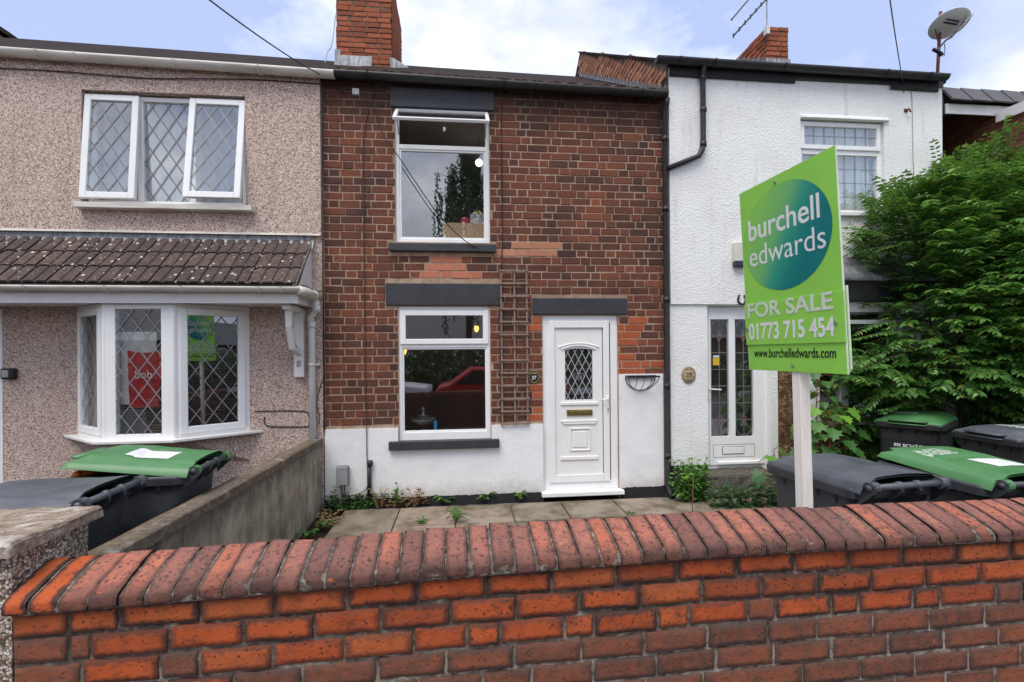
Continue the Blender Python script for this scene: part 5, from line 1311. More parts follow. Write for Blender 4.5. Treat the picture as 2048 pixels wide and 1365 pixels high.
# ------------------------------------------------------------------ wheelie bins: local x across, front at -y, hinge and handle at +y
def lid_fn(u, v, W=.57, L=.73, rise=.075):
    x, y = (u - .5) * W, (v - .5) * L + .015
    ex = min(u, 1 - u) * W; ev = min(v, 1 - v) * L
    e = min(ex, min(v * L, .3)); dome = rise * (1 - (2 * u - 1) ** 2 * .35) * min(1, e / .10)
    z = dome * (1 - .30 * (1 - v)) - .012 * (1 - v)
    dpt_ = abs(x) < .175 and .14 < v < .97
    ss = lambda t: max(0, min(1, t)) ** 2 * (3 - 2 * max(0, min(1, t)))
    pan = ss((.20 - abs(x) + .08 * (v - .5)) / .03) * ss((v - .42) / .08)
    z += -.016 * pan * (1 if v > .2 else 0)
    if min(u, 1 - u) < 1e-6 or v < 1e-6: z = -.035
    elif min(u, 1 - u) < .03 or v < .03: z = max(z, -.004)
    return (x, y, z)
def bin_meshes(dark, lidm):
    body = MB(); cs = [(.22, .235, .02), (.225, .245, .10), (.262, .315, .90), (.268, .322, .93)]
    def rr(a, b, z, r=.05, n=4):
        out = []
        for cxn, cyn, t0 in ((a - r, b - r, 0), (-a + r, b - r, pi / 2), (-a + r, -b + r, pi), (a - r, -b + r, 3 * pi / 2)):
            for k in range(n + 1): t = t0 + pi / 2 * k / n; out.append((cxn + r * cos(t), cyn + r * sin(t), z))
        return out
    rings = [rr(*c) for c in cs] + [rr(.295, .352, .935), rr(.297, .354, .985), rr(.285, .342, .995), rr(.262, .318, .99), rr(.255, .31, .80)]
    n = len(rings[0]); body.add([p for r_ in rings for p in r_], [(i * n + j, i * n + (j + 1) % n, (i + 1) * n + (j + 1) % n, (i + 1) * n + j) for i in range(len(rings) - 1) for j in range(n)] + [tuple(range(n - 1, -1, -1))])
    for sx in (-.19, -.065, .065, .19):        # gussets under the rim, front and sides
        body.add([(sx - .03, -.320, .935), (sx + .03, -.320, .935), (sx, -.318, .865), (sx, -.350, .935)], [(0, 1, 2), (0, 2, 3), (1, 3, 2)])
    for sy in (-.2, -.07, .07, .2):
        for s in (-1, 1): body.add([(s * .266, sy - .03, .935), (s * .266, sy + .03, .935), (s * .262, sy, .865), (s * .293, sy, .935)], [(0, 1, 2), (0, 2, 3), (1, 3, 2)])
    lugs, lug2 = MB(), MB()
    for s in (0,):
        lugs.prism([(.335, .90), (.40, .955), (.43, .985), (.43, 1.03), (.395, 1.045), (.35, 1.02), (.335, .99)], -.012, .012, Matrix(((0, 1, 0, 0), (1, 0, 0, 0), (0, 0, 1, 0), (0, 0, 0, 1))))
    for s in (0,):
        lug2.prism([(.335, .90), (.395, .955), (.425, .985), (.425, 1.02), (.395, 1.03), (.35, 1.0)], -.008, .008, Matrix(((0, 1, 0, 0), (1, 0, 0, 0), (0, 0, 1, 0), (0, 0, 0, 1))))
    bar_ = MB(); bar_.tube([(-.262, .402, 1.012), (.262, .402, 1.012)], .019, 12)
    for s in (-.06, .06): bar_.tube([(s - .012, .402, 1.012), (s + .012, .402, 1.012)], .026, 12)
    lid = MB(); lid.grid(lid_fn, 36, 30); lid.grid(lambda u, v: (lambda p: (p[0], p[1], -.036 if p[2] < -.02 else p[2] - .012))(lid_fn(u, v)), 36, 30)
    arms = MB()
    for s in (-1, 1):
        arms.add([(s * .215 - .02, .10, .035), (s * .215 + .02, .10, .035), (s * .215 + .022, .395, .048), (s * .215 - .022, .395, .048), (s * .215 - .02, .10, .01), (s * .215 + .02, .10, .01), (s * .215 + .022, .395, .0), (s * .215 - .022, .395, .0)], [(0, 1, 2, 3), (4, 7, 6, 5), (0, 4, 5, 1), (1, 5, 6, 2), (2, 6, 7, 3), (3, 7, 4, 0)])
        arms.tube([(s * .205, .402, .027), (s * .245, .402, .027)], .032, 12)
    lip = MB(); lip.prism([(-.17, -.32), (-.15, -.378), (.15, -.378), (.17, -.32)], -.004, .010, Matrix(((1, 0, 0, 0), (0, 0, 1, 0), (0, 1, 0, 0), (0, 0, 0, 1)))); lip.prism([(-.17, -.32), (-.15, -.372), (.15, -.372), (.17, -.32)], -.036, -.026, Matrix(((1, 0, 0, 0), (0, 0, 1, 0), (0, 1, 0, 0), (0, 0, 0, 1))))
    wh = MB(); wh.lathe([(.02, -.022), (.085, -.022), (.1, -.012), (.1, .012), (.085, .022), (.02, .022)], 18, Matrix.Translation((0, .30, .1)) @ Matrix.Rotation(pi / 2, 4, 'Y'))
    return [mesh_of('bin_body', body, dark), (mesh_of('handle_lug', lugs, dark), mesh_of('handle_rib', lug2, dark)), mesh_of('handle_bar', bar_, lidm if 'grey' in lidm else dark, True), mesh_of('lid', lid, lidm, True), mesh_of('lid_arms', arms, lidm), mesh_of('lid_lip', lip, lidm, True), mesh_of('wheel', wh, 'tyre')]
MG, MK, MKD = bin_meshes('grey_bin_plastic', 'green_lid_plastic'), bin_meshes('grey_bin_plastic', 'grey_lid_plastic'), bin_meshes('black_bin_plastic', 'green_lid_plastic')
MKK = [MKD[0], MKD[1], MKD[2], MK[3], MK[4], MK[5], MKD[6]]
def wheelie(ms, x, y, rz, label, z=0.0, lidang=0.0, sx=1.0):
    t = thing('wheelie_bin', label, 'bin', (x, y, z), rz, 'wheelie bins in the front gardens')
    def ch(nm, me, par, loc=(0, 0, 0), rot=None):
        o = bpy.data.objects.new(nm, me); C.objects.link(o); o.parent = par; o.matrix_basis = Matrix.Translation(loc) @ (rot or Matrix.Identity(4)); return o
    b = ch('bin_body', ms[0], t); b.modifiers.new('edge', 'BEVEL').width = .004; b.modifiers['edge'].limit_method = 'ANGLE'
    [ch('handle_lug', ms[1][0], t, (s, 0, 0)) for s in (-.245, .245)]; [ch('handle_rib', ms[1][1], t, (s, 0, 0)) for s in (-.06, .06)]; ch('handle_bar', ms[2], t)
    hinge = (0, .402, 1.012)
    ld = bpy.data.objects.new('lid', ms[3]); C.objects.link(ld); ld.parent = t
    ld.matrix_basis = Matrix.Translation(hinge) @ Matrix.Rotation(radians(-lidang), 4, 'X') @ Matrix.Translation((0, -.402, -.0))
    ch('lid_arm', ms[4], ld, (0, 0, -.027)); ch('lid_grip', ms[5], ld)
    for s in (-.24, .24): ch('wheel', ms[6], t, (s, 0, 0))
    return t, ld
def sticker(ld, x0, x1, y0, y1, m, lift=.002):
    mb = MB()
    def f_(u, v):
        x, y = x0 + u * (x1 - x0) + .006 * noise.noise((v * 9, x0, 0)), y0 + v * (y1 - y0) + .006 * noise.noise((u * 9, 2, y0))
        p = lid_fn(x / .57 + .5, (y - .015) / .73 + .5); return (x, y, p[2] + lift)
    mb.grid(f_, 16, 12); o = bpy.data.objects.new('sticker', mesh_of('sticker', mb, m, True)); C.objects.link(o); o.parent = ld
_, l1 = wheelie(MK, -2.28, -2.97, -pi / 2, 'dark grey bin with grey lid behind the pebbledashed wall at the left edge')
b2, l2 = wheelie(MG, -2.10, -2.28, -pi / 2 + .03, 'green lidded bin with lid ajar in front of the white bay window', lidang=7.0)
sticker(l2, -.02, .16, -.06, .20, 'sticker_paper')
_, l3 = wheelie(MK, 2.37, -3.03, pi + .10, 'dark grey bin with grey lid directly behind the for sale post')
_, l4 = wheelie(MG, 3.13, -3.09, pi + .04, 'green lidded bin nearest the right edge just behind the brick wall', lidang=3.5)
sticker(l4, -.16, .06, .06, .24, 'sticker_paper'); sticker(l4, .0, .2, -.17, -.03, 'torn_sticker')
b5, l5 = wheelie(MKD, 4.86, -1.02, radians(-57), 'green lidded bin with white lettering under the leafy shrub')
sticker(l5, -.2, .0, -.02, .14, 'sticker_paper')
b6, l6 = wheelie(MKK, 4.90, -1.98, -pi / 2, 'dark bin with dark lid at the right edge beside the lettered bin'); sticker(l6, -.12, .1, -.1, .08, 'torn_sticker')
def text(name, s, size, m, parent, M, sxy=(1, 1), extrude=.0006, align='LEFT', offset=0.0, shear=0.0, spacing=1.0):
    cu = bpy.data.curves.new(name, 'FONT'); cu.body = s; cu.size = size; cu.extrude = extrude; cu.align_x = align; cu.offset = offset; cu.shear = shear; cu.space_character = spacing
    cu.resolution_u = 5
    tmp = bpy.data.objects.new('tmp', cu); C.objects.link(tmp); dg = bpy.context.evaluated_depsgraph_get(); me = bpy.data.meshes.new_from_object(tmp.evaluated_get(dg)); bpy.data.objects.remove(tmp)
    me.name = name; me.materials.clear(); me.materials.append(MAT[m]); o = bpy.data.objects.new(name, me); C.objects.link(o)
    o.parent = parent; o.matrix_basis = M @ Matrix.Rotation(pi / 2, 4, 'X') @ Matrix.Diagonal((sxy[0], sxy[1], 1, 1)); return o
text('lettering', 'SSI SCHÄFER', .052, 'sign_white', b5, Matrix.Translation((-.12, -.312, .74)) @ Matrix.Rotation(-.085, 4, 'X'), (1.0, .8), offset=.0012)
og = MB(); og.tube([(-.10, -.29, .985), (-.02, -.315, .99), (.05, -.33, .992)], .028, 10); og.tube([(.05, -.33, .992), (.09, -.325, .993)], .022, 10)
o = bpy.data.objects.new('plastic_bottle', mesh_of('plastic_bottle', og, 'orange_plastic', True)); C.objects.link(o); o.matrix_basis = WM[b2.name] @ Matrix.Translation((.12, .02, .012)); tag(o, 'orange plastic bottle holding up the lid of the left green bin', 'bottle')

# ------------------------------------------------------------------ estate agent's board on its post
bl_, br_ = Vector((1.473, -3.456, 0)), Vector((1.509, -4.07, 0)); ctr = (bl_ + br_) / 2
axx = (br_ - bl_).normalized(); W_ = (br_ - bl_).length
LEAN = Matrix.Rotation(-radians(3.1), 4, 'Y')
zb_, zt2 = 1.652, 2.560
axz = LEAN.to_3x3() @ Vector((0, 0, 1)); axy = axz.cross(axx).normalized(); axz = axx.cross(axy).normalized()
cB = Vector((1.502 - .012, ctr.y, (zb_ + zt2) / 2))
cB = Vector((0, CYW, CZ)) + (cB - Vector((0, CYW, CZ))) * 1.07      # the post stands clear behind the coping
MBd = Matrix(((axx.x, axy.x, axz.x, cB.x), (axx.y, axy.y, axz.y, cB.y), (axx.z, axy.z, axz.z, cB.z), (0, 0, 0, 1))) @ Matrix.Scale(1.07, 4)
sg = thing('for_sale_sign', 'green estate agent for sale board on a cream wooden post', 'sign', (1.66, -3.6, 0))
def sch(name, mb, m, par, M=None, bevel=0):
    o = bpy.data.objects.new(name, mesh_of(name, mb, m)); C.objects.link(o); o.parent = par
    if M is not None: o.matrix_parent_inverse = WM[par.name].inverted(); o.matrix_basis = M; WM[o.name] = M
    if bevel: q_ = o.modifiers.new('edge', 'BEVEL'); q_.width = bevel; q_.segments = 2; q_.limit_method = 'ANGLE'
    return o
ps = MB(); hw = .0275; pc = cB + axy * (.004 + .002 + hw) + axx * .012; za_ = -pc.z - .2
corners = [(-hw, -hw), (hw, -hw), (hw, hw), (-hw, hw)]
pv_ = Vector((-.022, 0, 1)); lo_ = [pc + pv_ * za_ + Vector((-.004, 0, 0)) + axx * a + axy * b for a, b in corners]; hi_ = [pc + axz * .40 + axx * a + axy * b for a, b in corners]; mid_ = [pc - axz * .46 + axx * a + axy * b for a, b in corners]; lo_ = [m_ + pv_ * (za_ + .46) for m_ in mid_]
ps.add([tuple(p) for p in lo_ + mid_ + hi_], [(3, 2, 1, 0), (8, 9, 10, 11)] + [(k + i, k + (i + 1) % 4, k + 4 + (i + 1) % 4, k + 4 + i) for k in (0, 4) for i in range(4)])
obj('post', ps, 'painted_post', sg, bevel=.004)
hx = W_ / 2; H_ = zt2 - zb_; hz_ = H_ / 2
zr1_ = hz_ - .55; b = MB(); b.box(-hx, hx, -.004, .004, -hz_, hz_); bd = sch('board', b, 'sign_green', sg, MBd, .001)
b = MB(); b.box(-hx + .02, hx - .075, .078, .086, -hz_ + .0, zr1_); bd2 = sch('back_board', b, 'sign_green', sg, MBd, .001)
b = MB()
for (xa, xb, za, zb) in ((-hx - .0012, -hx, -hz_, hz_), (hx, hx + .0012, -hz_, hz_)): b.box(xa, xb, -.0042, .0042, za, zb)
sch('board_edge', b, 'sign_edge', bd, MBd)
# lower slip panel, proud of the board and a little to the right
zr1, zr0 = hz_ - .575, -hz_ + .128
b = MB(); b.box(-hx - .004, hx + .006, -.0105, -.0045, zr0, zr1); slp = sch('slip_panel', b, 'sign_green', sg, MBd, .001)
b = MB(); b.box(hx + .001, hx + .007, .008, .014, -hz_ + .02, zr1 + .02); sch('slip_edge', b, 'sign_edge', slp, MBd)
disc = MB(); n = 72; cz0 = hz_ - .287; rx, rz_ = .286, .243
pts = [(-.010 + rx * cos(2 * pi * k / n), rz_ * sin(2 * pi * k / n)) for k in range(n)]; pts = [(max(-hx + .004, x), z) for x, z in pts]
disc.add([(x, 0, z) for x, z in pts] + [(-.010, 0, 0)], [(k, (k + 1) % n, n) for k in range(n)])
sch('disc', disc, 'sign_disc', bd, MBd @ Matrix.Translation((0, -.0052, cz0)))
def stext(s, x, z, size, m, sx=1.0, off=0.0, y=-.0056, nm='lettering', sp=1.0):
    o = text(nm, s, size, m, bd, Matrix.Identity(4), (1, 1), .0004, 'LEFT', off, spacing=sp); o.matrix_parent_inverse = WM[bd.name].inverted()
    o.matrix_basis = MBd @ Matrix.Translation((x, y, z)) @ Matrix.Rotation(pi / 2, 4, 'X') @ Matrix.Diagonal((sx, 1, 1, 1)); return o
def fit(s_, x0, x1, z0, cap, m, off, y=-.0056, ref='l'):          # lettering x0..x1 wide whose letter ref is cap tall
    o = stext(s_, 0, 0, .1, m, 1, off, y); xs = [v.co.x for v in o.data.vertices]; hs = text_h(ref)
    o.matrix_basis = MBd @ Matrix.Translation((x0 - min(xs) * (x1 - x0) / (max(xs) - min(xs)), y, z0)) @ Matrix.Rotation(pi / 2, 4, 'X') @ Matrix.Diagonal(((x1 - x0) / (max(xs) - min(xs)), cap / hs, 1, 1))
def text_h(ch):
    cu = bpy.data.curves.new('tmp', 'FONT'); cu.body = ch; cu.size = .1; t_ = bpy.data.objects.new('tmp', cu); C.objects.link(t_)
    dg = bpy.context.evaluated_depsgraph_get(); me = bpy.data.meshes.new_from_object(t_.evaluated_get(dg)); bpy.data.objects.remove(t_); return max(v.co.y for v in me.vertices)
fit('burchell', -.250, .215, hz_ - .258, .100, 'sign_white', .0010)
fit('edwards', -.252, .238, hz_ - .388, .098, 'sign_white', -.0004, ref='d')
fit('FOR SALE', -.283, .262, hz_ - .641, .068, 'sign_grey', .0022, -.0118, 'F')
fit('01773 715 454', -.283, .265, hz_ - .752, .076, 'sign_white', .0022, -.0118, '1')
fit('www.burchelledwards.com', -.262, .257, hz_ - .842, .042, 'sign_black', .0008, ref='l')
b = MB()
for x_, z_, y_ in ((-.04, hz_ - .028, -.006), (0.01, -hz_ + .03, -.006), (hx - .035, hz_ - .70, -.013), (-hx + .012, hz_ - .70, -.013)):
    b.lathe([(.0, -.004), (.0085, -.003), (.0085, .002)], 10, Matrix.Translation((x_, y_, z_)) @ Matrix.Rotation(pi / 2, 4, 'X') @ Matrix.Diagonal((1, 1, -1, 1)))
sch('fixing', b, 'silver', bd, MBd)

# ------------------------------------------------------------------ fixings on the fronts
# trellis: three uprights and fourteen rungs, each lath its own part
tr = thing('trellis', 'narrow weathered wooden trellis on the brick wall beside the door', 'trellis', (P(1029, 700)[0], 0, .9))
q = rect(1002, 540, 1056, 850, -.03)
for k in range(3):
    x_ = q[0] + .01 + (q[1] - q[0] - .02) * k / 2; b = MB(); b.box(-.0095, .0095, -.032, -.018, q[2] - .0, q[3]); put('lath', mesh_of('lath', b, 'weathered_wood'), Matrix.Translation((x_, 0, 0)) @ Matrix.Translation((0, 0, q[2])) @ Matrix.Rotation(R(-.003, .003), 4, 'Y') @ Matrix.Translation((0, 0, -q[2])), tr)
b = MB(); b.box(-(q[1] - q[0]) / 2 - .012, (q[1] - q[0]) / 2 + .012, -.046, -.0325, -.0095, .0095); me = mesh_of('lath', b, 'weathered_wood')
for k in range(13):
    put('lath', me, Matrix.Translation(((q[0] + q[1]) / 2 + R(-.004, .004), 0, q[3] - .01 - (q[3] - q[2] - .02) * k / 12)) @ Matrix.Rotation(R(-.012, .012), 4, 'Y'), tr)
# house number plaques
pq = thing('house_number_plaque', 'black oval number 37 plaque on bricks between trellis and door', 'plaque', (P(1067.7, 753)[0], -.004, P(1067.7, 753)[1]))
b = MB(); b.lathe([(0, .008), (.055, .008), (.062, .004), (.063, 0)], 28, Matrix.Rotation(pi / 2, 4, 'X') @ Matrix.Diagonal((1, 1.32, 1, 1))); obj('plate', b, 'plaque_black', pq, local=True, smooth=True)
b = MB(); b.lathe([(.052, .0088), (.055, .0095), (.058, .0085)], 28, Matrix.Rotation(pi / 2, 4, 'X') @ Matrix.Diagonal((1, 1.32, 1, 1))); obj('rim', b, 'gold_paint', pq, local=True)
text('lettering', '37', .062, 'sign_white', pq, Matrix.Translation((0, -.009, -.038)), (.95, 1), align='CENTER', offset=.0012)
b = MB()
for k in range(9):
    t = pi * (k / 8); b.tube([(.008 * cos(t), -.0095, .028 + .008 * sin(t)), (.034 * cos(t), -.0095, .03 + .026 * sin(t))], .0022, 5)
obj('ornament', b, 'gold_paint', pq, local=True)
p9 = P(1377.5, 750, -.04); pq = thing('house_number_plaque', 'round cream number 39 plaque on the white roughcast wall', 'plaque', (p9[0], -.036, p9[1]))
b = MB(); b.lathe([(0, .010), (.082, .010), (.090, .005), (.091, 0)], 30, Matrix.Rotation(pi / 2, 4, 'X') @ Matrix.Diagonal((1, 1.15, 1, 1))); obj('plate', b, 'plaque_cream', pq, local=True, smooth=True)
b = MB(); b.lathe([(.074, .0105), (.077, .012), (.080, .0105)], 30, Matrix.Rotation(pi / 2, 4, 'X') @ Matrix.Diagonal((1, 1.15, 1, 1))); obj('rim', b, 'brown_cable', pq, local=True)
text('lettering', '39', .082, 'sign_black', pq, Matrix.Translation((0, -.0112, -.028)), (1, 1), align='CENTER')
b = MB()
for k in range(5):
    for s in (-1, 1): b.box(-.034 + .015 * k, -.024 + .015 * k, -.0115, -.010, s * .064 - .006 + .006 * s * (1 - abs(k - 2) / 2), s * .064 + .006 + .006 * s * (1 - abs(k - 2) / 2))
obj('ornament', b, 'brown_cable', pq, local=True)
# half-round wire wall basket
q = rect(1254, 752, 1314, 783, -.08); wb = thing('wall_basket', 'empty black half-round wire basket on the white wall right of the door', 'basket', ((q[0] + q[1]) / 2, -.016, q[2]))
b = MB(); hw = (q[1] - q[0]) / 2; hh = q[3] - q[2]
b.box(-hw, hw, -.035, 0, hh - .02, hh + .004); b.box(-hw, hw, -.155, -.145, hh - .018, hh)
for s in (-1, 1): b.box(s * hw - .006, s * hw + .006, -.145, -.035, hh - .016, hh)
obj('rim', b, 'dark_metal', wb, local=True)
for yy in (-.008, -.15):
    b = MB(); b.tube([(hw * cos(t), yy if yy > -.1 else -.15 + .13 * sin(t), hh - .01 - (hh - .02) * sin(t)) for t in [pi * k / 16 for k in range(17)]], .0045, 6); obj('hoop', b, 'dark_metal', wb, local=True, smooth=True)
for k in range(3):
    x_ = (-.5 + .5 * k) * hw * .95; zlow = hh - .01 - (hh - .02) * sqrt(max(0, 1 - (x_ / hw) ** 2)); b = MB(); b.tube([(x_, -.15, hh - .01), (x_, -.12, hh * .5), (x_ * .9, -.03, zlow + .01), (x_ * .9, -.008, zlow)], .0035, 6); obj('wire', b, 'dark_metal', wb, local=True, smooth=True)
# cable cabinet, vent pipe, small boxes
q = rect(673, 932, 698, 971, -.06); mbx = thing('cable_box', 'grey plastic cable box low on the white plinth', 'box', ((q[0] + q[1]) / 2, -.016, q[2]))
b = MB(); w2 = (q[1] - q[0]) / 2; h2 = q[3] - q[2]; b.box(-w2, w2, -.075, 0, 0, h2); obj('case', b, 'grey_box', mbx, local=True, bevel=.018)
b = MB(); b.box(-w2 + .006, w2 - .006, -.088, -.07, .006, h2 - .006); obj('cover', b, 'mid_grey', mbx, local=True, bevel=.014)
b = MB()
for s in (-.012, .012): b.tube([(s, -.03, .005), (s * 1.4, -.025, -.06), (s * .4, -.03, -.14)], .006, 6)
obj('cable_tail', b, 'cable', mbx, local=True, smooth=True)
xv_ = P(738.5, 950, -.05)[0]; za, zb = P(738, 984, -.05)[1], P(738, 924, -.05)[1]
b = MB(); b.tube([(xv_, -.05, za - .05), (xv_, -.05, zb - .02)], .024, 10); b.tube([(xv_ + .008, -.05, zb - .05), (xv_ + .008, -.05, zb + .012)], .032, 10); obj('vent_pipe', b, 'black_plastic', None, smooth=True, label='short black pipe standing against the white plinth below the brick wall', cat='pipe')
q = rect(704.5, 177, 718, 189, -.03); b = MB(); b.box(q[0], q[1], -.035, 0, q[2], q[3]); obj('junction_box', b, 'bone_white', None, bevel=.004, label='small white junction box under the black gutter', cat='box')
q = rect(1470, 484, 1496, 533, -.12); b = MB(); b.box(q[0], q[1], -.125, -.05, q[2] + .06, q[3]); ab = obj('alarm_box', b, 'alarm_box', None, bevel=.012, label='cream alarm box on the white wall half hidden by the for sale board', cat='alarm box')
b = MB(); b.box(q[0] + .006, q[1] - .006, -.12, -.052, q[2], q[2] + .058); obj('lens', b, 'dark_blue', ab, bevel=.006)
hs = P(1484, 599, -.06); b = MB(); b.tube([(hs[0] + .052 * cos(t) * (1 - .12 * (t > 4.2 or t < -1)), -.062, hs[1] + .062 * sin(t)) for t in [radians(125 + 290 * k / 22) for k in range(23)]], .0115, 8); obj('horseshoe', b, 'dark_metal', None, smooth=True, label='black horseshoe hung above the door of the white house', cat='horseshoe')
q = rect(3, 737, 30, 759, -.06); kx = thing('key_safe', 'small black key safe beside the door at the left edge', 'key safe', ((q[0] + q[1]) / 2, -.022, q[2]))
b = MB(); b.box(-(q[1] - q[0]) / 2, (q[1] - q[0]) / 2, -.06, 0, 0, q[3] - q[2]); obj('case', b, 'dark_metal', kx, local=True, bevel=.014)
b = MB(); b.box(-(q[1] - q[0]) / 2 + .02, .02, -.068, -.058, .02, q[3] - q[2] - .02); obj('keypad', b, 'mid_grey', kx, local=True, bevel=.006)
# cables
def cable(name, pts, r, m, label, grp=None, n=6):
    pts = [Vector(p) for p in pts]; out = []
    for i in range(len(pts) - 1):
        p0, p1, p2, p3 = pts[max(i - 1, 0)], pts[i], pts[i + 1], pts[min(i + 2, len(pts) - 1)]
        for k in range(5):
            t = k / 5; out.append(.5 * ((2 * p1) + (p2 - p0) * t + (2 * p0 - 5 * p1 + 4 * p2 - p3) * t * t + (3 * p1 - p0 - 3 * p2 + p3) * t ** 3))
    out.append(pts[-1]); b = MB(); b.tube(out, r, n); return obj(name, b, m, None, smooth=True, label=label, cat='cable', group=grp)
def at(px, py, Y): x, z = P(px, py, Y); return (x, Y, z)
def along(p, q, n, sag):
    p, q = Vector(p), Vector(q); return [tuple(p.lerp(q, k / n) - Vector((0, 0, sag * 4 * (k / n) * (1 - k / n)))) for k in range(n + 1)]
cable('telephone_wire', along(at(395, -18, -2.2), at(640, 150, -.16), 6, .03) + [at(655, 165, -.06), at(690, 186, -.02)], .006, 'cable', 'black telephone wire running down from the sky to the join of the two gutters')
cable('drop_cable', [at(752, 176, -.03), at(746, 200, -.04), at(763, 262, -.07), at(800, 318, -.10), at(870, 420, -.10), at(930, 482, -.08), at(980, 506, -.02)], .0055, 'cable', 'black cable sagging across the upper window of the brick house')
cable('telephone_wire', along(at(1777, -20, -2.5), at(1806, 165, -.10), 6, .03) + [at(1808, 186, -.06)], .005, 'cable', 'thin wire rising from the right end of the white house into the sky')
cable('wall_cable', [at(1006, 150, -.19), at(1004, 162, -.19), at(1003, 185, -.012), at(1003, 300, -.012), at(1004, 480, -.012), at(1002, 560, -.012), at(1001, 700, -.012), at(1003, 846, -.012)], .006, 'cable', 'dark cable running down the bricks left of the trellis')
cable('wall_cable', [at(738, 215, -.012), at(734, 232, -.012), at(729, 260, -.012), at(726, 300, -.012), at(727, 420, -.012), at(729, 600, -.012), at(731, 780, -.012), at(733, 850, -.028), at(734, 920, -.03), at(736, 965, -.06), at(728, 983, -.04), at(700, 993, -.04)], .0055, 'brown_cable', 'thin brown cable running down the bricks to the white plinth')
cable('wall_cable', [at(645, 158, -.06), at(646, 300, -.056), at(646, 460, -.056), at(647, 700, -.03), at(648, 866, -.03)], .007, 'cable', 'black cable down the join between pebbledash and brick')
cable('wall_cable', [at(-20, 136, -.07), at(90, 141, -.065), at(180, 148, -.07), at(300, 157, -.065), at(420, 158, -.07), at(520, 160, -.065), at(640, 168, -.065)], .006, 'cable', 'black cable sagging under the white gutter on the pebbledash')
cable('wall_cable', [at(510, 823, -.03), at(580, 822, -.03), at(612, 824, -.03), at(618, 832, -.03), at(618, 850, -.03), at(610, 854, -.03), at(560, 854, -.03), at(534, 852, -.03), at(528, 842, -.03), at(530, 834, -.03)], .006, 'cable', 'black cable looped on the pebbledash beside the bay window')
cable('wall_cable', [at(1822, 183, -.06), at(1824, 200, -.056), at(1826, 300, -.056), at(1829, 400, -.056), at(1833, 520, -.056)], .004, 'pale_cable', 'thin grey cable down the white wall near its right corner')
cable('wall_cable', [at(588, 569, -.55), at(612, 573, -.3), at(630, 582, -.1), at(646, 584, -.06)], .005, 'cable', 'short black cable from the canopy gutter to the wall')
cable('wall_cable', [at(645, 760, -.03), at(636, 790, -.03), at(634, 815, -.03), at(639, 832, -.03), at(637, 850, -.03)], .004, 'cable', 'loose black cable beside the white downpipe')
cable('chimney_wire', [at(671, 30, 2.6), at(668, 60, 2.6), at(663, 92, 2.3), at(655, 105, 2.0), at(650, 126, 1.0)], .007, 'pale_cable', 'thin grey wire hanging from the chimney of the brick house')
b = MB(); c_ = at(1812, 221, -.06); b.tube([(c_[0], -.05, c_[1] if False else c_[2]), (c_[0], -.10, c_[2]), (c_[0] + .03, -.10, c_[2] - .04)], .010, 8); b.box(c_[0] - .02, c_[0] + .03, -.06, -.05, c_[2] - .02, c_[2] + .02); obj('wall_hook', b, 'rust', None, label='rusty hook in the white wall right of the upper window', cat='hook')
# satellite dish on its pole, seen from behind
pb0, pt0 = at(1872, 150, .15), at(1881, 24, .15); sd_ = thing('satellite_dish', 'grey satellite dish on a rusty pole above the white house', 'satellite dish', pb0)
b = MB(); b.tube([(pb0[0], .15, pb0[2] - .35), pt0], .019, 8); obj('pole', b, 'rust', sd_, smooth=True)
dc = Vector(at(1898, 48, .05)); vv = (dc - Vector((0, CYW, CZ))).normalized(); rr_ = vv.cross(Vector((0, 0, 1))).normalized(); uu = rr_.cross(vv)
nrm = (rr_ * -.16 + uu * .68 + vv * .72).normalized()
a_ = (Vector((1, 0, 0)) - nrm * nrm.x).normalized(); c2 = nrm.cross(a_)
Md = Matrix(((a_.x, c2.x, nrm.x, dc.x), (a_.y, c2.y, nrm.y, dc.y), (a_.z, c2.z, nrm.z, dc.z), (0, 0, 0, 1))) @ Matrix.Scale(.67, 4)
b = MB(); pr_ = [(0, -.05), (.1, -.046), (.2, -.034), (.28, -.014), (.32, .0), (.327, .002), (.327, -.004), (.32, -.008), (.28, -.022), (.2, -.042), (.1, -.054), (0, -.058)]; b.lathe(pr_, 40, Md); obj('dish', b, 'dish_grey', sd_, smooth=True)
pp = lambda px, py, Y: Vector(at(px, py, Y))
b = MB()
dl_ = lambda x, y, z: dc + a_ * x + c2 * y + nrm * z
for yy in (-.05, -.09): b.tube([dl_(-.14, yy, -.075), dl_(.12, yy, -.075)], .011, 6)
obj('crossbar', b, 'dark_metal', sd_)
b = MB(); b.tube([dl_(.04, -.06, -.08), dl_(.05, -.16, -.08), pp(1901, 74, .0)], .02, 6); b.tube([dl_(.07, -.05, -.08), dl_(.12, -.12, -.10), dl_(.11, -.20, -.08), pp(1902, 77, .0)], .008, 6); obj('clamp', b, 'steel', sd_)
b = MB(); b.tube([pp(1903, 75, .1), pp(1893, 80, .0), pp(1881, 93, -.15), pp(1876, 102, -.2)], .012, 8); b.tube([pp(1866, 99, -.22), pp(1880, 106, -.22)], .02, 8); b.tube([pp(1880, 106, -.22), pp(1884, 112, -.22)], .024, 8); obj('arm', b, 'dark_metal', sd_)
b = MB(); b.tube([pp(1874, 42, .12), pp(1871, 60, .12), pp(1875, 82, .12)], .006, 6); b.tube([pp(1889, 88, .0), pp(1890, 100, .0), pp(1888, 113, .0)], .005, 6); obj('lead_wire', b, 'cable', sd_)
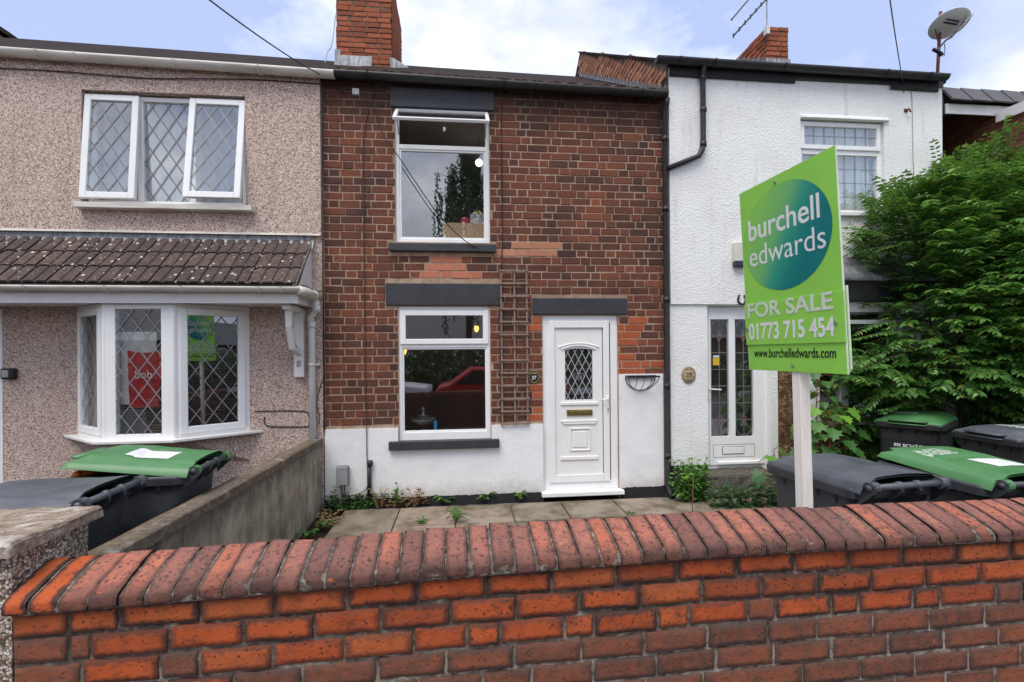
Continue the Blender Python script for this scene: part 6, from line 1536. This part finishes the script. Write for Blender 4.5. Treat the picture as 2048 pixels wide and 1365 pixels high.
# television aerial on the far chimney
ae = thing('television_aerial', 'television aerial with rods on a pole at the small chimney', 'aerial', at(1534, 56, 2.28))
b = MB(); b.tube([at(1534, 75, 2.27), at(1533, -90, 2.27)], .014, 6); obj('mast', b, 'steel', ae)
b = MB(); b.tube([at(1467, 72, 1.6), at(1530, 2, 2.2), at(1552, -24, 2.4)], .016, 6); b.tube([at(1463, 40, 1.6), at(1500, -4, 2.2), at(1540, -50, 2.4)], .014, 6); obj('boom', b, 'dark_metal', ae)
for k in range(9):
    c_ = Vector(at(1467, 72, 1.6)).lerp(Vector(at(1552, -24, 2.4)), k / 8); b = MB(); b.tube([c_ + Vector((0, 0, -.03)), c_ + Vector((0, 0, .03))], .012, 6); obj('director', b, 'dark_metal', ae)
b = MB(); b.box(at(1534, 60, 2.24)[0] - .03, at(1534, 60, 2.24)[0] + .03, 2.2, 2.29, at(1534, 70, 2.24)[2], at(1534, 54, 2.24)[2]); obj('bracket', b, 'bone_white', ae)
# things seen in the windows of 37
q = rect(886, 452, 968, 480, .25); b = MB(); b.box(q[0], q[1] + .04, .115, .34, uw[2] + .02, q[3]); cb = obj('cardboard_box', b, 'cardboard', None, bevel=.004, label='brown cardboard box on the sill inside the upper window', cat='box')
c_ = at(930, 447, .25); b = MB(); b.lathe([(.0, -.055), (.05, -.055), (.055, -.045), (.055, .04), (.045, .05), (0, .05)], 16, Matrix.Translation((c_[0], .19, c_[2]))); obj('candle_jar', b, 'magenta', None, smooth=True, label='pink candle jar standing on the cardboard box in the upper window', cat='jar')
c_ = at(955, 440, .27); b = MB(); b.grid(lambda u, v: (c_[0] - .09 + .18 * u, .22 - .05 * sin(pi * u) + .03 * noise.noise((u * 4, v * 4, 7)), c_[2] - .10 + .17 * v + .04 * noise.noise((u * 5, 9, v))), 14, 12); obj('plastic_bag', b, 'paper_white', None, smooth=True, label='crumpled white plastic bag on the cardboard box in the upper window', cat='bag')
b = MB(); b.lathe([(0, -.03), (.03, -.01), (.03, .01), (0, .03)], 10, Matrix.Translation((c_[0] + .02, .17, c_[2] + .06))); obj('duster', b, 'yellow', None, label='yellow duster tucked in the plastic bag in the upper window', cat='cloth')
c_ = at(958, 326, .9); b = MB(); b.lathe([(.05 * sin(pi * k / 10), -.05 * cos(pi * k / 10)) for k in range(11)], 16, Matrix.Translation((c_[0], .9, c_[2]))); pl = thing('pendant_lamp', 'lit white globe lamp hanging inside the upper window', 'lamp', (c_[0], .9, c_[2] + .05)); obj('globe', b, 'lamp_white', pl, smooth=True)
b = MB(); b.tube([(c_[0], .9, c_[2] + .05), (c_[0], .9, ZE + .09)], .004, 5); obj('flex', b, 'cable', pl)
for px, py, Y, lb in ((953, 658, 1.6, 'lit amber wall lamp seen through the right of the front window'), (808, 703, 1.0, 'lit amber wall lamp seen at the left of the front window')):
    c_ = at(px, py, Y); t = thing('wall_lamp', lb, 'lamp', c_); b = MB(); b.lathe([(.0, -.05), (.02, -.045), (.038, 0), (.03, .04), (0, .045)], 12, Matrix.Translation(c_)); obj('shade', b, 'lamp_amber', t, smooth=True)
    b = MB(); b.tube([(c_[0], Y + .02, c_[2] - .05), (c_[0], Y + .08, c_[2] - .10), (c_[0], Y + .15, c_[2] - .05)], .008, 6); obj('arm', b, 'brass', t, smooth=True)
c_ = at(871, 851, .14); b = MB(); b.box(c_[0] - .02, c_[0] + .02, .12, .15, lw[2] + .095, c_[2] + .055); obj('spray_bottle', b, 'blue_plastic', None, bevel=.012, label='bright blue container on the sill inside the front window', cat='bottle')
c_ = at(846, 845, .2); b = MB(); z0_ = lw[2] + .09; b.lathe([(.06, 0), (.07, .015), (.02, .03), (.02, .06), (.12, .10), (.16, .15), (.155, .155), (.10, .12), (.03, .14), (.07, .19), (.075, .20), (.02, .18), (.015, .25), (.025, .27), (0, .30)], 20, Matrix.Translation((c_[0], .26, z0_ - .02))); obj('glass_ornament', b, 'clear_glassware', None, smooth=True, label='tiered glass stand on the sill inside the front window', cat='ornament')
b = MB(); b.box(lw[0], lw[1], .105, .40, lw[2] + .06, lw[2] + .085); obj('window_board', b, 'interior_dark', h37)
b = MB(); b.box(uw[0], uw[1], .105, .50, uw[2] - .02, uw[2] + .018); obj('window_board', b, 'upvc', h37)
text('lettering', 'bob', .12, 'sign_white', C.objects['shopping_bag'], Matrix.Translation((P(270, 745, -.44)[0], -.447, P(290, 757, -.44)[1])), (.9, 1))

# ------------------------------------------------------------------ plants
def leaf(mb, p, d, n, L, wd, fold=.25, droop=.2):              # a leaf of four folded faces, along d with upper side n
    d = d.normalized(); s = d.cross(n).normalized(); n = s.cross(d).normalized()
    q = lambda a, b, h: tuple(p + d * (a * L) + s * (b * wd) + n * (h * L))
    mb.add([q(0, 0, 0), q(.28, -.42, fold * .18), q(.30, 0, -.02), q(.28, .42, fold * .18), q(.62, -.40, fold * .15 - droop * .25), q(.64, 0, -.03 - droop * .2), q(.62, .40, fold * .15 - droop * .25), q(1, 0, -droop * .7)],
           [(0, 2, 1), (0, 3, 2), (1, 2, 5, 4), (2, 3, 6, 5), (4, 5, 7), (5, 6, 7)])
def spray(mb, tips, wood, p, d, L, ll, sp, up=Vector((0, 0, 1)), grav=.25, tipf=.0, r=.004):
    n = max(3, int(L / sp)); pos = Vector(p); dr = d.normalized(); pts = [pos.copy()]
    for i in range(n):
        t = i / n
        dr = (dr + Vector((R(-.05, .05), R(-.05, .05), -grav * sp * (.6 + 1.6 * t) + R(-.03, .03)))).normalized()
        pos = pos + dr * sp; pts.append(pos.copy())
        side = dr.cross(up).normalized(); nn = side.cross(dr).normalized()
        for s in ((1, -1)):
            ld = dr * .55 + side * s * 1.0 + Vector((0, 0, -.22 + R(-.18, .12)))
            (tips if t > 1 - tipf else mb); sz = ll * R(.75, 1.15) * (1 - .45 * max(0, t - .75) * 4 * .6)
            leaf(tips if t > 1 - tipf else mb, pos + dr * R(-.3, .3) * sp, ld, (nn + Vector((R(-.25, .25), R(-.25, .25), .4))), sz, sz * .52, droop=R(.1, .45))
    leaf(tips if tipf else mb, pos, dr, Vector((0, 0, 1)), ll * .7, ll * .35)
    if wood is not None: wood.tube(pts, r, 4, caps=False, r1=.0012)
sh = thing('shrub', 'large dark green leafy shrub in front of the white house', 'shrub', (6.0, -.55, 0))
lv, tp, wd_ = MB(), MB(), MB()
def shrub_left(z):
    k = [(0, 4.4), (1.2, 4.3), (1.70, 4.35), (1.9, 4.9), (2.5, 5.0), (3.0, 4.95), (3.4, 5.02), (3.7, 5.2), (4.0, 5.6), (4.5, 6.4)]
    for (a, xa), (b, xb) in zip(k, k[1:]):
        if z <= b: return xa + (xb - xa) * (z - a) / (b - a)
    return 9
def inside(p, k=1.0):                    # the crown: a lumpy mound, higher to the right
    c = Vector((6.0, -.50, 1.98)); q = p - c
    if p.x < shrub_left(p.z) + .22 * noise.noise(p * 2.3): return False
    e = (abs(q.x) / 1.86) ** 2.4 + (q.y / 1.0) ** 2 + (abs(q.z - .30 * max(0, p.x - 5.6)) / 1.92) ** 2.4
    return e < k * (1 + .42 * noise.noise(p * 1.35) + .22 * noise.noise(p * 3.1))
random.seed(21)
cnt = 0
while cnt < 3700:
    p = Vector((R(4.0, 8.3), R(-1.7, .35), R(.25, 4.75)))
    if not inside(p) or (p.y > -.06 and p.x < XE + .05): continue
    c = Vector((6.25, -.1, 1.5)); d = (p - c); d.y = d.y * 1.2 - .30; d.z *= .45
    if d.length < .05: continue
    if p.z < 1.32 and p.y < -.55 and p.x < 5.9: continue
    d = d.normalized() + Vector((R(-.5, .5), R(-.5, .3), R(-.12, .30)))
    tf = .2 if random.random() < (.5 if p.z > 2.9 else .12) and not inside(p, .62) else 0
    spray(lv, tp, wd_ if cnt % 3 == 0 else None, p - d.normalized() * .16, d, R(.24, .48), R(.048, .115), .047, grav=R(.5, 1.5), tipf=tf)
    cnt += 1
# long shoots that stand out against wall and sky
def shoot(p0, p1, ll=.06, tipf=.3, sag=-.05):
    p0, p1 = Vector(p0), Vector(p1); d = p1 - p0; L = d.length; d.normalize()
    spray(lv, tp, wd_, p0, d, L, ll, .040, grav=.25, tipf=tipf, r=.007)
for (a, b) in ((((1790, 470), -.75), ((1697, 440), -.85)), (((1830, 460), -.7), ((1772, 362), -.75)), (((1880, 400), -.7), ((1848, 340), -.7)), (((1930, 380), -.6), ((1935, 285), -.65)), (((1990, 360), -.6), ((2010, 262), -.7)), (((1770, 520), -.75), ((1690, 470), -.85)), (((1790, 440), -.75), ((1745, 380), -.8)), (((2030, 330), -.6), ((2060, 270), -.7)), (((1900, 430), -.6), ((1900, 318), -.7)), (((1800, 650), -.8), ((1702, 660), -.9)), (((1820, 740), -.8), ((1698, 800), -.95)), (((1800, 700), -.8), ((1704, 725), -.95)), (((1850, 500), -.7), ((1725, 490), -.8)), (((1960, 370), -.6), ((1968, 290), -.6)), (((1870, 440), -.7), ((1800, 395), -.75)), (((1840, 800), -.8), ((1745, 815), -1.0)), (((2000, 330), -.8), ((2030, 240), -.9)), (((1940, 350), -.9), ((1885, 330), -1.0))):
    pa = at(*a[0], a[1]); pb = at(*b[0], b[1])
    for k in range(3):
        o = Vector((R(-.12, .12), R(-.08, .08), R(-.08, .08))); shoot(Vector(pa) + o, Vector(pb) + o * .7, R(.055, .07), .22 if pb[2] > 3 else .0)
for k in range(9):
    t = 2 * pi * k / 9; b0 = Vector((6.0 + .15 * cos(t), -.5 + .1 * sin(t), 0)); e = Vector((6.1 + R(-1.3, 1.4), -.4 + R(-.5, .3), R(2.2, 3.6)))
    wd_.tube([b0, b0.lerp(e, .4) + Vector((0, 0, .25)), b0.lerp(e, .75) + Vector((0, 0, .2)), e], .022, 6, r1=.006)
obj('foliage', lv, 'shrub_leaf', sh, kind='stuff'); obj('young_tips', tp, 'shrub_tip', sh, kind='stuff'); obj('branches', wd_, 'bark', sh, kind='stuff')

# sycamore saplings
SYC = [(0, 0), (.18, -.30), (.10, -.52), (.38, -.40), (.50, -.55), (.58, -.28), (.78, -.30), (.80, -.12), (1.0, 0), (.80, .12), (.78, .30), (.58, .28), (.50, .55), (.38, .40), (.10, .52), (.18, .30)]
def syc_leaf(mb, p, d, n, S):
    d = d.normalized(); s = d.cross(n).normalized(); n = s.cross(d).normalized()
    b = [tuple(p + d * (x * S) + s * (y * S) + n * (S * (.16 * abs(y) - .25 * x * x))) for x, y in SYC]
    mb.add(b + [tuple(p + d * S * .45 - n * S * .06)], [(i, (i + 1) % 16, 16) for i in range(16)])
def sapling(name, label, base, top, nleaf, S, m1='sycamore_leaf', young=3, spread=.22):
    t = thing(name, label, 'plant', base); st, l1, l2 = MB(), MB(), MB(); b0, e = Vector(base), Vector(top)
    pts = [b0.lerp(e, k / 5) + Vector((R(-.02, .02), R(-.02, .02), 0)) for k in range(6)]; st.tube(pts, .009, 6, r1=.004)
    for k in range(nleaf):
        f = .22 + .78 * k / max(1, nleaf - 1); p = b0.lerp(e, f); a = k * 2.4 + R(-.3, .3); h = Vector((cos(a), sin(a) * .8 - .15, R(.1, .35))); q = p + h * spread * R(.6, 1.1) * (1.1 - .45 * f)
        st.tube([p, p.lerp(q, .6) + Vector((0, 0, .02)), q], .003, 4)
        syc_leaf(l2 if k >= nleaf - young else l1, q, Vector((cos(a), sin(a), R(-.9, -.3))), Vector((R(-.2, .2), -.5, 1)), S * R(.75, 1.15))
    obj('stem', st, 'red_stem', t, smooth=True); obj('leaves', l1, m1, t, kind='stuff')
    if l2.v: obj('young_leaves', l2, 'sycamore_young', t, kind='stuff')
random.seed(5)
b0 = G(1668, 985)
sapling('sycamore_sapling', 'young sycamore with bright top leaves right of the for sale post', (P(1672, 880, -.75)[0], -.75, .0), at(1655, 822, -.75), 40, .17, young=6, spread=.32)
sapling('sycamore_sapling', 'darker sycamore shoots rising behind the sale post under the bay window', (P(1630, 880, -.55)[0], -.55, .0), at(1632, 735, -.6), 44, .14, young=0, spread=.26)
sapling('sycamore_sapling', 'low sycamore seedling beside the doorstep left of the sale post', (P(1560, 950, -.75)[0], -.75, .0), at(1548, 900, -.85), 9, .17, young=3, spread=.22)
# weeds along the foot of the walls
def strap(mb, p, a, L, wd, lift, lobes=True):
    d = Vector((cos(a), sin(a), 0)); s = Vector((-sin(a), cos(a), 0)); n = 5; c = []
    for k in range(n + 1):
        t = k / n; c.append(p + d * L * t * (.75 + .1 * t) + Vector((0, 0, L * lift * (t * 1.6 - 1.15 * t * t))))
    ws = [.15, .5, .8 if not lobes else 1.1, .75 if not lobes else .55, .9 if lobes else .5, .03]
    v = []
    for q, w_ in zip(c, ws): v += [tuple(q - s * w_ * wd / 2 + Vector((0, 0, .006))), tuple(q), tuple(q + s * w_ * wd / 2 + Vector((0, 0, .006)))]
    mb.add(v, [(3 * k + i, 3 * k + i + 1, 3 * k + i + 4, 3 * k + i + 3) for k in range(n) for i in range(2)])
def rosette(label, px, py, z, n, L, wd, lift=.9, m='weed_leaf'):
    x, y = G(px, py, z); mb = MB(); p = Vector((x, y, z))
    for k in range(n): strap(mb, p, 2.4 * k + R(-.3, .3), L * R(.6, 1.1), wd * R(.8, 1.2), lift * R(.6, 1.3))
    return obj('weed', mb, m, None, label=label, cat='weed', group='weeds along the foot of the brick house')
random.seed(11)
rosette('dandelion at the black damp strip below the left half of the front window', 890, 1008, 0, 15, .17, .035)
rosette('dandelion at the black damp strip below the right end of the window sill', 969, 1004, 0, 17, .17, .035)
rosette('small upright weed at the damp strip left of the door step', 1039, 1003, 0, 10, .12, .04, 1.4)
rosette('bright weed growing in the slab joint in front of the window', 912, 1046, 0, 22, .17, .022, 1.3)
rosette('small flat tuft in the slab joint left of the bright weed', 842, 1049, 0, 12, .09, .02, .9)
rosette('leafy weed at the foot of the concrete wall nearest the brick wall', 614, 1076, 0, 12, .14, .045, .8)
rosette('leafy weed further along the foot of the concrete wall', 648, 1058, 0, 14, .13, .03, 1.0)
rosette('tiny tuft in the slab joint right of the door', 1262, 1030, 0, 10, .06, .016, .8)
def mound(name, label, pxs, n, S, h, m, cat='plants', kind=None, y_off=.12, group=None):
    mb = MB()
    for k in range(n):
        px, py = random.choice(pxs); x, y = G(px + R(-22, 22), py, 0); y += R(-y_off, y_off); y = min(y, -.03); z = R(0, 1) ** 1.3 * h
        a = R(0, 2 * pi); leaf(mb, Vector((x, y, z)), Vector((cos(a), sin(a) - .3, R(-.4, .5))), Vector((R(-.4, .4), -.3, 1)), S * R(.6, 1.3), S * R(.5, .8))
    return obj(name, mb, m, None, label=label, cat=cat, kind=kind, group=group)
mound('ground_cover', 'low green weeds filling the corner between concrete wall and plinth', [(680, 1010), (700, 1006), (720, 1004), (740, 1003), (665, 1022), (760, 1004)], 520, .035, .15, 'ivy_leaf', kind='stuff')
mound('ground_cover', 'fresh green weeds spilling over the first slab in the corner', [(690, 1020), (720, 1015), (745, 1012)], 220, .026, .07, 'weed_leaf', kind='stuff', y_off=.06)
mound('ground_cover', 'withered brown weeds along the damp strip left of the window', [(785, 1004), (810, 1006), (835, 1005), (660, 1040), (655, 1052)], 260, .04, .10, 'dead_leaf', kind='stuff', y_off=.06)
def stalks(label, px, py, n, h, mstem, mleaf, S, wide=.1):
    t = thing('weed', label, 'weed', (*G(px, py, 0), 0)); st, lf = MB(), MB(); x0, y0 = G(px, py, 0); y0 = min(y0, -.08)
    for k in range(n):
        b0 = Vector((x0 + R(-.03, .03), y0 + R(-.02, .02), 0)); e = b0 + Vector((R(-wide, wide), R(-wide, .02) * .6, h * R(.6, 1.05))); st.tube([b0, b0.lerp(e, .5) + Vector((0, 0, .02)), e], .0035, 4)
        for j in range(7):
            f = .25 + .75 * j / 6; p = b0.lerp(e, f); a = R(0, 6.28); leaf(lf, p, Vector((cos(a), sin(a), R(-.4, .6))), Vector((0, -.3, 1)), S * R(.6, 1.2), S * .5)
    obj('stems', st, mstem, t, kind='stuff'); obj('leaves', lf, mleaf, t, kind='stuff')
stalks('leafy weed with dried stalk by the plinth left of the window', 803, 1004, 6, .26, 'red_stem', 'weed_leaf', .06, .08)
stalks('thin weed stems beside the short black pipe', 690, 1006, 6, .28, 'red_stem', 'ivy_leaf', .05, .08)
stalks('withered brown weed stalks by the plinth', 832, 1005, 7, .22, 'dead_leaf', 'dead_leaf', .05, .10)
stalks('brown weed stalk right of the black pipe', 765, 1004, 5, .24, 'dead_leaf', 'dead_leaf', .04, .08)
random.seed(8)
t = thing('weed', 'bushy weed growing at the foot of the downpipe between the houses', 'weed', (*G(1380, 1000, 0), 0)); st, lf, l2 = MB(), MB(), MB(); x0, y0 = G(1378, 1003, 0)
for k in range(60):
    b0 = Vector((x0 + R(-.12, .14), y0 + R(-.05, .08), 0)); e = b0 + Vector((R(-.16, .18), R(-.12, .05), R(.18, .50))); st.tube([b0, b0.lerp(e, .5) + Vector((0, 0, .03)), e], .003, 4)
    for j in range(10):
        p = b0.lerp(e, .2 + .8 * j / 9); a = R(0, 6.28); leaf(l2 if j > 7 and k % 3 == 0 else lf, p, Vector((cos(a), sin(a), R(-.5, .5))), Vector((0, -.4, 1)), R(.045, .075), .04)
obj('stems', st, 'weed_leaf', t, kind='stuff'); obj('leaves', lf, 'weed_leaf', t, kind='stuff'); obj('young_leaves', l2, 'sycamore_young', t, kind='stuff')
b = MB(); x0, y0 = G(1386, 1034, 0); b.tube([(x0, y0, 0), (x0 - .01, y0, .12), (x0 + .005, y0, .28), (x0 + .03, y0 + .05, .42)], .005, 5); obj('weed_stalk', b, 'red_stem', None, smooth=True, label='single reddish weed stalk standing in the paving before the downpipe', cat='weed')
mound('ground_cover', 'dark ivy leaves along the foot of the doorstep', [(1440, 1014), (1470, 1013), (1500, 1012), (1530, 1012), (1560, 1012)], 900, .045, .24, 'ivy_leaf', kind='stuff', y_off=.08)
mound('ground_cover', 'moss and seedlings in the slab joints before the white house', [(1425, 1030), (1345, 1010), (1435, 1028)], 60, .02, .03, 'weed_leaf', kind='stuff', y_off=.05)
mound('ground_cover', 'dark leafy undergrowth below the bay window of the white house', [(1600, 960), (1640, 950), (1690, 940), (1740, 935), (1780, 935), (1620, 955)], 900, .06, .62, 'ivy_leaf', kind='stuff', y_off=.22)
mb = MB()
for k in range(240):
    x, y = R(-1.5, 2.9), R(-1.6, -.1); a = R(0, 6.28); leaf(mb, Vector((x, y, .010)), Vector((cos(a), sin(a), R(0, .3))), Vector((0, 0, 1)), R(.008, .022), R(.005, .012))
obj('leaf_litter', mb, 'dead_leaf', None, label='scraps of dead leaf scattered over the paving', cat='litter', kind='stuff')

# ------------------------------------------------------------------ the far side of the street, as the window glass shows it
ho = thing('bungalow', 'long low brick house across the street with a grey roof', 'house', (0, -20, 0))
b = MB(); b.box(-36, 40, -24, -18, -.2, 2.5); obj('wall', b, 'house_brick_far', ho)
b = MB(); b.prism([(-24.6, 2.4), (-17.4, 2.4), (-21, 4.1)], -36.6, 40.6, Matrix(((0, 1, 0, 0), (1, 0, 0, 0), (0, 0, 1, 0), (0, 0, 0, 1)))); obj('roof', b, 'dark_tile', ho)
for x_ in (-30, -24, -18, -12, -7.5, -3, 2, 6.5, 11, 17, 22, 28, 34):
    b = MB(); b.ring(x_ - .8, x_ + .8, .9, 2.2, .08, -18.0, -17.94); f_ = obj('window', b, 'upvc', ho); b = MB(); b.box(x_ - .72, x_ + .72, -17.99, -17.96, .98, 2.12); obj('pane', b, 'car_glass', f_)
random.seed(3)
bt = thing('birch_tree', 'tall weeping birch across the street', 'tree', (.35, -14.6, 0)); tr_, cr = MB(), MB()
tr_.tube([(.35, -14.6, -.2), (.4, -14.6, 3), (.3, -14.6, 6), (.35, -14.6, 10.2)], .17, 8, r1=.03)
for k in range(70):
    z0_ = R(4.2, 10.4); a = R(0, 6.28); rr_ = (1.9 if z0_ < 7.8 else 1.9 * (11.1 - z0_) / 3.3) * R(.4, 1); e = Vector((.35 + rr_ * cos(a), -14.6 + rr_ * sin(a), z0_ + .5)); tr_.tube([(.33, -14.6, z0_), e], .02, 4, r1=.006)
    for j in range(5):
        p = Vector((.33, -14.6, z0_)).lerp(e, R(.3, 1)); L = R(.7, 2.2)
        for i in range(int(L / .05)):
            q = p + Vector((R(-.07, .07), R(-.07, .07), -i * .05)); a2 = R(0, 6.28); leaf(cr, q, Vector((cos(a2), sin(a2), -1)), Vector((0, 1, .2)), .11, .075)
obj('trunk', tr_, 'bark', bt); obj('crown', cr, 'birch_leaf', bt)
hb_ = MB()
for k in range(9000):
    x, z = R(-18, 24), R(0, 1.9); y = -16.6 + R(-.4, .5); a = R(0, 6.28); leaf(hb_, Vector((x, y, z)), Vector((cos(a), sin(a), -.5)), Vector((0, 1, .3)), .22, .16)
obj('hedge', hb_, 'birch_leaf', None, label='garden hedge along the far side of the street', cat='hedge')
def car(label, x, y, m):
    t = thing('parked_car', label, 'car', (x, y, -.135), 0, 'cars parked across the street'); z0_ = 0
    b = MB(); b.prism([(-2.0, .25), (2.0, .25), (2.05, .62), (1.95, .82), (1.05, .92), (.45, 1.42), (-1.0, 1.46), (-1.65, 1.0), (-2.0, .92), (-2.05, .6)], -.82, .82); obj('body', b, m, t, local=True, bevel=.10, seg=3)
    b = MB(); b.prism([(.98, .95), (.45, 1.36), (-.95, 1.39), (-1.5, .98)], -.826, .826); obj('side_window', b, 'car_glass', t, local=True)
    for sx in (-1.25, 1.3):
        for sy in (-.80, .80):
            b = MB(); b.lathe([(.05, -.1), (.3, -.1), (.33, -.05), (.33, .05), (.3, .1), (.05, .1)], 20, Matrix.Translation((sx, sy, .33)) @ Matrix.Rotation(pi / 2, 4, 'X')); wl = obj('wheel', b, 'tyre', t, local=True, smooth=True)
            b = MB(); b.lathe([(0, -.105), (.2, -.106), (.21, -.1)], 16, Matrix.Translation((sx, sy, .33)) @ Matrix.Rotation(pi / 2 * (1 if sy > 0 else -1), 4, 'X')); o = obj('rim', b, 'steel', wl, local=True)
    for sx, mm in ((2.0, 'bone_white'), (-2.02, 'red_glass')):
        for sy in (-.62, .62): b = MB(); b.box(sx - .05, sx + .05, sy - .12, sy + .12, .66, .80); obj('headlight' if sx > 0 else 'tail_light', b, mm, t, local=True)
car('red hatchback parked across the street', 1.35, -9.3, 'car_red')
car('white hatchback parked across the street', -3.0, -10.9, 'car_white')
